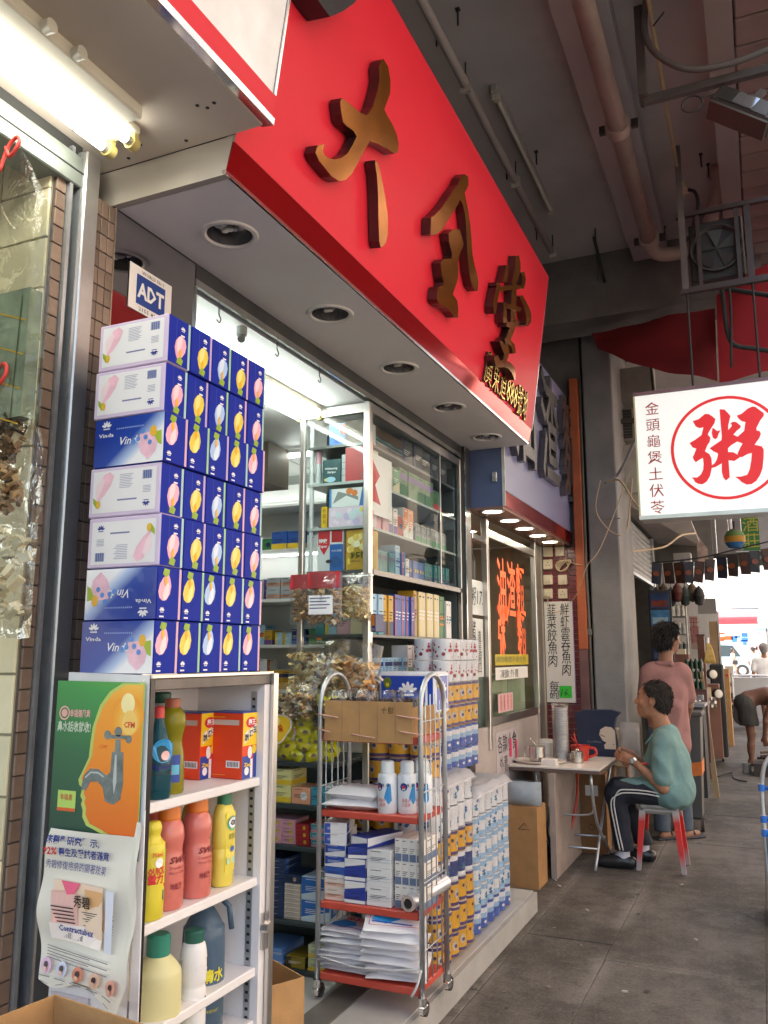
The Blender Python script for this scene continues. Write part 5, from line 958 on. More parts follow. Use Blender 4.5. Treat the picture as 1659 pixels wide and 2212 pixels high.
# ================================================================== rolling trolley
t = cart = thing('roll_trolley', 'grey tubular trolley with red shelves and arched ends outside the pharmacy', 'trolley')
TX0, TX1, TY0, TY1 = -1.825, -1.345, 3.37, 3.66
for x in (TX0, TX1):
    b = B(); r = (TY1 - TY0) / 2; pts = [(x, TY0, .17), (x, TY0, 1.30)] + [(x, TY0 + r - r * math.cos(a), 1.33 + .135 * math.sin(a)) for a in [k * math.pi / 10 for k in range(11)]] + [(x, TY1, 1.30), (x, TY1, .17)]
    b.tube(pts, .0115, GALV, 10); b.build('end_frame', t)
    for k in range(1, 5):
        y = TY0 + k * (TY1 - TY0) / 5; b = B(); b.tube([(x, y, .235), (x, y, 1.30 + .085 * math.sin(math.pi * k / 5))], .0032, GALV, 6); b.build('wire', t)
    for z in (.36, .62, .98, 1.27): B().tube([(x, TY0, z), (x, TY1, z)], .0032, GALV, 6).build('cross_wire', t)
M_RSH = mat((.55, .075, .05), .4, 0, .06, 6, dirt=.12, dcol=(.25, .1, .07))
TZ = [1.205, .885, .510, .225]
for z in TZ: B().box((TX0 + .012, TY0 - .002, z - .03), (TX1 - .012, TY1, z), M_RSH, .004).build('shelf', t)
b = B(); b.tube([(TX0, TY1, .95), (TX1, TY1, .95)], .004, GALV, 6); b.tube([(TX0, TY1, 1.15), (TX1, TY1, 1.15)], .004, GALV, 6); b.build('back_wire', t)
for x in (TX0, TX1):
    for y in (TY0, TY1):
        c = B(); c.cyl((x, y, .165), (x, y, .195), .018, CHROME, seg=12); c.box((x - .014, y - .02, .135), (x + .014, y + .03, .165), CHROME, .004)
        o = c.build('caster', t); w = B(); w.cyl((x - .012, y + .02, .147), (x + .012, y + .02, .147), .028, RUBBER, seg=16); w.build('wheel', o)
b = B(); b.tube(smooth([(TX0, TY0 - .006, .29), (-1.6, TY0 - .02, .275), (TX1, TY0 - .006, .30)], 5), .004, mat((.6, .6, .6), .7), 6); b.tube(smooth([(TX1, TY0 - .01, .30), (-1.36, TY0 - .025, .24), (-1.385, TY0 - .02, .20)], 4), .006, mat((.6, .6, .6), .7), 6); b.build('tie_cord', t)
# cardboard front with twine on the top shelf
t = thing('cardboard_tray', 'brown cardboard tray tied with pink twine on the top trolley shelf', 'cardboard box')
b = B(); b.box((TX0 + .03, TY0 - .016, TZ[0] - .025), (TX1 - .03, TY0 - .011, 1.352), CARD)
for k in range(1, 5): b.box((TX0 + .03 + k * .085, TY0 - .0172, TZ[0] - .02), (TX0 + .033 + k * .085, TY0 - .0162, 1.35), mat((.36, .2, .09), .9))
b.box((TX0 + .031, TY0 - .0105, TZ[0] + .001), (TX0 + .035, TY1 - .02, 1.33), CARD); b.box((TX1 - .035, TY0 - .0105, TZ[0] + .001), (TX1 - .031, TY1 - .02, 1.33), CARD); b.build('panel', t)
TW = mat((.62, .36, .30), .8)
for x0, x1, z in ((TX0 - .002, TX0 + .10, 1.285), (TX1 - .10, TX1 + .01, 1.29), (TX0, TX0 + .06, 1.222), (TX1 - .09, TX1 + .01, 1.225), (-1.66, -1.55, 1.205)): B().tube(smooth([(x0, TY0 - .02, z + .006), ((x0 + x1) / 2, TY0 - .024, z), (x1, TY0 - .02, z - .006)], 3), .0035, TW, 6).build('twine', t); b = B(); b.text('十包', FR((-1.52, TY0 - .0173, 1.305), X, Z), 0, 0, .022, mat((.16, .09, .05), .8), shear=.2); b.build('lettering', t)
for k in range(6): goods_bag(f'clear packet of dark dried fruit on the trolley top, {ORD[k]} from the cabinet', (TX0 + .075 + k * .066, TY0 + .05 + (k % 2) * .05, 1.262), .10, .135, .07, ['4a2c22', '3a2018', '6a4434'], 40, (.02, .035, .5), rz=rnd.uniform(-.3, .3), group='packets in the trolley tray')
# shelf two
def sack(name, label, loc, w, d, h, m, rz=0, seed=1, prints=None, group=None):
    """a soft flat folded pack"""
    r = random.Random(seed); t = thing(name, label, 'pack', loc, group, rz); b = B(); nx, ny = 8, 6; vs = []
    for s_ in (0, 1):
        for j in range(ny + 1):
            for i in range(nx + 1):
                u, v = i / nx, j / ny; q = (min(1, 6 * u * (1 - u)) * min(1, 6 * v * (1 - v))) ** .5; zz = h * (.5 + (s_ - .5) * q) + r.uniform(-.004, .004) * (q > 0)
                vs.append(((u - .5) * w + r.uniform(-.004, .004), (v - .5) * d + r.uniform(-.004, .004), zz))
    k = (nx + 1) * (ny + 1); fs = []
    for s_ in (0, 1):
        for j in range(ny):
            for i in range(nx):
                a = s_ * k + j * (nx + 1) + i; f = (a, a + 1, a + nx + 2, a + nx + 1); fs.append(f if s_ else f[::-1])
    b.add(vs, fs, m, True); b.build('pack', t)
    if prints: b = B(); prints(b, FR((-w / 2, -d / 2, h + .003), X, Y)); b.build('print', t)
    return t
WSK = mat((.80, .79, .82), .35, 0, .03, 8, coat=.2)
sack('cloth_pack', 'folded white cloth pack, lower of two on the red trolley shelf', (-1.69, 3.47, TZ[1]), .27, .2, .045, WSK, .1, 3); sack('cloth_pack', 'folded white cloth pack resting on the other on red shelf', (-1.685, 3.475, TZ[1] + .038), .25, .19, .055, WSK, -.05, 4)
def can(label, loc, rz):
    t = bottle('spray_can', label, 'can', loc, [(.034, 0), (.036, .003), (.036, .135), (.033, .145), (.024, .15)], mat((.74, .78, .82), .3, .1, .03), cap=([(.025, .15), (.026, .152), (.025, .19), (.02, .195), (0, .195)], mat((.78, .84, .86), .4)), rz=rz, group='spray cans on the trolley'); t.scale = (1.18, 1.18, 1.1)
    lettering(t, .0362, -95, lambda b: (b.disc(FB, -.014, .10, .014, NV, .001, .016, 8), b.disc(FB, -.014, .10, .006, REDINK, .0014), b.flat([(.005, .06), (.02, .115), (.03, .11), (.034, .05), (.022, .035)], FB, mat(hx('2f8fd0'), .4), .001), b.text('8.8', FB, -.004, .10, .014, INK, d=.002, w=.028), b.text('殺蟲水', FB, -.02, .045, .011, REDINK, w=.03, d=.001), b.rect(FB, -.05, .13, .05, .132, NV), b.rect(FB, -.05, .012, .05, .014, NV), b.rect(FB, -.05, .124, .05, .1252, NV), b.text('三星牌', FB, -.02, .028, .011, REDINK, w=.03, d=.001)))
can('white spray can with blue print, nearest the cloth packs', (-1.52, 3.42, TZ[1]), 0); can('white spray can with blue print, second from the cloth packs', (-1.44, 3.45, TZ[1]), .5); can('white spray can with blue print at the trolley corner', (-1.385, 3.49, TZ[1]), .2); can('white spray can with blue print in the rear row of cans', (-1.42, 3.56, TZ[1]), 0)
# shelf three: film boxes
WB = ('e2e2e4', '2a4fa8')
for k in range(7): 
    rz_ = (.0, .02, -.02, .03, 0, .25, .3)[k]
    cl = [('dcd0c8', 'e07838'), ('dcd0c8', 'e07838'), ('3a62b8', 'e2e2e4'), ('e2e2e4', '2a4fa8'), ('e2e2e4', '2a4fa8'), ('e2e2e4', '2a4fa8'), ('e2e2e4', '2a4fa8')][k]
    place('film_box', medmesh(.10, .22, .045, cl[0], cl[1], (5, 5, 1, 3, 3, 2, 2)[k]), (-1.755, 3.39, TZ[2] + .001 + k * .0455), rz_, f'flat {"orange and white" if k < 2 else "blue and white"} carton, {ORD[k]} from the bottom of the trolley pile by the rack', 'carton', 'flat cartons on the trolley')
for k in range(6): place('film_box', medmesh(.10, .22, .045, '2a3f98', 'e2e2e4', (1, 3)[k % 2]), (-1.655 + (.02 if k > 3 else 0), 3.38, TZ[2] + .001 + k * .0455), (.02, -.03, .04, 0, .25, -.35)[k], f'flat navy and white carton, {ORD[k]} from the bottom of the second trolley pile', 'carton', 'flat cartons on the trolley')
for k in range(3): place('film_box', medmesh(.11, .18, .075, 'e2e2e2', 'c8ccd4', 5), (-1.545, 3.385, TZ[2] + .001 + k * .0755), rnd.uniform(-.03, .03), f'plain white carton, {("lowest", "middle", "top")[k]} of the white trolley pile', 'carton', 'white cartons on the trolley')
for k in range(3):
    for j in range(4):
        place('film_box', medmesh(.032, .17, .092, 'e6e0da', '6a7a98', 1), (-1.462 + j * .033, 3.40, TZ[2] + .001 + k * .0925), 0, f'slim white and grey carton, {ORD[j]} across in the {("bottom", "middle", "top")[k]} tier on the trolley', 'carton', 'slim white cartons on the trolley')
b = B(); b.cyl((0, 0, 0), (.05, .30, .02), .033, mat((.72, .72, .76), .25, .6, .05)); b.cyl((-.0005, -.002, 0), (.0003, .001, 0), .02, INK); solo(b, 'foil_roll', 'silver foil roll lying across the third trolley shelf edge', 'roll', (-1.40, 3.355, TZ[2] + .036))
# bottom shelf: packs of bin bags
def gp(b, f):
    b.line(f, [(.02, .02), (.24, .02), (.24, .16), (.02, .16), (.02, .02)], .003, mat(hx('c04a6a'), .4), .001); b.flat([(.03, .05), (.09, .03), (.15, .06), (.13, .10), (.06, .12)], f, mat(hx('2f8fd0'), .4), .001); b.text('金利牌', f, .06, .115, .035, REDINK, w=.14, d=.002, bold=.02); b.line(f, [(.03, .04), (.2, .03)], .006, mat(hx('2a4fa8'), .4), .0015)
for k in range(9): sack('bin_bag_pack', f'white printed plastic pack, {ORD[k]} from the bottom of the trolley pile by the rack', (-1.70 + rnd.uniform(-.012, .012), 3.48 + rnd.uniform(-.01, .01), TZ[3] + .001 + k * .019), .26, .21, .024, WSK, rnd.uniform(-.1, .1), k, gp if k == 8 else None, 'printed plastic packs on the trolley bottom')
for k in range(8):
    o = sack('bin_bag_pack', f'white printed plastic pack, {ORD[k]} from the bottom of the slumped pile at the trolley corner', (-1.485 + rnd.uniform(-.016, .016) - k * .003, 3.475 + rnd.uniform(-.01, .01), TZ[3] + .012 + k * .021), .25, .22, .022, WSK, .35 + rnd.uniform(-.1, .1), 20 + k, gp if k == 7 else None, 'printed plastic packs on the trolley bottom'); o.rotation_euler = ((.04, .06, .08, .12, .17, .24, .33, .46)[k], .04, .22 + rnd.uniform(-.12, .12)); o.location.z += .0075 * max(0, k - 2) ** 1.5; o.location.y -= .004 * k
# ================================================================== stacks of wrapped rolls
RD, RH = .112, .1165
KIND = {'gold': [(.052, 0, 'G'), (.054, .004, 'P'), (.054, .018, 'G'), (.054, .098, 'P'), (.054, .112, 'W'), (.048, .114, 'W'), (0, .1145)],
        'white': [(.052, 0, 'N'), (.054, .003, 'W'), (.054, .105, 'W'), (.054, .113, 'W'), (0, .1145)],
        'navy': [(.052, 0, 'W'), (.054, .003, 'W'), (.054, .02, 'N'), (.054, .09, 'W'), (.054, .113, 'W'), (0, .1145)],
        'light blue': [(.052, 0, 'W'), (.054, .003, 'L'), (.054, .03, 'W'), (.054, .08, 'L'), (.054, .105, 'W'), (.054, .113, 'W'), (0, .1145)],
        'blue': [(.052, 0, 'B'), (.054, .003, 'B'), (.054, .05, 'L'), (.054, .075, 'W'), (.054, .10, 'B'), (.054, .113, 'W'), (0, .1145)],
        'red dotted': [(.052, 0, 'W'), (.054, .003, 'W'), (.054, .113, 'W'), (0, .1145)]}
RC = {'G': mat(hx('eab02e'), .35, 0, .08, 20), 'P': mat(hx('4a3a78'), .4, 0, .1), 'W': mat((.82, .83, .88), .5, 0, .04, 20), 'N': mat(hx('223a80'), .4, 0, .1), 'L': mat(hx('9ac0e4'), .45, 0, .12, 30), 'B': mat(hx('2f56b0'), .4, 0, .1, 20)}
_rm = {}
def roll_mesh(k):
    if k in _rm: return _rm[k]
    b = B(); b.lathe([(q[0], q[1], RC[q[2]] if len(q) > 2 else None) for q in KIND[k]], (0, 0, 0), RC['W'], 14)
    for a in (-100, -10, 80, 170):
        q = Round(.054, a); r = random.Random(a)
        if k == 'gold': q.disc(FB, 0, .058, .016, mat(hx('cfc4b4'), .4, 0, .3, 90), .0012, .024, 7); q.disc(FB, .004, .055, .009, mat(hx('4a4a88'), .4), .0018); q.disc(FB, -.03, .07, .008, mat(hx('5a2a4a'), .4), .0012)
        elif k in ('white', 'light blue', 'navy'):
            for _ in range(4): x, z = r.uniform(-.03, .03), r.uniform(.025, .09); q.flat([(x - .012, z), (x + .004, z + .012), (x + .014, z + .004), (x + .002, z - .008)], FB, mat(hx(rnd.choice(['2a7ab8', '1f8a9a', '2a4fa8'])), .4), .0012)
        elif k == 'blue': q.flat([(-.03, .06), (0, .095), (.03, .07), (.01, .05)], FB, PWH, .0012); q.disc(FB, .0, .03, .012, PWH, .0012, .008, 8)
        else:
            for _ in range(8): q.disc(FB, r.uniform(-.04, .04), r.uniform(.015, .1), r.uniform(.004, .011), mat(hx(r.choice(['b02030', 'c83848', '8a1a28'])), .4), .0012, seg=7)
        o = len(b.v); ms = [b.mi(m) for m in q.mats]; b.v += q.v; b.f += [tuple(i + o for i in f) for f in q.f]; b.m += [ms[i] for i in q.m]; b.sm += q.sm
    _rm[k] = b.mesh('toilet_roll'); return _rm[k]
def pack(kind, x1, y0, z, ny, nx, label, group, endrow=True):
    """a film-wrapped pack of upright rolls; x1 is its street face, y0 its near face"""
    t = thing('roll_pack', label, 'pack', (x1, y0, z), group)
    for i in range(ny):
        for j in range(nx):
            if i > 0 and j > 0: continue
            o = bpy.data.objects.new('roll', roll_mesh(kind)); COL.objects.link(o); o.parent = t; o.location = (-.056 - j * RD + rnd.uniform(-.002, .002), .056 + i * RD + rnd.uniform(-.002, .002), .001); o.rotation_euler = (0, 0, rnd.uniform(-.5, .5))
    b = B(); w, d = nx * RD, ny * RD; n = 6 * ny; r = random.Random(int(z * 1000)); vs = []
    for i in range(n + 1):
        for k in range(5): vs.append((.003 + r.uniform(-.0005, .0035), d * i / n, RH * k / 4))
    b.add(vs, [(i * 5 + k, (i + 1) * 5 + k, (i + 1) * 5 + k + 1, i * 5 + k + 1) for i in range(n) for k in range(4)], PACKF, True)
    vs = []
    for i in range(7):
        for k in range(5): vs.append((-w * i / 6, -.003 - r.uniform(0, .003), RH * k / 4))
    b.add(vs, [(i * 5 + k, i * 5 + k + 1, (i + 1) * 5 + k + 1, (i + 1) * 5 + k) for i in range(6) for k in range(4)], PACKF, True); b.build('plastic_film', t); return t
def cover(label, x0, x1, y0, y1, z):
    b = B(); nx, ny = 10, 14; r = random.Random(5); vs = []
    for j in range(ny + 1):
        for i in range(nx + 1):
            u, v = i / nx, j / ny; e = 0 if (0 < i < nx and 0 < j < ny) else -.035; vs.append((x0 + (x1 - x0) * u, y0 + (y1 - y0) * v, z + e + r.uniform(0, .014) * (e == 0) + .008 * abs(math.sin(v * 9))))
    b.add(vs, [(j * (nx + 1) + i, j * (nx + 1) + i + 1, (j + 1) * (nx + 1) + i + 1, (j + 1) * (nx + 1) + i) for j in range(ny) for i in range(nx)], film('cloudy_wrap', (.95, .95, .97), .2, .12, .6, 14, .5, (.66, .66, .72)), True); return solo(b, 'plastic_cover', label, 'plastic cover')
ST = .119; LV = ('bottom', 'second', 'third', 'fourth', 'fifth', 'sixth', 'top')
for j, k in enumerate(['gold', 'gold', 'gold', 'navy', 'gold', 'white', 'white']): pack(k, -1.432 - rnd.uniform(0, .008), 3.80, ST + j * RH, 5, 2, f'film-wrapped pack of {k} printed rolls, {LV[j]} layer beside the trolley', 'roll packs stacked beside the trolley')
for j, k in enumerate(['blue', 'light blue', 'light blue', 'light blue', 'light blue', 'white']): pack(k, -1.442 - rnd.uniform(0, .008), 4.40, ST + j * RH, 6, 2, f'film-wrapped pack of {k} printed rolls, {LV[j] if j < 5 else "top"} layer at the kerb end', 'roll packs at the kerb end of the stack')
cover('cloudy plastic cover over the roll packs beside the trolley', -1.68, -1.425, 3.785, 4.37, ST + 7 * RH + .014); cover('cloudy plastic cover over the roll packs at the kerb end', -1.68, -1.435, 4.40, 5.08, ST + 6 * RH + .014)
for j, k in enumerate(['blue', 'blue', 'gold', 'gold', 'red dotted', 'red dotted']): pack(k, -1.52 - rnd.uniform(0, .012), 4.25 if j > 2 else 4.1, .82 + ST + j * RH - .0, 5 if j > 2 else 6, 2, f'film-wrapped pack of {k} rolls, {LV[j] if j < 5 else "top"} layer of the tall rear stack', 'roll packs of the tall rear stack')
for j in range(7): pack('gold' if j > 3 else 'navy', -1.70, 3.84, ST + j * RH, 1, 2, f'film-wrapped roll pair in the {LV[j]} layer behind the trolley', 'roll pairs behind the trolley')
for j in range(3): pack('gold', -1.50, 3.85, .82 + ST + j * RH, 2, 3, f'film-wrapped pack of gold rolls facing the trolley, {("lower", "middle", "upper")[j]} of three', 'gold roll packs facing the trolley')
b = B(); w, d, h = .31, .20, .205; b.box((0, 0, 0), (w, d, h), mat((.78, .79, .84), .35), .012)
for f, W in ((FR((0, 0, 0), X, Z), w), (FR((w, 0, 0), Y, Z), d)):
    b.rect(f, .015, .02, W - .015, h - .02, mat(hx('2348b0'), .3, 0, .05), .0006); fan_logo(b, f, W * .52, .105, .055, PWH, .0012); b.text('Vinda', f, W * .36, .05, .024, PWH, d=.0016, w=.10, bold=.02); b.rect(f, W * .82, .02, W * .86, h - .02, PWH, .001); b.disc(f, W * .16, .15, .022, mat(hx('6a7a2a'), .4), .001, .03); b.disc(f, W * .16, .14, .01, mat(hx('d8c83a'), .4), .0016)
solo(b, 'tissue_pack', 'blue and white soft tissue pack with fan logo above the trolley', 'pack', (-1.80, 3.94, 1.262))
for k in range(7): place('medicine_box', medmesh(.07, .08, .034, 'e0e2e4', '9ab0c0', 5), (-1.86, 4.0 - .2, 1.20 + k * .0345), .1, f'flat white box, {ORD[k]} from bottom of the pile at the steel post', 'medicine box', 'flat white boxes at the steel post')
# ================================================================== noodle shop next door
t = thing('noodle_shop_sign', 'lilac grey sign box with dark raised characters beyond the red sign', 'shop sign')
M_LILAC = mat(hx('8d92bc'), .3, 0, .06, 1.5, coat=.3); M_DKCH = mat((.16, .15, .155), .25, .7, .15)
b = B(); b.box((-1.80, 5.43, 2.552), (-1.55, 8.0, 3.95), mat(hx('5a6a90'), .5, 0, .06, 3, dirt=.15)); b.build('box', t)
b = B(); b.box((-1.549, 5.432, 2.66), (-1.533, 7.998, 3.95), M_LILAC); b.build('face', t)
b = B(); b.box((-1.552, 5.424, 2.552), (-1.53, 5.4295, 3.96), mat((.72, .75, .72), .3, .5)); b.box((-1.552, 8.001, 2.552), (-1.526, 8.012, 3.96), mat((.55, .35, .36), .4)); b.build('edge_trim', t)
b = B(); b.box((-1.549, 5.43, 2.552), (-1.531, 8.0, 2.655), M_RMIR); b.build('mirror_band', t)
f = FACE_S(-1.532, 5.43, 2.66)
for ch, a in (('油', .10), ('渣', .92), ('麵', 1.72)):
    b = B(); b.text(ch, f, a, .36, .72, M_DKCH, w=.62, deep=.05, ms=M_DKCH, bold=.012); b.build('character', t)
b = B(); b.vtext('食品專家', f, 2.45, 1.15, .16, M_DKCH, bold=.03, deep=.03); b.build('character', t)
b = B(); b.box((-1.80, 5.43, 2.535), (-1.55, 8.0, 2.551), mat((.36, .20, .16), .25, .3, .1, 4)); struct(b, 'soffit_noodle_shop')
for i in range(5): downlight((-1.65, 5.513 + i * .43, 2.5345), f'lit round downlight under the noodle shop sign, {ORD[i]} from the camera', 1, .068)
b = B(); b.box((-1.62, 5.412, 2.72), (-1.585, 5.4225, 2.79), GALV, .004); b.cyl((-1.60, 5.40, 2.74), (-1.60, 5.412, 2.74), .014, CHROME, seg=10); solo(b, 'panel_latch', 'small metal latch on the blue end of the noodle shop sign', 'latch')
b = B(); b.box((-3.8, 7.45, 0), (-1.80, 7.55, 2.53), mat((.42, .36, .28), .6, 0, .1, 3)); struct(b, 'wall_noodle_side')
b = B(); b.box((-3.8, 5.43, -.02), (-3.7, 7.45, 2.53), mat((.34, .28, .2), .6, 0, .15, 3)); struct(b, 'wall_noodle_back')
b = B(); b.box((-3.7, 5.43, 2.535), (-1.81, 7.45, 2.56), mat((.5, .45, .36), .6, 0, .1, 2)); struct(b, 'ceiling_noodle')
for x, y in ((-2.15, 5.75), (-2.1, 6.35), (-2.6, 6.0)): downlight((x, y, 2.5345), f'lit round downlight inside the noodle shop, {ORD[int((x + 3) * 3)]} inward' if 0 else ('lit downlight just inside the noodle shop glass' if y == 5.75 else 'lit downlight above the noodle shop fridge' if y == 6.35 else 'lit downlight deep inside the noodle shop'), 1, .06)
t = thing('glazed_shopfront', 'steel framed glass front of the noodle shop above a tiled counter', 'shop front')
b = B(); b.quad((-1.79, 5.80, 1.12), (-1.79, 7.14, 1.12), (-1.79, 7.14, 2.4), (-1.79, 5.80, 2.4), film('tea_glass', (.88, .84, .74), .05, .03)); b.build('glass_pane', t)
for y in (5.74, 7.15): B().box((-1.81, y, 0 if y > 6 else .9), (-1.765, y + .05, 2.53), STEEL, .004).build('post', t)
for z in (1.06, 2.4): B().box((-1.80, 5.791, z), (-1.77, 7.149, z + .055), STEEL).build('rail', t)
b = B(); b.box((-1.82, 5.45, .0), (-1.785, 7.149, 1.055), mat((.46, .40, .38), .45, 0, .1, 4, dirt=.3)); b.build('counter_front', t)
b = B(); b.box((-1.84, 7.25, 0), (-1.79, 7.44, 2.53), mat((.14, .13, .12), .5, 0, .2, 5)); b.build('door_track', t)
f = FACE_S(-1.783, 6.0, 1.12)
ORG = mat((.85, .11, .03), .5, 0, .05, emit=.25)  # emit gives the painted characters a faint glow of their own
b = B(); 
for i, ch in enumerate('油渣麵'): b.text(ch, f, .03 + i * .27, .76, .34, ORG, w=.24, bold=.012)
for ch, a in (('粥', .03), ('麵', .57)): b.text(ch, f, a, .41, .34, ORG, w=.27, bold=.012)
solo(b, 'window_lettering', 'large orange characters painted on the noodle shop glass', 'lettering')
b = B(); b.box((-1.781, 5.93, 1.475), (-1.779, 6.87, 1.555), mat(hx('c8b428'), .5)); b.text('請勿吸煙多謝合作', FACE_S(-1.7785, 5.95, 1.5), 0, 0, .035, mat((.2, .2, .1), .6), w=.84); solo(b, 'paper_strip', 'yellow handwritten paper strip below the orange characters', 'notice')
b = B(); b.box((-1.781, 5.93, 1.37), (-1.779, 6.84, 1.46), PAPER); b.text('凍飲 外賣', FACE_S(-1.7785, 6.05, 1.385), 0, 0, .05, INK, w=.5); solo(b, 'paper_strip', 'white handwritten paper strip under the yellow strip', 'notice')
b = B(); b.box((-1.781, 5.98, 1.135), (-1.779, 6.37, 1.27), mat(hx('d8b0b0'), .6)); [b.vtext('粥麵飯', FACE_S(-1.7785, 6.05 + k * .09, 1.26), 0, 0, .03, REDINK) for k in range(4)]; solo(b, 'notice_card', 'pinkish card of red characters low on the noodle shop glass', 'notice')
t = thing('drinks_fridge', 'pale green glass fronted cabinet inside the noodle shop window', 'fridge')
b = B(); b.box((-2.4, 5.95, 1.0), (-1.85, 7.0, 1.40), mat(hx('9ab8ac'), .3, 0, .1, 5)); b.build('body', t); b = B(); b.box((-1.849, 5.97, 1.03), (-1.846, 6.45, 1.37), mat(hx('b8d0c4'), .15)); b.box((-1.849, 6.47, 1.03), (-1.846, 6.98, 1.37), mat(hx('a8c4ba'), .15)); b.build('door', t); b = B(); b.text('冰凍', FACE_S(-1.8455, 6.1, 1.2), 0, 0, .07, mat(hx('5a8a7a'), .4)); b.build('lettering', t)
f = FACE_S(-1.80, 5.40, 1.45)
b = B(); b.box((-1.806, 5.42, 1.825), (-1.80, 5.745, 2.055), mat((.70, .74, .72), .5)); b.text('粥17.', FACE_S(-1.7995, 5.43, 1.90), 0, 0, .10, INK, w=.29, shear=.15); solo(b, 'price_card', 'white price card handwritten with seventeen beside the orange lettering', 'notice')
b = B(); b.box((-1.806, 5.42, 1.40), (-1.80, 5.72, 1.80), mat((.70, .73, .70), .5)); b.vtext('豬腸粉', FACE_S(-1.7995, 5.49, 1.79), 0, 0, .09, INK, shear=.1); b.vtext('逢星期四', FACE_S(-1.7995, 5.63, 1.72), 0, 0, .06, INK); solo(b, 'notice_card', 'tall white handwritten notice under the price card', 'notice')
for k in range(3): b = B(); b.lathe([(.03, 0), (.03, .14), (.012, .2), (.012, .26), (0, .26)], (0, 0, 0), mat((.02, .03, .02), .15), 12); b.lathe([(.013, .25), (.013, .285), (0, .285)], (0, 0, 0), mat((.35, .04, .04), .4), 10); solo(b, 'dark_bottle', f'dark bottle with red cap above the price card, {ORD[k]} from the jamb', 'bottle', (-1.86, 5.48 + k * .09, 2.07), group='dark bottles above the price card')
b = B(); b.box((-1.95, 5.43, 2.05), (-1.81, 5.78, 2.068), WHITEP); tag(b.build('wall_shelf'), 'narrow shelf carrying the three dark bottles', 'shelf')
b = B(); b.box((-1.83, 5.43, 2.34), (-1.77, 5.74, 2.38), CHROME, .004); tag(b.build('chrome_rail'), 'chrome rail crossing above the price cards', 'rail')
f = FACE_S(-1.782, 5.95, .80); b = B(); b.box((-1.784, 5.92, .66), (-1.7825, 6.5, 1.0), mat((.52, .46, .48), .5, 0, .1)); b.text('各款小食', f, .0, .06, .10, INK, w=.5); b.text('外賣', f, .05, -.09, .10, INK, w=.2); b.rect(f, .3, .0, .36, .13, mat(hx('e0386a'), .4), .003); b.rect(f, .46, -.02, .51, .11, mat(hx('e0386a'), .4), .003); solo(b, 'counter_notice', 'white handwritten notice with pink tags on the counter front', 'notice')
# socket panel with maroon tiles, menu board
m_mar = lambda c: mat((.16 * c, .028 * c, .035 * c), .25, 0, .1, 9)
tilewall('maroon_tiled_pier', FR((-1.805, 7.60, 0), X, Z), .31, 2.52, .0775, .052, .005, m_mar, mat((.3, .25, .22), .9), 'maroon tiled pier of the noodle shop under the sockets and menu', 'pillar', limit=200)
b = B(); b.box((-1.805, 7.631, 0), (-1.40, 8.3, 4.99), M_BEAM); struct(b, 'wall_pier')
t = thing('menu_board', 'tall white handwritten menu board with a green price card', 'menu board')
b = B(); b.box((-1.80, 7.572, 1.135), (-1.545, 7.588, 2.03), mat((.76, .70, .64), .6, 0, .04)); b.build('board', t); b = B(); b.box((-1.5449, 7.572, 1.135), (-1.538, 7.588, 2.03), mat((.35, .2, .4), .5)); b.build('edge', t)
f = FACE_C(-1.80, 7.571, 1.135); b = B(); b.vtext('韮菜餃魚肉', f, .065, .885, .088, INK, step=.113, shear=.1, w=.085); b.vtext('鮮虾雲吞魚肉', f, .185, .885, .085, INK, step=.107, shear=.1, w=.082); b.vtext('每碗', f, .07, .185, .065, INK, step=.075, shear=.1); b.build('lettering', t)
b = B(); b.rect(f, .115, .04, .225, .145, mat(hx('35c83a'), .5), .003); b.text('16.', f, .128, .06, .06, INK, w=.075, d=.005, shear=.2); b.build('price_card', t)
M_SOCK = mat((.66, .56, .40), .4, 0, .04)
def socket(x, z, label, kind, w=.085):
    b = B(); b.box((x - w / 2, 7.565, z - .045), (x + w / 2, 7.589, z + .045), M_SOCK, .006)
    f = FACE_C(x, 7.565, z)
    if kind == 's':
        for dx, dz in ((0, .018), (-.014, -.008), (.014, -.008)): b.rect(f, dx - .004, dz - .005, dx + .004, dz + .005, INK, .001)
    elif kind == 'p': b.box((x - .025, 7.53, z - .03), (x + .025, 7.5645, z + .02), M_SOCK, .006)
    else: b.cyl((x, 7.55, z), (x, 7.5645, z), .02, M_SOCK, seg=14)
    solo(b, 'wall_socket', label, 'socket', group='sockets above the menu board')
socket(-1.752, 2.37, 'cream three-hole socket in the upper row beside the cable coil', 's'); socket(-1.755, 2.229, 'cream round-knob switch above the plugged socket', 'k'); socket(-1.622, 2.224, 'cream round-knob switch under the cable coil', 'k'); socket(-1.76, 2.102, 'cream socket with a plug, just over the menu board edge', 'p'); socket(-1.625, 2.098, 'cream socket with three holes over the shrimp column', 's'); socket(-1.747, 2.485, 'cream round-knob switch at the top of the maroon pier', 'k'); socket(-1.64, 2.485, 'cream box at the top of the pier by the orange pipe', 'k')
WIRE = mat((.55, .42, .26), .5); b = B()
for k in range(4): b.tube([(-1.62 + .055 * math.cos(a) + .01 * k, 7.555 - .004 * k, 2.35 + .05 * math.sin(a + k * .3)) for a in [q * math.pi / 10 for q in range(20)]], .005, WIRE, 6, True)
solo(b, 'cable_coil', 'coiled yellow-brown cable hanging among the sockets', 'cable')
def wire(label, pts, r=.004, m=WIRE, name='cable'): b = B(); b.tube(smooth(pts, 5), r, m, 6); return solo(b, name, label, 'cable')
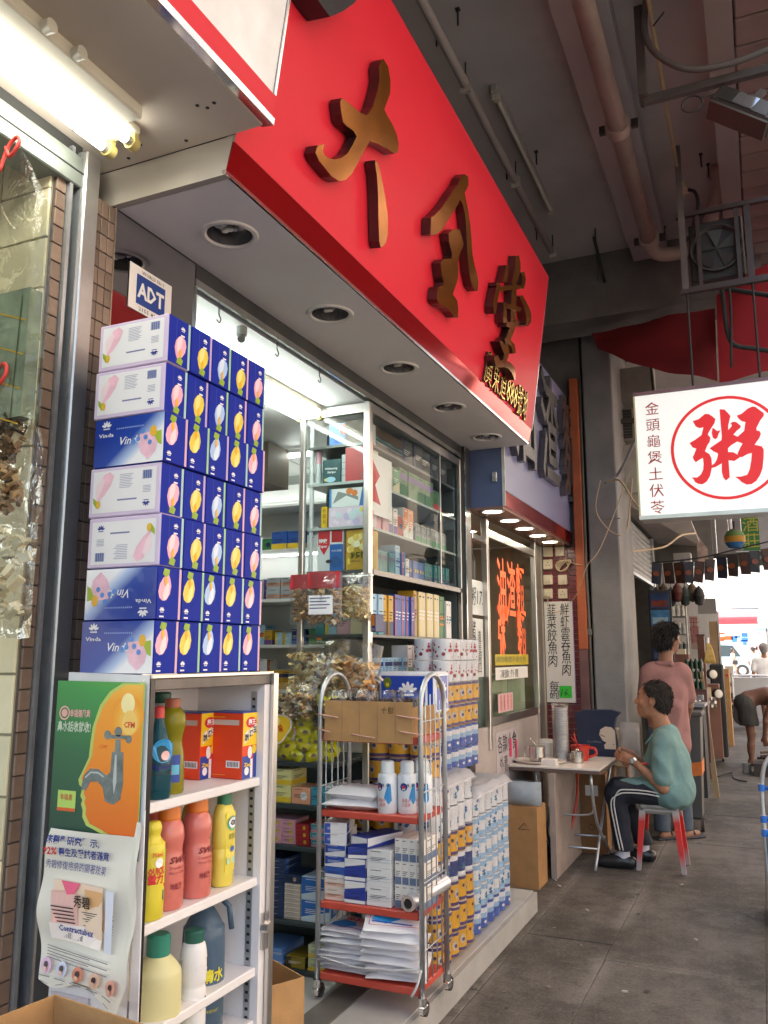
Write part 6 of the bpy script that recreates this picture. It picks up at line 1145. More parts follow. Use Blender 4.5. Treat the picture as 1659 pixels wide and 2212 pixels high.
wire('yellow-brown cable drooping from plug over the menu board', [(-1.755, 7.53, 2.09), (-1.74, 7.50, 1.98), (-1.70, 7.50, 1.93), (-1.64, 7.55, 1.945)]); wire('cable sagging from the menu board up to the shutter bracket', [(-1.56, 7.56, 2.02), (-1.45, 7.4, 2.1), (-1.33, 7.2, 2.3), (-1.2, 7.2, 2.47), (-.95, 7.3, 3.1)]); wire('cable from the coil across to the grey pillar', [(-1.60, 7.55, 2.42), (-1.5, 7.5, 2.36), (-1.39, 7.57, 2.34)])
# orange-red drain boxing, pillar, shutter wall
t = thing('painted_pipe', 'orange-red painted pipe boxing between maroon pier and grey pillar', 'pipe')
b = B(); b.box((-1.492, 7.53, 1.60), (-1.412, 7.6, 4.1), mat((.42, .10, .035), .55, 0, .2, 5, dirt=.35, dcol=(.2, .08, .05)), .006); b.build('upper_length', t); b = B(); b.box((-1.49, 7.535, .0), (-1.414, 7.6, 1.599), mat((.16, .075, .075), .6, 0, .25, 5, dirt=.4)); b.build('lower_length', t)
b = B(); b.tube([(-1.395, 7.56, .2), (-1.395, 7.56, 1.85), (-1.40, 7.55, 2.2), (-1.395, 7.56, 4.1)], .011, mat((.12, .12, .11), .5), 8); b.box((-1.42, 7.54, 1.72), (-1.375, 7.575, 1.78), mat((.12, .12, .11), .5), .006); solo(b, 'conduit', 'dark conduit with junction box running down the pillar edge', 'conduit')
t = thing('concrete_pillar', 'rough grey painted concrete pillar behind the noodle stall table', 'pillar')
B().box((-1.375, 7.58, 0), (-1.105, 8.42, 4.99), M_GREYP, .012).build('pillar', t)
b = B(); b.box((-1.36, 7.575, 2.75), (-1.09, 7.5795, 2.76), mat((.2, .2, .2), .8)); b.build('seam', t)
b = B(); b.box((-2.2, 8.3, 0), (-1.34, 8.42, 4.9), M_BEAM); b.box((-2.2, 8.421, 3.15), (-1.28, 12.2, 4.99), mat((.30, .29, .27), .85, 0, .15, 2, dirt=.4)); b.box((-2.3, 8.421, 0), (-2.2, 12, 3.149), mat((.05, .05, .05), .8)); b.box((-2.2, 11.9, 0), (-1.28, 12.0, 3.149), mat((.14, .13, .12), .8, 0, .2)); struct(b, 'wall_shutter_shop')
t = thing('roller_shutter', 'half raised grey roller shutter over a dark doorway past the pillar', 'shutter')
sl_ = B(); sl_.add([(0, 0, 0), (0, 3.2, 0), (.016, 3.2, .02), (.016, 0, .02), (.016, 3.2, .045), (.016, 0, .045), (0, 3.2, .066), (0, 0, .066)], [(0, 1, 2, 3), (3, 2, 4, 5), (5, 4, 6, 7)], mat((.32, .31, .31), .5, .3, .12, 3, dirt=.35)); sm_ = sl_.mesh('slat')
for k in range(9): o = bpy.data.objects.new('slat', sm_); COL.objects.link(o); o.parent = t; o.location = (-1.305, 8.43, 2.49 + k * .0665)
b = B(); b.box((-1.315, 8.43, 2.45), (-1.275, 11.63, 2.489), GALV); b.build('bottom_rail', t)
b = B(); b.box((-1.33, 11.64, 0), (-1.26, 11.72, 3.1), GALV, .004); b.build('side_track', t)
b = B(); b.box((-1.30, 9.7, 0), (-1.28, 9.78, 2.449), mat((.2, .14, .08), .7)); b.box((-1.45, 9.95, 0), (-1.43, 10.35, 2.4), mat((.34, .34, .36), .5, .2, .2, 4)); b.box((-1.42, 10.36, 0), (-1.40, 10.4, 2.4), mat((.1, .1, .1), .5)); solo(b, 'door_leaf', 'tall narrow door leaf and timber post inside the dark doorway', 'door')
b = B(); b.add([(-1.27, 8.43, 3.12), (-1.27, 12.4, 3.12), (-.70, 12.4, 3.05), (-.70, 8.43, 3.3), (-1.27, 8.43, 3.16), (-1.27, 12.4, 3.16), (-.70, 12.4, 3.09), (-.70, 8.43, 3.34)], [(0, 3, 2, 1), (4, 5, 6, 7), (0, 4, 7, 3), (3, 7, 6, 2), (2, 6, 5, 1)], mat((.42, .38, .36), .7, 0, .1, 3, dirt=.3)); solo(b, 'shutter_canopy', 'grey sloping canopy board over the roller shutter', 'canopy')
# ------------------------------------------------------------------ folding table and what stands on it
t = thing('folding_table', 'white topped folding table with tubular steel legs at the noodle shop', 'table', (0, 0, 0))
b = B(); b.box((-1.78, 6.22, .735), (-1.12, 7.12, .75), mat((.72, .66, .60), .35, 0, .05, 4, dirt=.15, dcol=(.4, .3, .2)), .003); b.box((-1.781, 6.215, .715), (-1.119, 7.121, .7345), mat((.12, .08, .07), .5)); b.build('tabletop', t)
for x0, x1 in ((-1.55, -1.16), ):
    b = B(); b.tube(smooth([(-1.20, 6.30, .71), (-1.19, 6.42, .35), (-1.16, 6.9, .01)], 3), .011, GALV, 8); b.build('leg', t); b = B(); b.tube(smooth([(-1.60, 6.30, .71), (-1.59, 6.42, .35), (-1.62, 6.9, .01)], 3), .011, GALV, 8); b.build('leg', t)
    b = B(); b.tube(smooth([(-1.17, 7.0, .71), (-1.2, 6.72, .35), (-1.22, 6.45, .01)], 3), .011, GALV, 8); b.build('leg', t); b = B(); b.tube(smooth([(-1.62, 7.0, .71), (-1.6, 6.72, .35), (-1.64, 6.45, .01)], 3), .011, GALV, 8); b.build('leg', t)
b = B(); b.tube([(-1.215, 6.55, .14), (-1.60, 6.55, .14)], .009, GALV, 8); b.tube([(-1.2, 6.8, .18), (-1.6, 6.8, .18)], .009, GALV, 8); b.tube(smooth([(-1.2, 6.42, .47), (-1.25, 6.43, .40), (-1.5, 6.43, .40), (-1.58, 6.42, .47)], 4), .008, GALV, 8); b.build('stretcher', t)
def on_table(b, name, label, cat, x, y, **k): return solo(b, name, label, cat, (x, y, .7505), **k)
b = B(); b.lathe([(.02, 0), (.17, .003), (.20, .018), (.20, .022), (.165, .009), (0, .007)], (0, 0, 0), mat((.70, .62, .56), .4), 28, 1, .8); on_table(b, 'oval_tray', 'pale oval tray holding the steel jug on the table', 'tray', -1.60, 6.42)
STL = mat((.6, .58, .55), .22, 1, .06, 20)
t = thing('steel_jug', 'larger steel lidded jug with a spoon on the oval tray', 'jug', (-1.615, 6.42, .766)); b = B(); b.lathe([(.058, 0), (.06, .004), (.06, .10), (.062, .104), (.056, .106), (.03, .112), (0, .114)], (0, 0, 0), STL, 20); b.build('body', t); b = B(); b.tube(smooth([(-.06, 0, .09), (-.095, 0, .085), (-.095, 0, .03), (-.06, 0, .02)], 4), .006, STL, 6); b.build('handle', t); b = B(); b.tube([(.0, 0, .105), (-.055, -.01, .165)], .004, STL, 6); b.build('spoon', t)
t = thing('steel_jug', 'small steel jug on the table in front of red jug', 'jug', (-1.34, 6.55, .7505)); b = B(); b.lathe([(.042, 0), (.044, .004), (.046, .08), (.04, .083), (.02, .09), (.008, .10), (0, .104)], (0, 0, 0), STL, 18); b.build('body', t)
RP = mat((.60, .05, .035), .35, 0, .05)
t = thing('red_jug', 'red plastic jug with ring handle behind the small steel jug', 'jug', (-1.345, 6.70, .7505)); b = B(); b.lathe([(.055, 0), (.058, .004), (.072, .11), (.075, .112), (.07, .11), (.052, .008), (0, .008)], (0, 0, 0), RP, 20); b.build('body', t); b = B(); b.tube(smooth([(.068, 0, .095), (.11, 0, .09), (.118, 0, .05), (.062, 0, .025)], 5), .01, RP, 8); b.build('handle', t); b = B(); b.tube([(-.02, 0, .1), (-.05, .01, .2)], .006, RP, 6); b.tube([(-.01, .02, .1), (-.07, .01, .17)], .006, RP, 6); b.build('chopsticks', t)
b = B(); b.lathe([(.06, 0), (.062, .005), (.062, .03), (.066, .034), (.066, .12), (.05, .145), (0, .15)], (0, 0, 0), mat((.72, .66, .58), .4), 20); b.lathe([(.0625, .0301), (.0625, .036)], (0, 0, 0), mat((.1, .08, .08), .4), 20); on_table(b, 'sugar_pot', 'cream lidded pot behind the steel jug and tray', 'pot', -1.615, 6.72)
t = thing('cup_stack', 'tall stack of white disposable bowls wrapped in film on the table', 'cup stack', (-1.475, 6.62, .7505))
for k in range(22): b = B(); b.lathe([(.048, k * .018), (.058, k * .018 + .0165), (.06, k * .018 + .0175), (.05, k * .018 + .0178)], (0, 0, 0), mat((.70, .67, .66), .45), 18); b.build('bowl', t)
b = B(); b.lathe([(.064, 0), (.063, .2), (.064, .41), (.07, .43), (.05, .415)], (0, 0, 0), CLEAR, 18); b.build('plastic_film', t)
t = thing('tote_bag', 'navy bag with a cream cartoonless round print standing on table'.replace('cartoonless ', ''), 'bag', (-1.27, 7.0, .7505))
b = B(); b.prism([(-.15, 0), (.15, 0), (.155, .10), (.135, .22), (.15, .30), (.19, .345), (.12, .365), (-.10, .36), (-.17, .33), (-.155, .18)], FR((0, 0, 0), X, Z), -.09, .0, mat(hx('222c44'), .8, 0, .1, 8, bump=.1)); b.build('bag', t)
f = FR((0, -.0008, 0), X, Z); b = B(); CP = mat(hx('c8b8a4'), .6, 0, .04); b.flat([(.02, .17), (.03, .21), (.07, .235), (.12, .23), (.145, .20), (.148, .06), (.06, .06), (.055, .09), (.075, .11), (.045, .125)], f, CP, .001); b.line(f, [(.03, .17), (.065, .155)], .005, INK, .003); b.line(f, [(.125, .10), (.135, .095)], .005, INK, .003); b.text('Good Morn', f, -.08, .105, .018, mat(hx('8a8a94'), .6), w=.11); b.build('print', t)
t = thing('plastic_bag', 'filled translucent carrier bag on the table against the pillar', 'bag', (-1.02, 7.04, .7505)); pillow(.16, .27, .10, film('cloudy_bag', (.9, .9, .9), .12, .15, .6, 20, .55, (.50, .47, .46)), seed=8).build('bag', t)
b = B(); b.box((0, 0, 0), (.12, .10, .02), mat((.75, .70, .66), .8)); b.box((.005, .01, .02), (.11, .09, .04), mat((.78, .72, .68), .8)); on_table(b, 'paper_napkins', 'small pile of paper napkins by the bowl stack', 'napkins', -1.56, 6.28)
# under the table
carton('cardboard_box', 'tall brown carton beside the stall counter behind the roll packs', (-1.62, 5.95, 0), 0, .28, .25, .52, open_=False, m=mat((.36, .19, .075), .85, 0, .12, 12), prints=lambda b, f0, f1: b.line(f0, [(.15, .38), (.19, .42), (.23, .38), (.15, .38)], .005, INK))
carton('cardboard_box', 'brown carton standing under the folding table', (-1.36, 7.15, 0), .05, .26, .25, .60, open_=False, m=mat((.28, .14, .06), .85, 0, .15, 12), prints=lambda b, f0, f1: (b.rect(f0, .10, .44, .2, .52, PAPER), b.ring(f0, .14, .2, .02, .024, INK)))
t = thing('plastic_bag', 'pale blue carrier bag lying on the tall carton', 'bag', (-1.60, 5.93, .522)); pillow(.26, .16, .2, film('blue_bag', (.85, .9, .95), .12, .15, .6, 20, .7, (.40, .46, .52)), seed=18).build('bag', t)
b = B(); b.box((-1.47, 6.15, 0), (-1.43, 7.1, .71), mat((.34, .27, .24), .6, 0, .2, 5, dirt=.4)); solo(b, 'stall_counter', 'dirty brown panel of the stall counter beneath the table', 'panel')
b = B(); b.tube(smooth([(-1.42, 6.9, .65), (-1.40, 6.8, .5), (-1.42, 6.7, .3), (-1.50, 6.65, .06)], 5), .012, mat((.5, .07, .04), .4), 8); solo(b, 'gas_hose', 'orange-red hose hanging under the folding table', 'hose')
for x, y in ((-1.50, 6.05), (-1.44, 6.12), (-1.38, 5.98), (-.62, 6.35), (-.45, 5.2), (-.25, 8.6), (-1.1, 5.5), (-.7, 4.3)):
    b = B(); b.obox((0, 0, .004), (rnd.uniform(.012, .035), .012, .006), mat((.42, .39, .35), .8), Matrix.Rotation(rnd.uniform(0, 3), 3, 'Z')); solo(b, 'litter_scrap', 'pale paper scrap on the pavement ' + {-1.5: 'under the table legs', -1.44: 'under the table by the hose', -1.38: 'between table and tall carton', -.62: 'behind the stool', -.45: 'in mid pavement before the stool', -.25: 'far along by the kerb', -1.1: 'beside the roll pack stack', -.7: 'nearest the camera'}[x], 'litter', (x, y, 0), 'paper scraps on the pavement')
# ================================================================== overhead pipes, lamps, brackets
CAST = mat((.35, .285, .25), .5, 0, .12, 6, dirt=.35, dcol=(.16, .1, .08), bump=.1)
t = thing('drain_pipe', 'fat pinkish cast iron drain pipe with collar slung under the arcade ceiling', 'pipe')
b = B(); b.tube([(-.588, -3, 4.73), (-.589, 6.40, 4.72)], .055, CAST, 16); b.build('pipe', t)
b = B(); b.tube(smooth([(-.589, 6.401, 4.72), (-.575, 6.52, 4.715), (-.50, 6.61, 4.715), (-.36, 6.62, 4.72), (-.22, 6.50, 4.74), (-.12, 6.25, 4.78), (-.06, 6.05, 4.85), (-.05, 5.98, 4.99)], 4), .056, CAST, 14); b.build('bend', t)
for y in (4.80, 6.33):
    b = B(); b.cyl((-.588, y - .05, 4.727), (-.588, y + .03, 4.725), .074, CAST, seg=18); b.cyl((-.588, y + .03, 4.725), (-.588, y + .045, 4.725), .066, CAST, seg=18); b.build('collar', t)
    b = B(); b.box((-.70, y - .02, 4.70), (-.665, y + .01, 4.75), DARKMETAL); b.box((-.51, y - .02, 4.70), (-.47, y + .01, 4.75), DARKMETAL); b.build('clamp', t)
b = B(); b.tube([(-.07, 5.98, 4.93), (-.05, 5.98, 4.985)], .075, CAST, 14); b.build('flange', t)
t = thing('water_pipe', 'thin off-white pipe running over the top of the red sign', 'pipe'); b = B(); b.tube([(-1.35, 0, 4.85), (-1.375, 6.51, 4.85)], .027, mat((.44, .40, .38), .5, 0, .08, 5, dirt=.2), 12); b.build('pipe', t)
for y in (3.2, 4.2, 5.3, 6.45): b = B(); b.box((-1.40, y, 4.80), (-1.335, y + .02, 4.882), mat((.4, .36, .33), .6)); b.cyl((-1.365, y + .01, 4.88), (-1.365, y + .01, 4.999), .005, INK, seg=6); b.build('pipe_clip', t)
t = thing('fluorescent_lamp', 'unlit grey batten lamp fixed to the ceiling beside thin white pipe', 'ceiling lamp'); b = B(); b.box((-1.29, 4.46, 4.945), (-1.25, 5.98, 4.999), mat((.40, .37, .34), .6, 0, .1, 4, dirt=.3), .004); b.build('housing', t)
b = B(); b.cyl((-1.262, 4.52, 4.925), (-1.262, 5.93, 4.925), .013, mat((.55, .52, .46), .3), seg=10); b.build('fluorescent_tube', t)
for y in (4.475, 5.95): b = B(); b.box((-1.285, y, 4.905), (-1.24, y + .035, 4.944), mat((.5, .46, .38), .5)); b.build('lamp_holder', t)
t = thing('conduit', 'thin yellowish conduit under the ceiling ending in a junction box', 'conduit'); b = B(); b.tube([(-.298, 2, 4.85), (-.312, 5.82, 4.85)], .012, mat((.5, .43, .25), .6), 8); b.build('pipe', t); b = B(); b.box((-.345, 5.82, 4.81), (-.265, 5.92, 4.87), mat((.45, .38, .26), .7), .006); b.build('junction_box', t)
b = B(); b.tube(smooth([(-.29, 5.9, 4.84), (-.22, 5.85, 4.78), (-.20, 5.75, 4.62), (-.24, 5.72, 4.45), (-.27, 5.65, 4.2)], 5), .012, RUBBER, 8); solo(b, 'cable', 'black cable bending down from the ceiling junction box', 'cable')
for i, (x, y) in enumerate(((-1.43, 3.9), (-1.27, 3.8), (-1.44, 5.35), (-1.20, 5.25), (-1.46, 6.3), (-.5, 6.7), (-.16, 5.75), (-.12, 5.9))):
    b = B(); b.cyl((0, 0, 0), (0, 0, -.10), .006, INK, seg=6); b.box((-.012, -.012, -.008), (.012, .012, 0), INK); solo(b, 'ceiling_bolt', 'short rusty bolt under the arcade ceiling, ' + ('nearest the white pipe end', 'between pipe and lamp, nearest', 'left of the white pipe midway', 'beside the lamp midpoint', 'at the white pipe far end', 'in front of the beam by the rib', 'first of two by the junction box', 'second of two by the junction box')[i], 'bolt', (x, y, 4.999), 'rusty bolts in the arcade ceiling')
IRON = mat((.09, .078, .074), .6, .3, .15, 8, dirt=.3)
t = thing('iron_bracket', 'dark angle iron bracket hanging from the ceiling with a looping cable', 'bracket')
b = B(); b.box((-.40, 4.17, 4.47), (-.355, 4.21, 4.998), IRON, .003); b.build('hanger', t); b = B(); b.box((-.40, 4.215, 4.445), (.40, 4.255, 4.49), IRON, .003); b.build('arm', t)
b = B(); b.tube(smooth([(-.33, 4.13, 4.99), (-.345, 4.13, 4.78), (-.28, 4.12, 4.62), (-.14, 4.14, 4.515), (.05, 4.16, 4.50), (.25, 4.17, 4.53), (.4, 4.18, 4.54)], 6), .017, mat((.10, .09, .085), .6), 8); b.build('cable', t)
b = B(); b.tube([(-.38, 4.19, 4.44), (-.38, 4.19, 4.40)], .006, INK, 6); b.tube([(-.30, 4.1, 4.79), (-.24, 4.06, 4.82)], .005, INK, 6); b.build('bolt', t)
t = thing('floodlight', 'black rectangular floodlight hung from the angle iron bracket', 'floodlight', (.10, 4.24, 4.27)); R = Matrix.Rotation(RAD(-38), 3, 'Y')
t.rotation_euler = (RAD(-20), RAD(38), 0)
b = B(); b.box((-.17, -.06, -.06), (.17, .06, .06), mat((.035, .032, .03), .4, 0, .1), .012); b.build('housing', t); b = B(); b.box((-.13, -.0605, -.045), (.13, -.064, .045), mat((.03, .03, .03), .3)); b.box((-.06, -.0642, -.04), (.05, -.067, .04), mat((.42, .46, .48), .08, .8)); b.build('glass', t)
b = B(); b.box((-.16, -.055, -.075), (.16, .055, -.061), mat((.05, .045, .04), .5)); b.build('fin', t); b = B(); b.box((-.02, -.01, .061), (.02, .01, .17), IRON); b.build('mount', t)
b = B(); b.tube([(-.14 + .05 * math.cos(a), 4.16, 4.33 + .045 * math.sin(a)) for a in [k * math.pi / 10 for k in range(20)]], .005, RUBBER, 6, True); b.tube(smooth([(-.09, 4.16, 4.35), (-.04, 4.18, 4.37), (.0, 4.19, 4.33)], 4), .005, RUBBER, 6); solo(b, 'cable', 'small black cable loop beside the floodlight', 'cable')
t = thing('iron_bracket', 'rusty square bracket with round exhaust fan above the porridge light box', 'bracket')
PK = mat((.06, .046, .046), .55, .2, .15, 6, dirt=.35)
b = B(); b.box((-.325, 5.58, 3.95), (-.285, 5.62, 4.998), mat((.14, .125, .12), .6, .2)); b.build('hanger', t); b = B(); b.box((-.34, 5.585, 3.925), (.45, 5.625, 3.965), PK); b.build('arm', t); b = B(); b.box((-.34, 5.585, 4.47), (.45, 5.62, 4.50), PK); b.build('arm', t); b = B(); b.box((.08, 5.59, 3.966), (.12, 5.62, 4.469), PK); b.build('hanger', t)
for x in (-.22, .02): b = B(); b.box((x, 5.6, 3.966), (x + .025, 5.62, 4.469), PK); b.build('upright', t)
t = thing('exhaust_fan', 'dark square exhaust fan held inside the rusty bracket', 'fan', (-.10, 5.66, 4.23)); fr = FR((0, -.03, 0), X, Z)
b = B(); b.box((-.17, 0, -.21), (.17, .16, .21), mat((.03, .028, .028), .5), .01); b.build('housing', t); b = B(); b.lathe([(.15, 0), (.165, .01), (.165, .03), (.155, .03)], (0, -.005, 0), mat((.05, .042, .042), .6), 24, ax=Matrix.Rotation(math.pi / 2, 3, 'X')); b.build('ring', t)
for k in range(5): b = B(); b.add([(0, -.012, 0), (.14 * math.cos(k * 1.257), -.006, .14 * math.sin(k * 1.257)), (.14 * math.cos(k * 1.257 + .7), -.02, .14 * math.sin(k * 1.257 + .7))], [(0, 1, 2)], mat((.04, .036, .036), .5)); b.build('blade', t)
t = thing('ceiling_duct', 'dark sheet metal duct with rounded cut-out behind the ceiling beam', 'duct'); b = B(); b.box((-1.0, 7.36, 4.28), (-.37, 7.8, 4.499), mat((.022, .02, .02), .8)); b.build('duct', t); b = B(); b.prism([(-.98, 4.27), (-.40, 4.27), (-.42, 4.33), (-.52, 4.40), (-.70, 4.44), (-.98, 4.45)], FR((0, 7.355, 0), X, Z), -.02, 0, mat((.16, .15, .145), .8, 0, .1)); b.build('shield', t)
# red tarpaulin and the ropes that hold it
t = thing('tarpaulin', 'dark red tarpaulin slung between the pillar and the bracket', 'tarpaulin')
def sheet(name, parent, P, nx, ny, m, th=.004):
    b = B(); vs = [P(i / nx, j / ny) for j in range(ny + 1) for i in range(nx + 1)]; q = (nx + 1) * (ny + 1)
    fs = [(j * (nx + 1) + i, j * (nx + 1) + i + 1, (j + 1) * (nx + 1) + i + 1, (j + 1) * (nx + 1) + i) for j in range(ny) for i in range(nx)]
    return b.add(vs, fs, m, True).build(name, parent)
M_TARP = mat((.20, .010, .013), .75, 0, .1, 4, bump=.1, bscale=12)
def bil(p, u, v): a = V(p[0]).lerp(V(p[1]), u); c = V(p[3]).lerp(V(p[2]), u); return a.lerp(c, v)
def tp(u, v):
    q = bil([(-1.20, 7.2, 4.38), (-.17, 6.95, 4.34), (-.17, 6.36, 3.53), (-1.14, 7.12, 4.19)], u, v); q.y += .035 * math.sin(u * 7 + v * 5) * (.3 + u); q.z -= .035 * math.sin(math.pi * u) * v + .006 * math.sin(u * 17 + v * 3); return q
sheet('sheet', t, tp, 30, 14, M_TARP)
def tp2(u, v):
    q = bil([(-.15, 6.9, 4.42), (.75, 6.6, 4.75), (.8, 6.1, 3.5), (-.16, 6.36, 3.53)], u, v); q.z += .02 * math.sin(u * 8 + v * 5); q.y += .02 * math.sin(v * 9); return q
sheet('sheet', t, tp2, 16, 14, mat((.34, .014, .019), .7, 0, .08, 4, bump=.1, bscale=12))  # brighter red copy paints the light through this corner of the cloth
ROPE = mat((.03, .035, .033), .8)
for nm, pts, r in (('black rope running down from the ceiling over the tarpaulin', [(-1.05, 6.6, 4.98), (-1.0, 7.2, 4.6), (-.83, 7.7, 4.62), (-.78, 7.8, 4.3), (-.74, 7.8, 3.4)], .014), ('black rope slanting across the tarpaulin folds', [(-.83, 7.7, 4.62), (-.62, 7.6, 4.45), (-.35, 7.5, 4.25)], .013), ('dark green rope under the bright corner of the tarpaulin', [(-.30, 6.6, 4.42), (0.05, 6.5, 4.25), (.35, 6.4, 4.1)], .018), ('black knotted rope hanging beside the bracket arm', [(-.10, 6.3, 4.45), (-.09, 6.3, 4.1), (-.06, 6.3, 3.8), (.1, 6.3, 3.72), (.35, 6.3, 3.64)], .017), ('second black rope along the knotted rope', [(-.05, 6.28, 4.4), (-.045, 6.28, 4.05), (-.07, 6.28, 3.6)], .010), ('thin black hanging wire before the dark duct', [(-1.02, 6.5, 5.0), (-1.02, 6.52, 4.55)], .006)): wire(nm, pts, r, ROPE, 'rope')
wire('pale cable drooping across the shutter to canopy edge', [(-1.27, 9.0, 2.62), (-1.15, 9.6, 2.70), (-.95, 10, 2.78), (-.80, 10.4, 2.95), (-.68, 11, 3.05)], .012, WIRE); wire('straw coloured cable hanging between pillar and light box', [(-1.18, 7.4, 3.05), (-1.02, 7.2, 3.02), (-.86, 7, 2.75), (-.70, 6.9, 2.62)], .008, mat((.6, .5, .28), .6)); wire('dark cable hanging in a long loop from shutter bracket', [(-1.2, 7.3, 3.06), (-1.25, 7.3, 2.8), (-1.15, 7.3, 2.62), (-1.05, 7.3, 2.56)], .005, WIRE); wire('pair of cables hanging before the roller shutter', [(-1.02, 8.0, 3.2), (-1.1, 8.1, 2.75), (-1.25, 8.3, 2.3)], .008, WIRE)
# porridge light box
t = thing('light_box_sign', 'lit white light box with red ringed porridge character', 'light box', (0, 0, 0))
b = B(); b.box((-.665, 5.503, 2.41), (.40, 5.70, 3.245), mat((.55, .58, .57), .4, .2, .04)); b.build('box', t)
m = bpy.data.materials.new('lit_acrylic'); m.use_nodes = True; N = m.node_tree.nodes; p = N['Principled BSDF']; p.inputs['Base Color'].default_value = (.8, .82, .8, 1); p.inputs['Roughness'].default_value = .25; p.inputs['Emission Color'].default_value = (.93, 1, .96, 1); p.inputs['Emission Strength'].default_value = .125
b = B(); b.box((-.657, 5.490, 2.43), (.392, 5.5025, 3.226), m); b.build('face', t)
b = B(); b.box((-.668, 5.485, 3.2265), (.403, 5.51, 3.25), mat((.22, .14, .16), .4)); b.box((-.668, 5.485, 2.405), (.403, 5.53, 2.4295), mat((.62, .70, .68), .3, .3)); b.box((-.668, 5.487, 2.43), (-.6575, 5.51, 3.226), mat((.60, .58, .35), .4)); b.build('frame', t)
f = FR((0, 5.489, 0), X, Z); RD2 = mat((.72, .02, .025), .4, 0, 0, emit=.10)
b = B(); b.ring(f, -.122, 2.828, .312, .331, RD2, .001, 64)
for i, pl in enumerate(ZHOU): b.flat([(x / 1000, z / 1000) for x, z in pl], f, RD2, .001 + i * .0004)
b.build('character', t); b = B(); b.vtext('金頭龜煲土伏苓', f, -.553, 3.205, .066, mat((.45, .03, .03), .5, 0, 0), step=.1085, w=.085); b.build('lettering', t)
for x in (-.3, .1): b = B(); b.cyl((x, 5.6, 3.2501), (x, 5.6, 3.924), .008, INK, seg=6); tag(b.build('hanging_rod', t))
# junk on the wall over the shutter
t = thing('air_conditioner', 'grimy outdoor air conditioner unit on the wall over the pillar', 'air conditioner'); b = B(); b.box((-1.32, 8.2, 3.62), (-.86, 8.42, 3.95), mat((.36, .34, .31), .7, 0, .1, 4, dirt=.35), .01); b.build('casing', t); b = B(); b.box((-1.17, 8.193, 3.64), (-1.02, 8.1995, 3.93), mat((.05, .05, .05), .6)); b.build('grille', t)
for k in range(9): b = B(); b.box((-1.165, 8.188, 3.655 + k * .03), (-1.025, 8.1925, 3.661 + k * .03), mat((.12, .12, .12), .5)); b.build('slat', t)
b = B(); b.box((-1.36, 8.2, 3.10), (-.84, 8.3, 3.575), mat((.46, .45, .42), .75, 0, .1, 2, dirt=.3)); b.box((-1.33, 8.193, 3.11), (-1.05, 8.199, 3.2), mat((.35, .34, .31), .8)); solo(b, 'wall_board', 'pale grey board fixed under the grimy air conditioner', 'board')
b = B(); b.box((-1.40, 8.18, 4.0), (-.8, 8.415, 4.35), mat((.30, .285, .265), .8, 0, .12, 3, dirt=.35)); solo(b, 'wall_panel_box', 'large grey boxed panel under the red tarpaulin', 'panel')
b = B(); b.tube([(-1.30, 8.1, 3.2), (-1.30, 8.1, 4.2)], .02, mat((.24, .3, .25), .6), 8); solo(b, 'wall_pipe', 'pale green pipe rising beside the air conditioner', 'pipe')
b = B(); b.box((-1.42, 8.05, 3.76), (-.8, 8.09, 3.80), IRON); b.tube([(-1.33, 8.06, 4.25), (-1.12, 8.06, 3.62)], .03, mat((.2, .19, .18), .8), 8); solo(b, 'support_bar', 'dark support bar and strut crossing the air conditioner', 'bar')
b = B(); b.tube(smooth([(-1.39, 8.0, 3.05), (-1.1, 7.6, 3.15), (-.9, 7.2, 3.32), (-.66, 6.6, 3.5)], 3), .014, GALV, 8); solo(b, 'stay_rod', 'grey stay rod from pillar to the light box corner', 'rod')
# ================================================================== far goods shops
b = B(); b.box((-3, 12.4, 2.85), (-.55, 12.5, 4.99), mat((.16, .15, .14), .8, 0, .15)); b.box((-1.30, 12.4, 0), (-1.28, 30, 2.95), mat((.05, .042, .036), .85, 0, .3)); b.box((-9, 17.1, 0), (-1.3, 17.2, 16), mat((.4, .37, .34), .85)); struct(b, 'wall_far_shops')  # near-black street-side sheet paints in the dark of the shop interiors
t = thing('hoarding', 'grey corrugated hoarding panels closing the far arcade under ceiling', 'hoarding')
for k in range(9): o = B().box((0, 0, 0), (.165, .05, 1.95), mat((.26 - .04 * (k % 2), .24 - .035 * (k % 2), .225 - .03 * (k % 2)), .75, 0, .1, 4)).build('panel', t); o.location = (-.85 + k * .17, 12.9, 2.98)
b = B(); b.box((-.9, 12.86, 2.93), (.7, 12.96, 2.979), mat((.05, .04, .035), .8)); b.build('rail', t)
b = B(); b.box((-1.0, 11.5, 2.6), (-.78, 11.7, 2.87), mat((.4, .38, .36), .6, 0, .1), .008); b.disc(FR((-.89, 11.4995, 2.76), X, Z), 0, 0, .03, mat((.1, .12, .16), .5), .001); solo(b, 'meter_box', 'pale grey meter box under the far hoarding', 'box')
b = B(); b.add([(-.735, 12.1, 3.2), (-.60, 12.1, 2.98), (-.60, 12.1, 2.64), (-.73, 12.1, 2.64), (-.735, 12.115, 3.2), (-.60, 12.115, 2.98), (-.60, 12.115, 2.64), (-.73, 12.115, 2.64)], [(0, 1, 2, 3), (7, 6, 5, 4), (0, 4, 5, 1), (1, 5, 6, 2)], mat((.5, .36, .30), .35, .2, .3, 12)); solo(b, 'bundled_film', 'pinkish bundle of wrapped film hanging before the bright street', 'bundle')
t = thing('packet_line', 'line with dark snack packets hung across the arcade', 'line'); b = B(); b.tube(smooth([(-1.10, 10, 2.60), (-.6, 10, 2.63), (-.15, 10, 2.72), (.5, 10, 2.85)], 4), .008, INK, 6); b.build('rope', t)
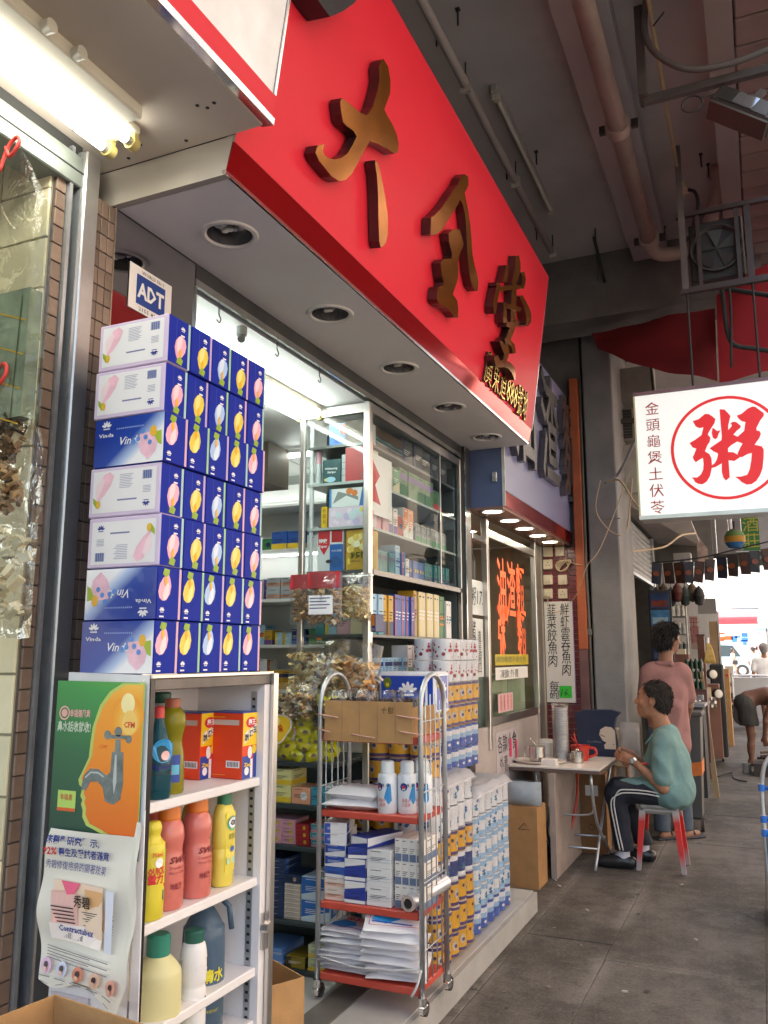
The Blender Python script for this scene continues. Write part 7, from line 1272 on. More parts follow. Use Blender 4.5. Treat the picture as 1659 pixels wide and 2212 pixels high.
for k in range(12):
    x = -1.05 + k * .115; z = 2.60 + max(0, x + .6) * .16; c = ['1a1e30', '2a1a14', '3a1e12', '141a2c', '40200e', '2c1a1c'][k % 6]
    b = B(); b.add([(-.055, 0, 0), (.055, .01, .005), (.05, .035, -.24), (-.05, .03, -.23), (-.05, .05, -.2), (.05, .06, -.21), (.055, .02, -.02), (-.055, .02, -.02)], [(0, 3, 2, 1), (3, 4, 5, 2), (4, 7, 6, 5)], mat(hx(c), .35, 0, .2, 30)); b.disc(FR((-.002, -.0, -.12), X, Z), 0, 0, .035, mat(hx('7a3a1a'), .4, 0, .2), .02, .03); o = solo(b, 'snack_packet', f'dark snack packet hung on the line, {ORD[k]} from the shutter', 'packet', (x, 10.01, z - .01), 'snack packets hung across the arcade'); o.rotation_euler = (0, rnd.uniform(-.12, .12), rnd.uniform(-.3, .3))
t = thing('hanging_lantern', 'green, orange and blue striped round lantern hanging by the light box', 'lantern', (-.185, 9.0, 2.70)); b = B(); b.lathe([(.0, -.10), (.06, -.09, mat(hx('2f6a9a'), .6)), (.095, -.04, mat(hx('a87a20'), .6)), (.10, .02, mat(hx('4a6a2a'), .6)), (.07, .075, mat(hx('3a3a1a'), .6)), (.02, .10), (.0, .10)], (0, 0, 0), mat(hx('2f6a9a'), .6), 14); b.build('shade', t); b = B(); b.cyl((0, 0, .1), (0, 0, .18), .01, INK, seg=6); b.cyl((-.03, 0, .1), (-.03, 0, .2), .015, PWH, seg=8); b.build('cord', t)
def simple(name, label, cat, fn, loc=None, group=None): b = B(); fn(b); return solo(b, name, label, cat, loc, group)
GRN = mat(hx('3f7a3c'), .6, 0, .08)
simple('shop_sign', 'green and white hanging sign with yellow characters beyond the lantern', 'shop sign', lambda b: (b.box((-.14, 11, 2.80), (.05, 11.05, 3.3), GRN), b.vtext('酒莊', FR((-.13, 10.999, 3.25), X, Z), .09, 0, .14, mat(hx('b8b040'), .5), step=.2), b.box((.051, 11, 2.80), (.40, 11.05, 3.3), mat((.4, .38, .36), .6))))
simple('shop_sign', 'dark shop sign with pale scrawled lettering under the green sign', 'shop sign', lambda b: (b.box((-.22, 11.05, 2.62), (.5, 11.1, 2.79), mat((.07, .10, .07), .5, 0, .3, 10)), b.text('OPEN', FR((-.06, 11.049, 2.66), X, Z), .0, 0, .08, mat((.5, .5, .48), .5), w=.24, shear=.3), b.box((-.22, 11.0, 2.79), (.5, 11.1, 2.80), PWH)))
# magazine rack, jar shelves
t = thing('poster_rack', 'dark rack of blue and orange magazines behind the standing man', 'rack'); b = B(); b.box((-1.27, 10.9, .3), (-1.0, 10.95, 2.35), mat((.05, .05, .055), .7)); b.build('board', t)
for k, (c1, c2) in enumerate((('28406a', '7a3020'), ('3f78a8', '9ab8c8'), ('c07030', 'e8b890'), ('20304a', '40506a'))): b = B(); b.box((-1.25, 10.88, 2.12 - k * .21), (-1.03, 10.899, 2.31 - k * .21), mat(hx(c1), .5, 0, .3, 15)); b.rect(FR((-1.25, 10.88, 2.12 - k * .21), X, Z), .02, .02, .2, .10, mat(hx(c2), .5, 0, .3, 15)); b.build('magazine', t)
t = thing('jar_shelf', 'steel shelf stacked with glass jars and tins at the far goods shop', 'shelf'); b = B()
for x in (-1.09, -.90): b = B(); b.box((x, 11.55, .1), (x + .02, 11.6, 2.3), mat((.45, .42, .38), .4, .5)); b.build('post', t)
for z in (2.05, 1.82, 1.58, 1.34): B().box((-1.09, 11.5, z - .015), (-.885, 11.75, z), mat((.2, .2, .19), .5)).build('shelf', t)
for j, z in enumerate((2.05, 1.82, 1.58, 1.34)):
    for i in range(3): simple('glass_jar', f'{("clear", "frosted", "smoky", "dark")[j]} jar, {("innermost", "middle", "outermost")[i]} on the {("top", "second", "third", "bottom")[j]} jar shelf', 'jar', lambda b: (b.lathe([(.026, 0), (.028, .004), (.028, .10), (.022, .115)], (0, 0, 0), mat((.55, .55, .52), .1, 0, .2, 20) if j < 2 else mat((.08, .09, .10), .2, 0, .2), 12), b.lathe([(.024, .115), (.024, .14), (0, .14)], (0, 0, 0), mat((.6, .58, .5), .4), 12)), (-1.05 + i * .062, 11.56, z), 'jars at the far goods shop')
for j in range(3):
    for i in range(4): simple('green_bottle', f'dark green bottle, {ORD[i]} across in the {("bottom", "middle", "top")[j]} row of crates', 'bottle', lambda b: (b.lathe([(.024, 0), (.025, .003), (.025, .075), (.012, .10), (.012, .11), (0, .11)], (0, 0, 0), mat((.015, .05, .03), .12), 10),), (-.79 + i * .048, 10.0, 1.18 + j * .11), 'green bottles stacked at the goods shop')
simple('bottle_crate', 'dark red-brown crate stand under the green bottles', 'crate', lambda b: (b.box((-.85, 9.98, .4), (-.60, 10.25, 1.178), mat((.10, .045, .04), .6, 0, .2)), b.box((-.84, 9.97, 1.0), (-.61, 9.979, 1.15), mat((.14, .06, .05), .6))))
simple('bottle_crate', 'brown carton with cream flap beside the green bottles', 'box', lambda b: (b.box((-.95, 10.4, .5), (-.80, 10.6, 1.56), mat((.18, .07, .05), .7, 0, .2)), b.box((-.93, 10.39, 1.56), (-.83, 10.5, 1.62), mat((.6, .5, .35), .7))))
t = thing('helmet', 'grey safety helmet with red stripe hanging at the goods table', 'helmet', (-.83, 9.45, 1.24)); b = B(); b.lathe([(.10, -.08), (.105, -.02), (.09, .05), (.05, .09), (0, .10)], (0, 0, 0), mat((.32, .32, .33), .25, 0, .05), 18); b.build('shell', t); b = B(); wrap(b, .1055, -.07, .0, -70, -40, REDINK); b.build('stripe', t)
simple('goods_table', 'dark table edge with silvery wrapped goods behind the wheelie bin', 'table', lambda b: (b.box((-.95, 8.85, 1.05), (-.56, 9.3, 1.08), mat((.3, .3, .32), .5)), b.box((-.95, 8.86, .2), (-.58, 9.3, 1.049), mat((.03, .03, .03), .8)), [b.obox((-.78 + rnd.uniform(-.1, .18), 8.95 + rnd.uniform(0, .2), 1.11 + rnd.uniform(0, .03)), (.08, .05, .05), mat((.35, .36, .38), .25, .5, .3, 30), Matrix.Rotation(rnd.uniform(0, 3), 3, 'Z')) for _ in range(14)]))
t = thing('wheelie_bin', 'dark grey wheelie bin with an orange band behind the seated man', 'bin', (-.73, 8.4, 0)); GB = mat((.075, .07, .068), .6, 0, .12, 5, dirt=.3, dcol=(.14, .12, .1)); b = B(); b.add([(sx * w, sy * w * 1.1, z) for z, w in ((.12, .13), (1.0, .165)) for sx, sy in ((-1, -1), (1, -1), (1, 1), (-1, 1))], [(0, 1, 5, 4), (1, 2, 6, 5), (2, 3, 7, 6), (3, 0, 4, 7), (3, 2, 1, 0)], GB); b.build('body', t)
B().box((-.185, -.20, 1.0), (.185, .2, 1.04), GB, .01).build('lid', t)
b = B(); b.add([(sx * w, sy * w * 1.1, z + (.03 * sx)) for z, w in ((.46, .152), (.58, .156)) for sx, sy in ((-1, -1), (1, -1), (1, 1), (-1, 1))], [(0, 1, 5, 4), (1, 2, 6, 5), (2, 3, 7, 6), (3, 0, 4, 7)], mat((.62, .16, .03), .6, 0, .15, 20)); b.build('orange_band', t)
for x in (-.10, .13): b = B(); b.cyl((x - .015, -.12, .06), (x + .015, -.12, .06), .06, mat((.05, .035, .03), .7), seg=14); b.build('wheel', t)
B().box((-.12, -.13, .10), (.15, .1, .119), DARKMETAL).build('axle_plate', t)
simple('leaning_board', 'narrow timber board leaning against the bottle crates', 'board', lambda b: b.add([(-.66, 9.97, 1.37), (-.625, 9.97, 1.37), (-.60, 10.1, .02), (-.545, 10.1, .02), (-.66, 10.0, 1.37), (-.625, 10.0, 1.37), (-.60, 10.16, .02), (-.545, 10.16, .02)], [(0, 2, 3, 1), (1, 3, 7, 5), (4, 5, 7, 6), (0, 1, 5, 4), (0, 4, 6, 2)], mat((.34, .24, .13), .6, 0, .15, 8)))
simple('shop_post', 'brown carved post standing at the goods shop corner', 'post', lambda b: (b.box((-.735, 11, .1), (-.655, 11.06, 1.78), mat((.17, .07, .045), .6, 0, .2, 12)), b.box((-.745, 10.99, 1.781), (-.645, 11.07, 1.80), mat((.1, .04, .03), .6))))
simple('broom_head', 'golden straw broom head hanging from the brown post', 'broom', lambda b: [b.tube(smooth([(-.63 + k * .003, 10.9, 1.70), (-.625 + k * .006, 10.89, 1.62), (-.60 + (k - 5) * .012, 10.88, 1.45 + .004 * (k % 3))], 3), [.006, .007, .008, .009, .010, .011, .010][:7], mat((.62, .42, .12), .6, 0, .2, 30), 5) for k in range(11)] + [b.cyl((-.615, 10.9, 1.69), (-.61, 10.9, 1.76), .022, PWH, seg=8)])
b = B()
for k, (x, y, z) in enumerate(((-.68, 13, 1.28), (-.62, 12.9, 1.01))):
    t = thing('spare_wheel', f'white hubbed trolley wheel {("stacked higher", "standing lower")[k]} at the goods shop', 'wheel', (x, y, z), None, .5); b = B(); b.cyl((0, 0, 0), (0, .06, 0), .075, RUBBER, seg=18); b.build('tyre', t); b = B(); b.lathe([(.06, 0), (.055, .012), (.02, .018), (0, .02)], (0, -.001, 0), mat((.8, .76, .68), .4), 18, ax=Matrix.Rotation(math.pi / 2, 3, 'X')); b.build('hub', t)
simple('goods_case', 'black case standing behind the white hubbed wheels', 'case', lambda b: (b.box((-.74, 13.3, .1), (-.56, 13.6, 1.42), RUBBER, .02), b.box((-.80, 13.1, .1), (-.62, 13.29, 1.14), mat((.25, .12, .08), .6))))
simple('stock_shelf', 'low brown shelf of shiny goods beyond the leaning board', 'shelf', lambda b: (b.box((-.84, 12.6, 1.12), (-.60, 12.9, 1.15), mat((.2, .08, .05), .6)), b.box((-.84, 12.65, .1), (-.82, 12.9, 1.119), mat((.2, .08, .05), .6)), [b.obox((-.78 + .04 * (q % 4), 12.6, .86 + .05 * (q // 4)), (.035, .03, .04), mat((.5, .48, .45), .2, .6, .3, 30), Matrix.Rotation(q, 3, 'Z')) for q in range(12)], b.box((-.79, 12.58, .97), (-.70, 12.6, 1.11), mat((.8, .62, .4), .4))))
t = thing('loaded_handcart', 'handcart piled with pinkish goods under clear plastic sheet', 'handcart', (-.75, 13.9, 0)); b = B(); b.box((-.16, -.2, .42), (.13, .25, .62), mat((.32, .18, .16), .6, 0, .3, 12)); b.box((-.15, -.19, .18), (.12, .2, .42), mat((.06, .06, .065), .5, 0, .4, 20)); b.build('load', t); pillow(.34, .30, .46, film('cart_wrap', (.95, .95, .97), .2, .1, .6, 16, .35, (.6, .55, .55)), seed=4).build('plastic_film', t); bpy.data.objects[t.children[-1].name].location = (-.015, 0, .56)
for x in (-.1, .08): b = B(); b.cyl((x, -.2, .07), (x + .03, -.2, .07), .07, RUBBER, seg=14); b.build('wheel', t)
simple('shop_pillar', 'tall brown timber pillar at the end of the goods shops', 'pillar', lambda b: (b.box((-.80, 15, 0), (-.68, 15.1, 2.1), mat((.36, .24, .14), .7, 0, .15, 6)), b.box((-.679, 15, 0), (-.665, 15.1, 2.1), mat((.06, .05, .05), .6))))
simple('sign_board', 'plain grey sign board hung over the timber pillar', 'sign', lambda b: (b.box((-.83, 13.0, 2.14), (-.58, 13.03, 2.36), mat((.26, .25, .24), .7, 0, .08)), b.tube([(-.70, 13, 2.36), (-.70, 13, 2.9)], .006, INK, 6)))
simple('sign_board', 'brown banner with dark red characters beside jar shelf', 'banner', lambda b: (b.box((-.84, 11.45, 1.62), (-.745, 11.47, 2.04), mat((.38, .28, .24), .7)), b.vtext('平價貨', FR((-.79, 11.449, 2.03), X, Z), 0, 0, .09, mat((.35, .03, .04), .6))))
simple('carton', 'brown carton with a red mark at the far pillar', 'cardboard box', lambda b: (b.box((-.74, 16, 0), (-.58, 16.3, 1.31), CARD), b.rect(FR((-.74, 16, 0), X, Z), .1, 1.18, .15, 1.22, REDINK)))
# hand truck, crates at the kerb
t = thing('hand_truck', 'grey tube hand truck with blue ties and a yellow base at the right kerb', 'hand truck', (.06, 5.72, 0)); b = B(); b.tube(smooth([(.35, 0, 1.0), (.05, 0, 1.0), (-.08, 0, .93), (-.125, 0, .78), (-.13, 0, .5), (-.125, 0, .12)], 5), .013, GALV, 10); b.build('frame', t); TIE = mat((.03, .16, .55), .25, 0, .1)
for z in (.76, .58, .50): b = B(); b.cyl((-.128, 0, z - .02), (-.128, 0, z + .02), .02, TIE, seg=12); b.tube([(-.12, 0, z), (.35, .02, z - .06)], .012, TIE, 6); b.build('tie', t)
b = B(); b.box((-.135, -.1, .02), (.35, .3, .06), mat((.35, .2, .2), .6)); b.box((-.13, -.05, .061), (.35, .28, .25), mat((.55, .45, .02), .5, 0, .1)); b.build('base', t); b = B(); b.box((-.10, -.04, .251), (.35, .2, .5), mat((.35, .45, .48), .5)); b.build('parcel', t)
t = thing('metal_pot', 'small dented metal pot on the pavement by the bending man', 'pot', (-.31, 12.53, 0)); b = B(); b.lathe([(.05, 0), (.052, .005), (.052, .12), (.056, .125), (.046, .125), (.044, .01), (0, .01)], (0, 0, 0), mat((.4, .37, .34), .4, .5, .2), 14); b.build('pot', t)
simple('scrap_crate', 'dark crate of scrap lying in front of bending man', 'crate', lambda b: (b.box((-.22, 12.2, 0), (.4, 12.7, .16), mat((.05, .04, .035), .8, 0, .3, 12)), [b.obox((-.15 + rnd.uniform(0, .5), 12.25 + rnd.uniform(0, .3), .18 + rnd.uniform(0, .12)), (.2, .03, .03), mat(hx(rnd.choice(['5a4632', '3a2a22', '8a8070', '6a3a2a'])), .7), Matrix.Rotation(rnd.uniform(-1, 1), 3, 'Z')) for _ in range(16)]))
wire('thin cable trailing over the far pavement', [(-.66, 11.9, .01), (-.5, 12.3, .02), (-.45, 11.8, .01), (-.3, 11.6, .01)], .008, INK)
# ================================================================== the sunny end of the street
b = B(); b.add([(-30, 24.2, -.13), (30, 24.2, -.13), (30, 60, .46), (-30, 60, .46)], [(0, 1, 2, 3)], mat((.30, .29, .28), .85, 0, .15, 1.2, bump=.1)); struct(b, 'road')
def facade(name, label, x0, x1, y, z0, z1, m, mw, nx, nz, axis='x', wz=1.5):
    t = thing(name, label, 'building')
    if axis == 'x': B().box((x0, y, z0), (x1, y + 8, z1), m).build('wall', t)
    else: B().box((y, x0, z0), (y + 8, x1, z1), m).build('wall', t)
    dx = (x1 - x0) / nx
    for i in range(nx):
        for j in range(nz):
            a = x0 + (i + .2) * dx; z = z0 + 4.6 + j * 3.1
            if z + wz > z1: continue
            fr = FR((a, y - .002, z), X, Z) if axis == 'x' else FR((y - .002, a + dx * .6, z), -Y, Z)
            b = B(); w = dx * .6; b.prism([(0, 0), (w, 0), (w, wz), (0, wz)], fr, .01, .05, mw); o = b.build('window', t); b = B(); b.prism([(-.1, -.12), (w + .1, -.12), (w + .1, -.02), (-.1, -.02)], fr, 0, .18, m); b.build('sill', o)
    return t
WIN = mat((.10, .13, .16), .12, 0, .1)
facade('building', 'pale sunlit apartment block closing the far end of the street', -14, 12, 62, 0, 24, mat((.80, .77, .72), .8, 0, .06, .6), WIN, 9, 6)
facade('building', 'tall cream block on the sunny side across the road', -6, 48, 10.5, -.2, 34, mat((.70, .60, .50), .8, 0, .08, .8, dirt=.2), WIN, 16, 5, 'y')
t = thing('shop_awning', 'red scalloped awning over the far street stalls', 'awning'); b = B(); b.add([(-4, 58.6, 4.35), (5, 58.6, 4.35), (5, 57, 3.75), (-4, 57, 3.75)] , [(0, 3, 2, 1)], mat((.60, .10, .12), .8)); b.box((-4, 56.98, 3.45), (5, 56.999, 3.75), mat((.55, .09, .11), .8)); b.build('canopy', t)
t = thing('billboard', 'large white sunlit billboard with faint red characters above the red awning', 'billboard'); b = B(); b.box((-4.2, 56.6, 4.45), (6, 56.9, 6.1), mat((.82, .80, .78), .6)); b.build('board', t); b = B(); [b.vtext('海鮮酒家', FR((-.9 + k * .8, 56.59, 5.6), X, Z), 0, 0, .22, mat((.6, .25, .22), .6)) for k in range(3)]; b.build('lettering', t)
for k in range(6): simple('street_stall', f'stall of {("orange lanterns", "blue plastic goods", "pink packaged goods", "white cartons", "pale blue boxes", "green bundles")[k]} beneath the red awning', 'stall', lambda b: (b.box((-2.6 + k * .85, 57.2, .45), (-1.9 + k * .85, 58, 1.7), mat(hx(('c04a28', '2f5fb8', 'd0808a', 'c8c8c8', '9ab8d0', '4a7a4a')[k]), .6, 0, .3, 6)), [b.obox((-2.5 + k * .85 + rnd.uniform(0, .7), 57.1, 1.8 + rnd.uniform(0, 1.1)), (rnd.uniform(.12, .5), .2, rnd.uniform(.1, .3)), mat(hx(('e8501a', '3a78d8', 'e0a0a8', 'e8e0d8', 'a8c8e0', '6a9a5a')[k]), .6, 0, .2, 8)) for q in range(7)]))
t = thing('parked_van', 'silver blue minibus parked across the far end of the street', 'van', (-3.6, 52, .36)); VB = mat(hx('a8bcc8'), .25, .3, .04, 1, coat=.5)
prof = [(0, .3), (0, 1.7), (.25, 1.98), (3.0, 1.98), (3.55, 1.70), (3.95, 1.15), (4.35, .98), (4.45, .55), (4.4, .3)]
b = B(); b.prism(prof, FR((-1.2, 0, 0), X, Z), -1.7, 0, VB); b.build('body', t)
for pts in ([(.25, 1.12), (1.1, 1.12), (1.1, 1.75), (.25, 1.75)], [(1.25, 1.12), (2.2, 1.12), (2.2, 1.75), (1.25, 1.75)], [(2.35, 1.12), (3.6, 1.12), (3.2, 1.72), (2.35, 1.75)]): b = B(); b.prism(pts, FR((-1.2, 0, 0), X, Z), .002, .012, mat((.05, .07, .08), .08)); b.build('window', t)
b = B(); b.prism([(0, .78), (2.2, .78), (2.2, .98), (0, .98)], FR((-1.2, 0, 0), X, Z), .002, .008, mat(hx('2a5a88'), .3)); b.build('stripe', t)
for x in (-.4, 2.45): b = B(); b.cyl((x, -.02, .32), (x, .2, .32), .34, RUBBER, seg=20); o = b.build('wheel', t); b = B(); b.cyl((x, -.03, .32), (x, -.021, .32), .2, mat((.5, .5, .52), .3, .6), seg=16); b.build('hub', o)
t = thing('handcart', 'silver sheet sided handcart with white frame beyond bending man', 'handcart', (-.66, 20, .05)); b = B(); b.box((.02, 0, .5), (1.0, .5, 1.02), mat((.60, .58, .58), .35, .4, .05, 3)); b.build('body', t); b = B(); b.tube(smooth([(0, -.01, .45), (0, -.01, .98), (.06, -.01, 1.06), (1.0, -.01, 1.06)], 4), .022, PWH, 8); b.box((-.05, -.05, .44), (.2, .0, .49), mat((.8, .5, .35), .6)); b.build('frame', t)
for x in (.15, .85): b = B(); b.cyl((x, .0, .2), (x, .06, .2), .2, RUBBER, seg=16); b.build('wheel', t)
t = thing('road_sign', 'grey round road sign seen from behind on thin pole', 'road sign', (.12, 24, 0)); b = B(); b.cyl((0, 0, 2.45), (0, .03, 2.45), .22, mat((.45, .46, .48), .5), seg=24); b.build('disc', t); b = B(); b.cyl((0, .05, -.1), (0, .05, 2.7), .03, GALV, seg=10); b.build('pole', t)
t = thing('banner', 'unseen red cloth added over the road for the mirror to reflect', 'banner'); b = B(); b.box((2.2, 4.2, 3.5), (2.25, 11, 5.25), mat((.75, .04, .05), .7)); b.build('cloth', t); b = B(); b.tube([(2.22, 3, 5.32), (2.22, 11, 5.32)], .012, INK, 6); b.build('rope', t)  # out of view, added so the mirror panel reflects red
simple('parasol', 'blue market parasol over the far stalls', 'parasol', lambda b: (b.lathe([(1.3, 2.6), (.6, 2.9), (0, 3.05)], (0, 0, 0), mat((.08, .25, .5), .7), 12), b.cyl((0, 0, 0), (0, 0, 3.0), .03, GALV, seg=8)), (.6, 54.5, .4))
simple('far_counter', 'cream stall counter with small green price board behind', 'counter', lambda b: b.box((-1.2, 30, -.05), (-.95, 31, 1.2), mat((.5, .45, .38), .7)))

b = B()
for k in range(70):
    x, y = rnd.uniform(-1.3, .6), rnd.uniform(3.2, 13); r = rnd.uniform(.006, .018); a0 = rnd.uniform(0, 6)
    b.flat([(x + r * rnd.uniform(.7, 1.2) * math.cos(a0 + q * .9), y + r * rnd.uniform(.7, 1.2) * math.sin(a0 + q * .9)) for q in range(7)], FR((0, 0, 0), X, Y), mat((.05, .043, .038), .8) if k % 3 else mat((.2, .18, .165), .8), .0032)
tag(b.build('gum_spots'), 'scattered dark and pale gum spots on the pavement', 'gum spots', kind='stuff')
t = thing('motorbike', 'dark parked motorbike at the sunny end beside the handcart', 'motorbike', (-.98, 24.0, .02), None, .35)
for yy in (-.62, .62): b = B(); b.tube([(0, yy + .27 * math.cos(a), .29 + .27 * math.sin(a)) for a in [k * math.pi / 10 for k in range(20)]], .05, RUBBER, 8, True); o = b.build('wheel', t); b = B(); b.cyl((-.03, yy, .29), (.03, yy, .29), .16, GALV, seg=14); b.build('rim', o)
b = B(); b.tube(smooth([(0, -.62, .3), (0, -.3, .5), (0, .1, .52), (0, .45, .75), (0, .62, .3)], 4), .05, mat((.05, .05, .06), .4), 8); b.obox((0, 0, .42), (.22, .5, .32), mat((.12, .12, .12), .3, .6), None, .05); b.build('frame', t); b = B(); b.obox((0, .15, .80), (.26, .42, .2), mat((.25, .03, .03), .25, 0, .05, coat=.5), None, .08); b.build('tank', t); b = B(); b.obox((0, -.38, .80), (.24, .62, .10), RUBBER, None, .04); b.build('seat', t)
b = B(); b.tube([(-.34, .42, 1.02), (0, .5, .98), (.34, .42, 1.02)], .018, DARKMETAL, 8); b.build('handlebar', t); b = B(); b.cyl((0, .62, .88), (0, .72, .88), .09, CHROME, seg=14); b.build('headlight', t)
for k in range(7): simple('hanging_bag', f'small bag of goods hung under the far canopy, {ORD[k]} from the shutter', 'bag', lambda b: (b.lathe([(0, -.22), (.05, -.2), (.07, -.1), (.05, -.02), (.01, .03), (.0, .03)], (0, 0, 0), mat(hx(('3a2a20', '52402c', '2a3038', '5a2a20', '30403a', '6a5a40', '2a2a2a')[k]), .6, 0, .2, 20), 10), b.cyl((0, 0, .03), (0, 0, .2), .004, INK, seg=5)), (-1.2 + k * .085, 11.2 + .05 * (k % 3), 2.38 + .05 * (k % 2)), 'goods hung under the far canopy')
# ================================================================== people (smooth implicit bodies meshed by surface nets)
def _seg(P, a, b, ra, rb):
    a = np.array(a); b = np.array(b); ba = b - a; t = np.clip(((P - a) @ ba) / max(ba @ ba, 1e-9), 0, 1)
    return np.linalg.norm(P - a - t[..., None] * ba, axis=-1) - (ra + (rb - ra) * t)
def _ell(P, c, r, R=None):
    q = P - np.array(c)
    if R is not None: q = q @ np.array(R)
    r = np.array(r); k0 = np.linalg.norm(q / r, axis=-1); k1 = np.linalg.norm(q / r ** 2, axis=-1)
    return k0 * (k0 - 1) / np.maximum(k1, 1e-6)
def body_mesh(prims, res, name, mats, matfn=None, k=.02, fold=None):
    """prims: ('s', a, b, ra, rb[, k]) limbs, ('e', centre, radii, rot[, k]) masses, ('-e', ...) hollows, ('cut', point, normal) planes"""
    lo = np.full(3, 9e9); hi = -lo
    for p in prims:
        if p[0] == 's':
            for c, r in ((p[1], p[3]), (p[2], p[4])): lo = np.minimum(lo, np.array(c) - r); hi = np.maximum(hi, np.array(c) + r)
        elif p[0] == 'e': lo = np.minimum(lo, np.array(p[1]) - max(p[2])); hi = np.maximum(hi, np.array(p[1]) + max(p[2]))
    lo -= .03; hi += .03; n = np.ceil((hi - lo) / res).astype(int) + 1
    ax = [lo[i] + res * np.arange(n[i]) for i in range(3)]; D = np.full(n, 1.0)
    for p in prims:
        kk = p[5] if p[0] == 's' and len(p) > 5 else p[4] if p[0] in ('e', '-e') and len(p) > 4 else k
        if p[0] == 'cut':
            G = np.stack(np.meshgrid(*ax, indexing='ij'), -1); D = np.maximum(D, (G - np.array(p[1])) @ np.array(p[2])); continue
        if p[0] == 's': a = np.minimum(np.array(p[1]) - p[3], np.array(p[2]) - p[4]); c = np.maximum(np.array(p[1]) + p[3], np.array(p[2]) + p[4])
        else: a = np.array(p[1]) - max(p[2]); c = np.array(p[1]) + max(p[2])
        i0 = np.maximum(((a - lo - kk - .03) / res).astype(int), 0); i1 = np.minimum(((c - lo + kk + .03) / res).astype(int) + 2, n); s = tuple(slice(i0[q], i1[q]) for q in range(3))
        G = np.stack(np.meshgrid(*[ax[q][s[q]] for q in range(3)], indexing='ij'), -1)
        d = _seg(G, *p[1:5]) if p[0] == 's' else _ell(G, p[1], p[2], p[3] if len(p) > 3 else None)
        if p[0] == '-e': h = np.maximum(kk - np.abs(-d - D[s]), 0) / kk; D[s] = np.maximum(D[s], -d) + h * h * kk / 4
        else: h = np.maximum(kk - np.abs(d - D[s]), 0) / kk; D[s] = np.minimum(D[s], d) - h * h * kk / 4
    S = D < 0; c8 = [S[i:n[0] - 1 + i, j:n[1] - 1 + j, l:n[2] - 1 + l] for i in (0, 1) for j in (0, 1) for l in (0, 1)]
    cnt = sum(c.astype(np.int8) for c in c8); act = (cnt > 0) & (cnt < 8); idx = np.full(act.shape, -1); ii = np.argwhere(act); idx[act] = np.arange(len(ii))
    acc = np.zeros((len(ii), 3)); w = np.zeros(len(ii)); cor = [(i, j, l) for i in (0, 1) for j in (0, 1) for l in (0, 1)]
    for a in range(8):
        for b in range(a + 1, 8):
            df = [cor[a][q] != cor[b][q] for q in range(3)]
            if sum(df) != 1: continue
            A = ii + cor[a]; Bb = ii + cor[b]; da = D[tuple(A.T)]; db = D[tuple(Bb.T)]; m = (da < 0) != (db < 0); t = np.where(m, da / np.where(m, da - db, 1), 0)
            acc += np.where(m[:, None], A + (Bb - A) * t[:, None], 0); w += m
    V_ = lo + res * acc / w[:, None]; F = []
    for q in range(3):
        o = [0, 0, 0]; o[q] = 1; u, v = (q + 1) % 3, (q + 2) % 3; sh = [n[i] - o[i] for i in range(3)]
        A = S[:sh[0], :sh[1], :sh[2]]; Bq = S[o[0]:, o[1]:, o[2]:][:sh[0], :sh[1], :sh[2]]; e = np.argwhere(A != Bq); e = e[(e[:, u] > 0) & (e[:, v] > 0)]
        if not len(e): continue
        du = np.zeros(3, int); du[u] = 1; dv = np.zeros(3, int); dv[v] = 1
        g = [idx[tuple((e - a * du - b * dv).T)] for a, b in ((0, 0), (1, 0), (1, 1), (0, 1))]; fwd = A[tuple(e.T)]
        f = np.stack(g, 1); f[~fwd] = f[~fwd][:, ::-1]; F.append(f)
    F = np.concatenate(F); F = F[(F >= 0).all(1)]
    for _ in range(2):   # light relaxing
        nb = np.zeros_like(V_); c = np.zeros(len(V_)); 
        for a, b in ((0, 1), (1, 2), (2, 3), (3, 0)):
            np.add.at(nb, F[:, a], V_[F[:, b]]); np.add.at(nb, F[:, b], V_[F[:, a]]); np.add.at(c, F[:, a], 1); np.add.at(c, F[:, b], 1)
        V_ = V_ * .6 + .4 * nb / np.maximum(c, 1)[:, None]
    me = bpy.data.meshes.new(name); me.from_pydata(V_.tolist(), [], F.tolist())
    for m in mats: me.materials.append(m)
    if matfn: me.polygons.foreach_set('material_index', matfn(V_[F].mean(1)).astype(np.int32))
    me.polygons.foreach_set('use_smooth', np.ones(len(F), bool)); me.update()
    if fold:   # creases in cloth: ridged noise stretched along a pull direction
        from mathutils import noise
        amp, fr, dr = fold; dr = V(dr).normalized(); N = [v.normal.copy() for v in me.vertices]
        for v, nn in zip(me.vertices, N):
            q = v.co - dr * (v.co.dot(dr) * .78); r = 1 - 2 * abs(noise.noise(q * fr)); r2 = noise.noise(q * fr * 2.3 + V((5, 1, 2))); v.co += nn * amp * (r * .8 + r2 * .5)
        me.update()
    return me
def person_part(name, parent, prims, res, mats, matfn=None, k=.02, fold=None):
    o = bpy.data.objects.new(name, body_mesh(prims, res, name, mats, matfn, k, fold)); COL.objects.link(o); o.parent = parent; return o
def strands(o, n, ln, flow, m, w=.0022, seed=3):
    """loose hair strands lying on a hair mesh"""
    r = random.Random(seed); me = o.data; b = B(); flow = V(flow)
    for _ in range(n):
        p = me.polygons[r.randrange(len(me.polygons))]; nn = p.normal; t = flow - nn * flow.dot(nn)
        if t.length < .05: t = nn.orthogonal()
        t = (t.normalized() + nn * r.uniform(.05, .4) + V((r.uniform(-.35, .35), r.uniform(-.35, .35), r.uniform(-.3, .3)))).normalized(); s_ = t.cross(nn).normalized() * w; c = p.center + nn * .001; L = ln * r.uniform(.6, 1.3)
        b.add([c - s_, c + s_, c + t * L * .6 + nn * L * .06 + s_ * .6, c + t * L - nn * L * .05], [(0, 1, 2), (0, 2, 3)], m)
    return tag(b.build('hair_strands', o.parent), kind='stuff')
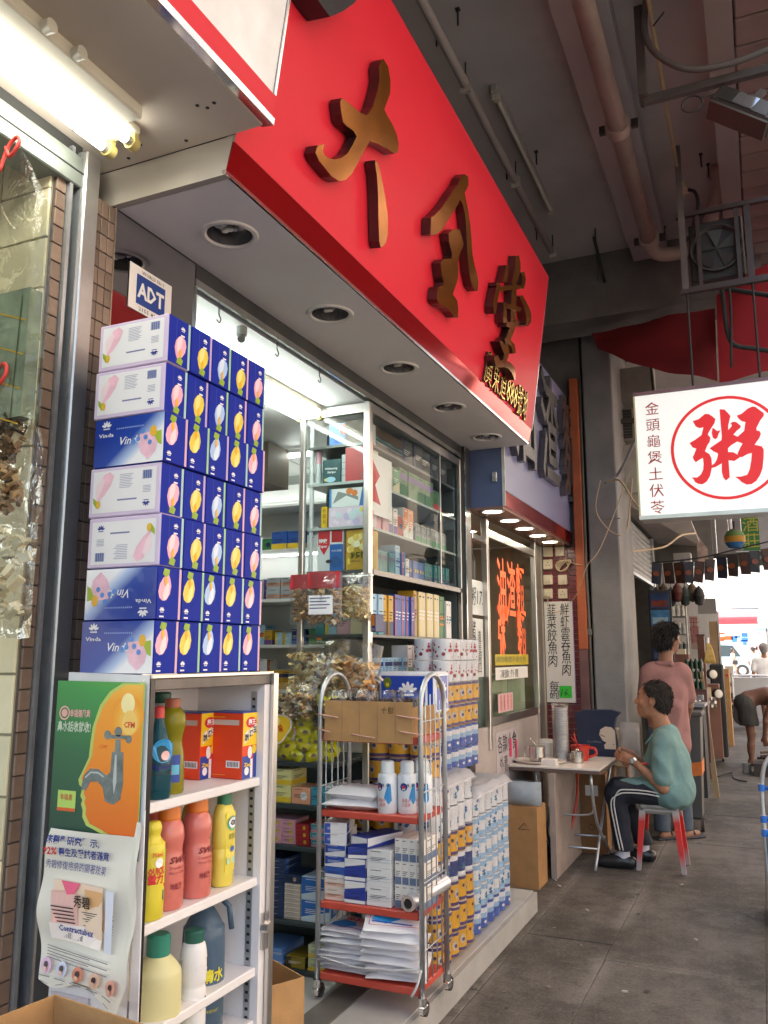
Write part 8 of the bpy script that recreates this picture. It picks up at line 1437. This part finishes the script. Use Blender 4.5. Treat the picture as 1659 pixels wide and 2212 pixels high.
SKIN = mat((.36, .175, .105), .55, 0, .14, 30, spec=.3, bump=.15, bscale=120); SKIN2 = mat((.28, .14, .09), .55, 0, .14, 18); LIP = mat((.27, .10, .075), .5, 0, .05)
def hand(w, d, up, s=1, curl=1.0, side=1):
    """palm, four curled fingers of unequal length and a thumb; w wrist, d direction of the hand, up the back of the hand"""
    w = np.array(w); d = np.array(d) / np.linalg.norm(d); up = np.array(up) - d * np.dot(up, d); up /= np.linalg.norm(up); sd = np.cross(d, up) * side; pr = []
    kn = w + d * .085 * s
    pr.append(('s', w, w + d * .05 * s, .026 * s, .026 * s, .02)); 
    for i in range(4):
        o = (i - 1.5) * .020 * s; pr.append(('s', w + d * .02 * s + sd * o * .6, kn + sd * o, .015 * s, .0125 * s, .012))
        L = (.040, .045, .042, .032)[i] * s; p0 = kn + sd * o; a = .7 * curl; p1 = p0 + (d * math.cos(a) - up * math.sin(a)) * L; a += 1.15 * curl; p2 = p1 + (d * math.cos(a) - up * math.sin(a)) * L * .7; a += .6 * curl; p3 = p2 + (d * math.cos(a) - up * math.sin(a)) * L * .5
        pr += [('s', p0, p1, .0105 * s, .0095 * s, .004), ('s', p1, p2, .0095 * s, .0088 * s, .004), ('s', p2, p3, .0088 * s, .0078 * s, .004)]
    t0 = w + d * .025 * s + sd * -.026 * s; t1 = t0 + (d * .6 - sd * .6 - up * .45) * .042 * s; t2 = t1 + (d * .75 + sd * .15 - up * .55) * .032 * s
    return pr + [('s', t0, t1, .014 * s, .012 * s, .012), ('s', t1, t2, .0115 * s, .009 * s, .005)]
def head(c, f, s=1, up=(0, 0, 1)):
    """skull, jaw, nose, lips, chin, ears, eye hollows and eyeballs; c centre of the skull, f where the face looks"""
    c = np.array(c, float); f = np.array(f, float); f /= np.linalg.norm(f); u = np.array(up, float); u -= f * (u @ f); u /= np.linalg.norm(u); r = np.cross(f, u); R = np.stack([f, r, u], 1); P = lambda a, b, z: c + (f * a + r * b + u * z) * s
    pr = [('e', P(-.012, 0, .022), (.100 * s, .078 * s, .092 * s), R, .02), ('e', P(.028, 0, -.045), (.066 * s, .058 * s, .082 * s), R, .03), ('e', P(.058, 0, -.098), (.026 * s, .024 * s, .022 * s), R, .025),
          ('s', P(.083, 0, .012), P(.103, 0, -.028), .009 * s, .0125 * s, .012), ('s', P(.096, .011, -.032), P(.096, -.011, -.032), .009 * s, .009 * s, .008), ('s', P(.076, -.028, .028), P(.076, .028, .028), .013 * s, .013 * s, .02),
          ('-e', P(.096, .032, .008), (.016 * s, .018 * s, .012 * s), R, .012), ('-e', P(.096, -.032, .008), (.016 * s, .018 * s, .012 * s), R, .012), ('e', P(.077, .031, .007), (.012 * s,) * 3, R, .004), ('e', P(.077, -.031, .007), (.012 * s,) * 3, R, .004),
          ('s', P(.085, -.016, -.062), P(.085, .016, -.062), .0075 * s, .0075 * s, .006), ('s', P(.083, -.014, -.074), P(.083, .014, -.074), .008 * s, .008 * s, .006)]
    for q in (1, -1):
        pr += [('e', P(-.008, q * .080, -.008), (.021 * s, .010 * s, .033 * s), R, .006), ('-e', P(-.002, q * .092, -.004), (.010 * s, .009 * s, .017 * s), R, .006), ('e', P(.058, q * .045, -.028), (.022 * s, .018 * s, .02 * s), R, .02)]
    return pr, P, R
# ---------------- man on the stool
def seated_man():
    t = thing('person', 'grey haired man in teal polo shirt seated on the plastic stool facing the table', 'person'); Yc = 6.78
    hd, P, R = head((-.803, Yc, 1.216), (-1, -.04, .10), 1.14)
    L = lambda x, y, z: (x, Yc + y, z)
    sh, el, wr = L(-.735, -.165, .895), L(-.735, -.20, .600), L(-.945, -.15, .775); sh2, el2, wr2 = L(-.765, .165, .90), L(-.88, .205, .66), L(-.99, .07, .80)
    hips = [L(-.715, -.095, .55), L(-.715, .095, .55)]; kn = [L(-1.085, -.13, .535), L(-1.10, .10, .53)]; an = [L(-1.045, -.12, .10), L(-.94, .16, .09)]
    neck = [('s', L(-.725, 0, .965), tuple(P(-.025, 0, -.06)), .070, .062, .03)]
    torso = [('e', L(-.68, 0, .60), (.125, .15, .13), None, .05), ('e', L(-.70, 0, .76), (.11, .135, .19), None, .06), ('s', L(-.735, -.10, .905), L(-.745, .10, .905), .072, .072, .05)]
    arms = [('s', sh, el, .052, .040, .03), ('s', el, wr, .040, .026, .02), ('s', sh2, el2, .052, .040, .03), ('s', el2, wr2, .040, .026, .02)] + hand(wr, (-.9, .25, .25), (-.35, -.85, .35), 1, 1, 1) + hand(wr2, (-.75, -.35, .2), (-.2, .8, .5), 1, 1, -1)
    legs = []
    for h, k_, a in zip(hips, kn, an): legs += [('s', h, k_, .078, .058, .03), ('s', k_, a, .056, .036, .02), ('s', a, (a[0] - .06, a[1], .045), .036, .035, .02), ('s', (a[0] + .03, a[1], .045), (a[0] - .14, a[1] - .01, .035), .035, .028, .02)]
    lipz = lambda C: np.where((np.abs((C - P(.085, 0, -.068)) @ R[:, 2]) < .011) & (((C - P(0, 0, 0)) @ R[:, 0]) > .080) & (np.abs((C - P(0, 0, 0)) @ R[:, 1]) < .024), 1, 0)
    def mf(C):
        m = lipz(C); e = np.minimum(np.linalg.norm(C - P(.086, .031, .007), axis=1), np.linalg.norm(C - P(.086, -.031, .007), axis=1)); m[e < .0075] = 2; b = (np.abs((C - P(0, 0, .030)) @ R[:, 2]) < .006) & (((C - P(0, 0, 0)) @ R[:, 0]) > .075) & (np.abs(np.abs((C - P(0, 0, 0)) @ R[:, 1]) - .03) < .018); m[b] = 3; return m
    person_part('body', t, hd + neck + torso + arms + legs, .0062, [SKIN, LIP, mat((.03, .02, .015), .3), mat((.06, .045, .04), .8)], mf)
    HAIR = mat((.026, .020, .017), .9, 0, .3, 60, bump=.5, bscale=160, dirt=.5, dcol=(.08, .068, .06))
    hr = person_part('hair', t, [('e', tuple(P(-.022, 0, .032)), (.120, .098, .108), R, .01), ('e', tuple(P(-.060, 0, -.02)), (.074, .086, .082), R, .02), ('cut', tuple(P(.030, 0, .03)), tuple(R[:, 0] * .80 - R[:, 2] * .6)), ('cut', tuple(P(-.03, 0, -.075)), tuple(R[:, 0] * .35 - R[:, 2] * .94)), ('-e', tuple(P(-.004, .085, -.012)), (.024, .03, .036), R, .006), ('-e', tuple(P(-.004, -.085, -.012)), (.024, .03, .036), R, .006), ('-e', tuple(P(.085, 0, .06)), (.055, .065, .058), R, .012)], .0055, [HAIR]); strands(hr, 1500, .032, (.5, 0, -.9), HAIR)
    TEAL = mat((.155, .275, .27), .85, 0, .12, 9, bump=1.0, bscale=11)
    pol = [('e', L(-.68, 0, .57), (.152, .172, .15), None, .05), ('e', L(-.69, 0, .74), (.135, .16, .21), None, .07), ('s', L(-.715, -.105, .918), L(-.73, .105, .918), .088, .088, .06), ('s', L(-.705, -.03, .965), L(-.705, .03, .965), .075, .075, .05), ('e', L(-.79, 0, .60), (.10, .16, .085), None, .06), ('e', L(-.70, -.10, .55), (.125, .098, .10), None, .05), ('e', L(-.70, .10, .55), (.125, .098, .10), None, .05), ('e', L(-.86, -.04, .60), (.15, .12, .04), None, .05), ('e', L(-.98, -.08, .605), (.09, .085, .025), None, .04),
           ('s', sh, tuple(np.array(sh) * .22 + np.array(el) * .78), .060, .066, .04), ('s', sh2, tuple(np.array(sh2) * .3 + np.array(el2) * .7), .066, .072, .04)]
    pol += [('-e', L(-.775, 0, 1.03), (.070, .062, .075), None, .02), ('cut', L(0, 0, .448), (.22, 0, -1))]
    person_part('polo_shirt', t, pol, .0068, [TEAL], fold=(.011, 8, (-.5, 0, .6)))
    col = [('s', L(-.69, -.066, 1.005), L(-.80, -.058, .955), .020, .013, .01), ('s', L(-.69, .066, 1.005), L(-.80, .058, .955), .020, .013, .01), ('s', L(-.675, -.05, 1.012), L(-.675, .05, 1.012), .022, .022, .02), ('s', L(-.80, -.058, .955), L(-.868, -.035, .885), .014, .005, .01), ('s', L(-.80, .058, .955), L(-.868, .035, .885), .014, .005, .01)]
    person_part('collar', t, col, .006, [mat((.18, .36, .36), .85, 0, .05, 6)])
    NVY = mat((.012, .015, .026), .8, 0, .2, 6, bump=.4, bscale=12); tr = [('e', L(-.70, 0, .55), (.12, .16, .09), None, .05)]
    for h, k_, a in zip(hips, kn, an): a2 = (a[0] + .004, a[1], a[2] + .035); tr += [('s', h, k_, .084, .077, .05), ('s', k_, a2, .076, .066, .035)]
    tr += [('s', L(-.95, -.17, .56), L(-1.07, -.18, .60), .035, .03, .03), ('s', L(-1.08, -.17, .46), L(-1.03, -.15, .36), .03, .03, .03), ('cut', L(0, 0, .128), (0, 0, -1))]
    person_part('trousers', t, tr, .007, [NVY], fold=(.006, 10, (-.6, 0, -.6)))
    W2 = mat((.62, .60, .58), .7, 0, .04)
    for o in (-.011, .011):
        b = B(); k_ = np.array(kn[0]); up = [L(-.76, -.187, .545 + o), L(-.86, -.206, .56 + o), L(-.98, -.214, .562 + o), (k_[0] + .035, k_[1] - .083, k_[2] + .012 + o), (k_[0] - .012 + o, k_[1] - .082, k_[2] - .06), (k_[0] + .008 + o, k_[1] - .078, .30), (k_[0] + .035 + o, k_[1] - .066, .14)]
        b.tube(smooth(up, 5), .0055, W2, 6); b.build('side_stripe', t)
    SOCK = mat((.52, .52, .60), .85, 0, .08, 20, bump=.3, bscale=60)
    for a in an:
        person_part('sock', t, [('s', (a[0], a[1], .15), (a[0] - .005, a[1], .06), .046, .042, .01), ('s', (a[0] - .005, a[1], .065), (a[0] - .07, a[1], .06), .042, .036, .02), ('cut', (0, 0, .145), (0, 0, 1))], .006, [SOCK])
        person_part('shoe', t, [('s', (a[0] + .045, a[1], .045), (a[0] - .17, a[1] - .01, .034), .047, .038, .03), ('s', (a[0] - .05, a[1], .05), (a[0] - .13, a[1], .045), .05, .042, .03), ('s', (a[0] - .0, a[1], .06), (a[0] - .06, a[1], .07), .046, .04, .02), ('-e', (a[0] - .01, a[1], .12), (.075, .042, .05), None, .01), ('cut', (0, 0, .002), (0, 0, -1))], .006, [mat((.018, .018, .02), .3, 0, .1, 10)])
    d = np.array(wr) - np.array(el); d /= np.linalg.norm(d); c = np.array(wr) - d * .01; b = B(); b.cyl(c - d * .012, c + d * .012, .033, mat((.6, .6, .58), .2, 1, .05), seg=20, caps=False); n = V((-.2, -1, .3)).normalized(); b.cyl(V(c) + n * .028, V(c) + n * .038, .019, mat((.7, .7, .68), .15, .9), seg=18); b.build('wristwatch', t)
    b = B(); c = np.array(wr) - d * .10 ; b.box((c[0] - .02, c[1] + .02, c[2] + .035), (c[0] + .03, c[1] + .05, c[2] + .05), REDINK, .004); b.build('red_tag', t)
seated_man()
# plastic stool
t = thing('plastic_stool', 'square grey plastic stool with red sprayed legs under the seated man', 'stool', (-.785, 6.80, 0)); PG = mat((.40, .39, .38), .45, 0, .05, 6, dirt=.1)
person_part('seat', t, [('s', (-.11, -.11, .452), (.11, -.11, .452), .02, .02, .02), ('s', (-.11, .11, .452), (.11, .11, .452), .02, .02, .02), ('e', (0, 0, .45), (.155, .155, .024), None, .03), ('s', (-.12, -.12, .45), (-.12, .12, .45), .02, .02, .02), ('s', (.12, -.12, .45), (.12, .12, .45), .02, .02, .02)], .007, [PG])
b = B(); b.box((-.13, -.13, .395), (.13, .13, .445), PG, .02); b.build('apron', t)
rs = ramp_mat(((.0, (.34, .32, .33)), (.07, (.36, .30, .31)), (.16, (.62, .03, .03)), (.30, (.66, .02, .015)), (.37, (.6, .03, .025)), (.43, (.42, .38, .37))), 'z', .5, .05)
for sx in (-1, 1):
    for sy in (-1, 1):
        b = B(); vs = []
        for z, o, w in ((0, .158, .026), (.2, .138, .030), (.42, .116, .036)):
            for dx, dy in ((-1, -1), (1, -1), (1, 1), (-1, 1)): vs.append((sx * o + dx * w * .62, sy * o + dy * w * .5, z))
        b.add(vs, [(j * 4 + i, j * 4 + (i + 1) % 4, (j + 1) * 4 + (i + 1) % 4, (j + 1) * 4 + i) for j in range(2) for i in range(4)] + [(3, 2, 1, 0)], rs); b.build('leg', t)
# ---------------- man in pink standing behind
def pink_man():
    t = thing('person', 'dark haired man in a long pink shirt standing with his back turned', 'person'); x0, y0 = -.80, 7.85
    L = lambda x, y, z: (x0 + x, y0 + y, z)
    hd, P, R = head(L(.035, .03, 1.70), (.80, .62, -.05), 1.02)
    body = hd + [('s', L(0, 0, 1.45), tuple(P(-.02, 0, -.06)), .062, .056, .03), ('e', L(0, 0, .95), (.145, .11, .16), None, .05), ('e', L(0, 0, 1.22), (.142, .105, .22), None, .06), ('s', L(-.11, -.02, 1.40), L(.10, .02, 1.40), .07, .07, .04)]
    a1 = [L(-.155, -.04, 1.38), L(-.19, -.0, 1.10), L(-.15, .16, .90)]; a2 = [L(.135, .05, 1.38), L(.165, .13, 1.11), L(.12, .28, .95)]
    for a in (a1, a2): body += [('s', a[0], a[1], .05, .04, .03), ('s', a[1], a[2], .04, .027, .02)] + hand(a[2], (0, .6, -.7), (-.5 if a is a1 else .5, 0, .5), .95, .6, 1 if a is a1 else -1)
    for sx, dy in ((-.09, -.05), (.075, .06)): body += [('s', L(sx, dy, .9), L(sx, dy + .02, .5), .08, .056, .03), ('s', L(sx, dy + .02, .5), L(sx * 1.05, dy, .09), .054, .038, .02), ('s', L(sx * 1.05, dy - .02, .04), L(sx * 1.05 + .09, dy + .09, .035), .034, .028, .02)]
    person_part('body', t, body, .009, [SKIN2])
    hr = person_part('hair', t, [('e', tuple(P(-.022, 0, .034)), (.118, .104, .110), R, .01), ('e', tuple(P(-.05, 0, -.035)), (.076, .094, .085), R, .02), ('cut', tuple(P(.045, 0, .03)), tuple(R[:, 0] * .85 - R[:, 2] * .5)), ('-e', tuple(P(.0, .10, -.02)), (.02, .03, .035), R, .006), ('-e', tuple(P(.0, -.10, -.02)), (.02, .03, .035), R, .006)], .0075, [mat((.010, .009, .009), .9, 0, .2, 40, bump=.6, bscale=90, spec=.15)]); strands(hr, 1300, .045, (-.3, -.3, -.9), mat((.012, .011, .011), .7, 0, .2, 40), .003)
    PNK = mat((.33, .165, .155), .85, 0, .1, 9, bump=1.0, bscale=9)
    sm = [('e', L(0, 0, .92), (.165, .14, .26), None, .06), ('e', L(0, 0, 1.2), (.162, .13, .24), None, .08), ('s', L(-.12, -.03, 1.40), L(.105, .03, 1.40), .083, .083, .05), ('s', a1[0], tuple((np.array(a1[0]) + 2.2 * np.array(a1[1])) / 3.2), .068, .07, .04), ('s', a2[0], tuple((np.array(a2[0]) + 2.2 * np.array(a2[1])) / 3.2), .068, .07, .04), ('e', L(0, 0, .78), (.165, .135, .12), None, .06), ('s', L(-.05, -.10, 1.0), L(.07, -.095, 1.12), .04, .04, .04), ('s', L(-.08, -.10, .85), L(.04, -.105, .78), .04, .04, .04), ('-e', L(.01, .0, 1.56), (.066, .062, .09), None, .02), ('cut', L(0, 0, .69), (0, 0, -1))]
    person_part('shirt', t, sm, .009, [PNK], fold=(.014, 6, (.35, 0, 1))); person_part('collar', t, [('s', L(-.06, -.05, 1.475), L(.05, -.055, 1.475), .022, .022, .02), ('s', L(.05, -.055, 1.475), L(.09, .03, 1.44), .02, .012, .02), ('s', L(-.06, -.05, 1.475), L(-.07, .05, 1.44), .02, .012, .02)], .009, [PNK])
    JN = mat((.07, .095, .13), .85, 0, .15, 8, bump=.4, bscale=14); j = [('e', L(0, 0, .88), (.15, .115, .1), None, .04)]
    for sx, dy in ((-.09, -.05), (.075, .06)): j += [('s', L(sx, dy, .88), L(sx, dy + .02, .5), .09, .075, .04), ('s', L(sx, dy + .02, .5), L(sx * 1.05, dy, .06), .074, .07, .03)]
    person_part('jeans', t, j + [('cut', (0, 0, .07), (0, 0, -1))], .009, [JN])
    for sx, dy in ((-.09, -.05), (.075, .06)):
        b = B(); b.obox(L(sx * 1.05 + .04, dy + .035, .012), (.10, .26, .016), mat((.03, .035, .05), .7), Matrix.Rotation(-.78, 3, 'Z'), .006); b.tube(smooth([L(sx * 1.05 + .02, dy + .06, .05), L(sx * 1.05 + .06, dy + .05, .068), L(sx * 1.05 + .08, dy + .01, .04)], 4), .007, mat((.03, .05, .09), .6), 6); b.build('flip_flop', t)
pink_man()
# ---------------- shirtless man bending at the kerb
def bending_man():
    t = thing('person', 'shirtless man in dark shorts bending over scrap at the kerb', 'person'); x0, y0 = -.24, 13.45
    L = lambda x, y, z: (x0 + x, y0 + y, z)
    hd, P, R = head(L(.55, -.02, .78), (.45, -.1, -.9), 1, (.9, 0, .45)); body = hd + [('s', L(.40, 0, .93), tuple(P(-.03, 0, -.06)), .06, .055, .03), ('e', L(-.05, 0, .86), (.13, .16, .13), None, .05), ('s', L(.0, 0, .93), L(.22, 0, .98), .115, .12, .06), ('e', L(.28, 0, .95), (.16, .17, .12), None, .06), ('s', L(.30, -.16, .93), L(.30, .16, .93), .07, .07, .04)]
    for sy in (-1, 1):
        a = [L(.30, sy * .19, .90), L(.20, sy * .20, .62), L(.17, sy * .12, .40)]; body += [('s', a[0], a[1], .052, .040, .03), ('s', a[1], a[2], .040, .028, .02)] + hand(a[2], (.1, -sy * .2, -1), (0, sy, 0), 1, .6, sy)
        body += [('s', L(-.03, sy * .10, .82), L(.0, sy * .11, .46), .095, .062, .03), ('s', L(.0, sy * .11, .46), L(-.02, sy * .11, .09), .06, .036, .02), ('s', L(-.015, sy * .11, .28), L(-.025, sy * .11, .2), .055, .045, .03), ('s', L(-.04, sy * .11, .045), L(.13, sy * .12, .035), .036, .03, .02)]
    person_part('body', t, body, .011, [mat((.21, .10, .065), .5, 0, .1, 10)])
    s = [('e', L(-.06, 0, .86), (.155, .185, .14), None, .05)]
    for sy in (-1, 1): s.append(('s', L(-.04, sy * .10, .80), L(-.02, sy * .115, .55), .125, .13, .04))
    person_part('shorts', t, s + [('cut', L(0, 0, .56), (0, 0, -1)), ('cut', L(.045, 0, .9), (.9, 0, .43))], .011, [mat((.045, .042, .038), .85, 0, .2, 8, bump=.4, bscale=12)], fold=(.008, 9, (0, 0, 1)))
    person_part('hair', t, [('e', tuple(P(-.02, 0, .03)), (.104, .088, .095), R, .01), ('cut', tuple(P(.03, 0, .03)), tuple(R[:, 0] * .8 - R[:, 2] * .6))], .011, [mat((.012, .010, .010), .6)])
    for sy in (-1, 1): b = B(); b.obox(L(.045, sy * .115, .016), (.25, .095, .02), RUBBER, None, .008); b.build('sandal', t)
bending_man()
# ---------------- far pedestrians
def walker(label, x, y, z0, h, top, bot, skin, hair, turn, cap=None, bag=None, skirt=False, stride=.16, short=False):
    t = thing('person', label, 'person', (x, y, z0), None, turn); s = h / 1.7; q = lambda a, b, c: (a * s, b * s, c * s); hd, P, R = head(q(0, 0, 1.58), (0, 1, 0), s * .98)
    body = hd + [('s', q(0, 0, 1.36), tuple(P(-.02, 0, -.06)), .055 * s, .05 * s, .03), ('e', q(0, 0, .95), (.14 * s, .10 * s, .14 * s), None, .05), ('e', q(0, 0, 1.18), (.155 * s, .105 * s, .2 * s), None, .06), ('s', q(-.13, 0, 1.33), q(.13, 0, 1.33), .065 * s, .065 * s, .04)]
    arms = []
    for sx in (-1, 1): 
        a = [q(sx * .19, 0, 1.32), q(sx * .23, -.02, 1.05), q(sx * .21, .10, .84)]; arms.append(a); body += [('s', a[0], a[1], .048 * s, .037 * s, .03), ('s', a[1], a[2], .037 * s, .025 * s, .02)] + hand(a[2], (0, .3, -1), (sx, 0, 0), s * .95, .5, sx)
        st = sx * stride; body += [('s', q(sx * .085, 0, .88), q(sx * .09, st * .6, .47), .08 * s, .055 * s, .03), ('s', q(sx * .09, st * .6, .47), q(sx * .09, st - .06, .08), .053 * s, .034 * s, .02), ('s', q(sx * .09, st - .07, .04), q(sx * .09, st + .10, .035), .034 * s, .028 * s, .02)]
    person_part('body', t, body, .016, [skin])
    person_part('hair', t, [('e', tuple(P(-.02, 0, .03)), (.106 * s, .090 * s, .098 * s), R, .01), ('e', tuple(P(-.05, 0, -.04)), (.06 * s, .08 * s, .07 * s), R, .02), ('cut', tuple(P(.04, 0, .03)), tuple(R[:, 0] * .85 - R[:, 2] * .5))], .014, [hair])
    person_part('shirt', t, [('e', q(0, 0, .98), (.165 * s, .125 * s, .17 * s), None, .05), ('e', q(0, 0, 1.17), (.175 * s, .125 * s, .22 * s), None, .06), ('s', q(-.14, 0, 1.335), q(.14, 0, 1.335), .075 * s, .075 * s, .04)] + [('s', a[0], tuple((np.array(a[0]) + np.array(a[1]) * 1.8) / 2.8), .062 * s, .064 * s, .03) for a in arms] + [('cut', q(0, 0, .84), (0, 0, -1))], .016, [top])
    tr = [('e', q(0, 0, .9), (.15 * s, .115 * s, .1 * s), None, .04)]
    for sx in (-1, 1): st = sx * stride; tr += [('s', q(sx * .085, 0, .88), q(sx * .09, st * .6, .47), .09 * s, .072 * s, .03)] + ([] if short else [('s', q(sx * .09, st * .6, .47), q(sx * .09, st - .06, .08), .07 * s, .06 * s, .02)])
    person_part('shorts' if short else 'trousers', t, tr + [('cut', q(0, 0, .45 if short else .07), (0, 0, -1))], .016, [bot])
    if cap: person_part('cap', t, [('e', tuple(P(-.01, 0, .045)), (.108 * s, .094 * s, .085 * s), R, .01), ('e', tuple(P(.09, 0, .03)), (.06 * s, .07 * s, .012 * s), R, .02), ('cut', tuple(P(0, 0, .022)), tuple(-R[:, 2]))], .014, [cap])
    if bag: b = B(); b.obox(q(.24, .02, .88), (.12 * s, .30 * s, .24 * s), bag, None, .03); b.tube(smooth([q(.22, -.1, .98), q(.2, 0, 1.36), q(.22, .12, .98)], 4), .01, bag, 6); b.build('bag', t)
    return t
HB = mat((.03, .026, .024), .6, 0, .2, 40); HG = mat((.22, .2, .19), .7, 0, .2, 40)
walker('grey haired man in a white t-shirt seen from behind in the sun', .0, 20.5, .04, 1.78, mat((.78, .76, .74), .8), mat((.42, .33, .25), .8), SKIN, HG, .1, short=True)
walker('man in pale grey shirt and cap before the white shirted man', -.36, 37, .2, 1.72, mat((.5, .48, .45), .8), mat((.22, .22, .24), .8), SKIN2, HB, -.5, cap=mat((.55, .58, .6), .8))
walker('woman in tan dress with a dark shoulder bag by the minibus', -1.55, 50, .34, 1.58, mat((.5, .38, .26), .8), mat((.42, .32, .24), .8), SKIN, HB, -1.2, bag=mat((.03, .03, .035), .5), short=True)
# round chair back between table and men
t = thing('round_stool', 'cream round seat of a stacked stool leaning behind the seated man', 'stool', (-1.17, 7.44, .78)); b = B(); b.lathe([(0, -.015), (.13, -.012), (.145, 0), (.13, .015), (0, .02)], (0, 0, 0), mat((.44, .38, .28), .6, 0, .12, 5, dirt=.25), 28, 1, 1.15, ax=Matrix.Rotation(math.pi / 2, 3, 'X')); b.build('seat', t)
b = B(); b.tube([(-.05, .02, -.14), (-.06, .05, -.775)], .018, mat((.22, .12, .08), .6), 8); b.tube([(.06, .02, -.14), (.07, .05, -.775)], .018, mat((.22, .12, .08), .6), 8); b.build('leg', t)
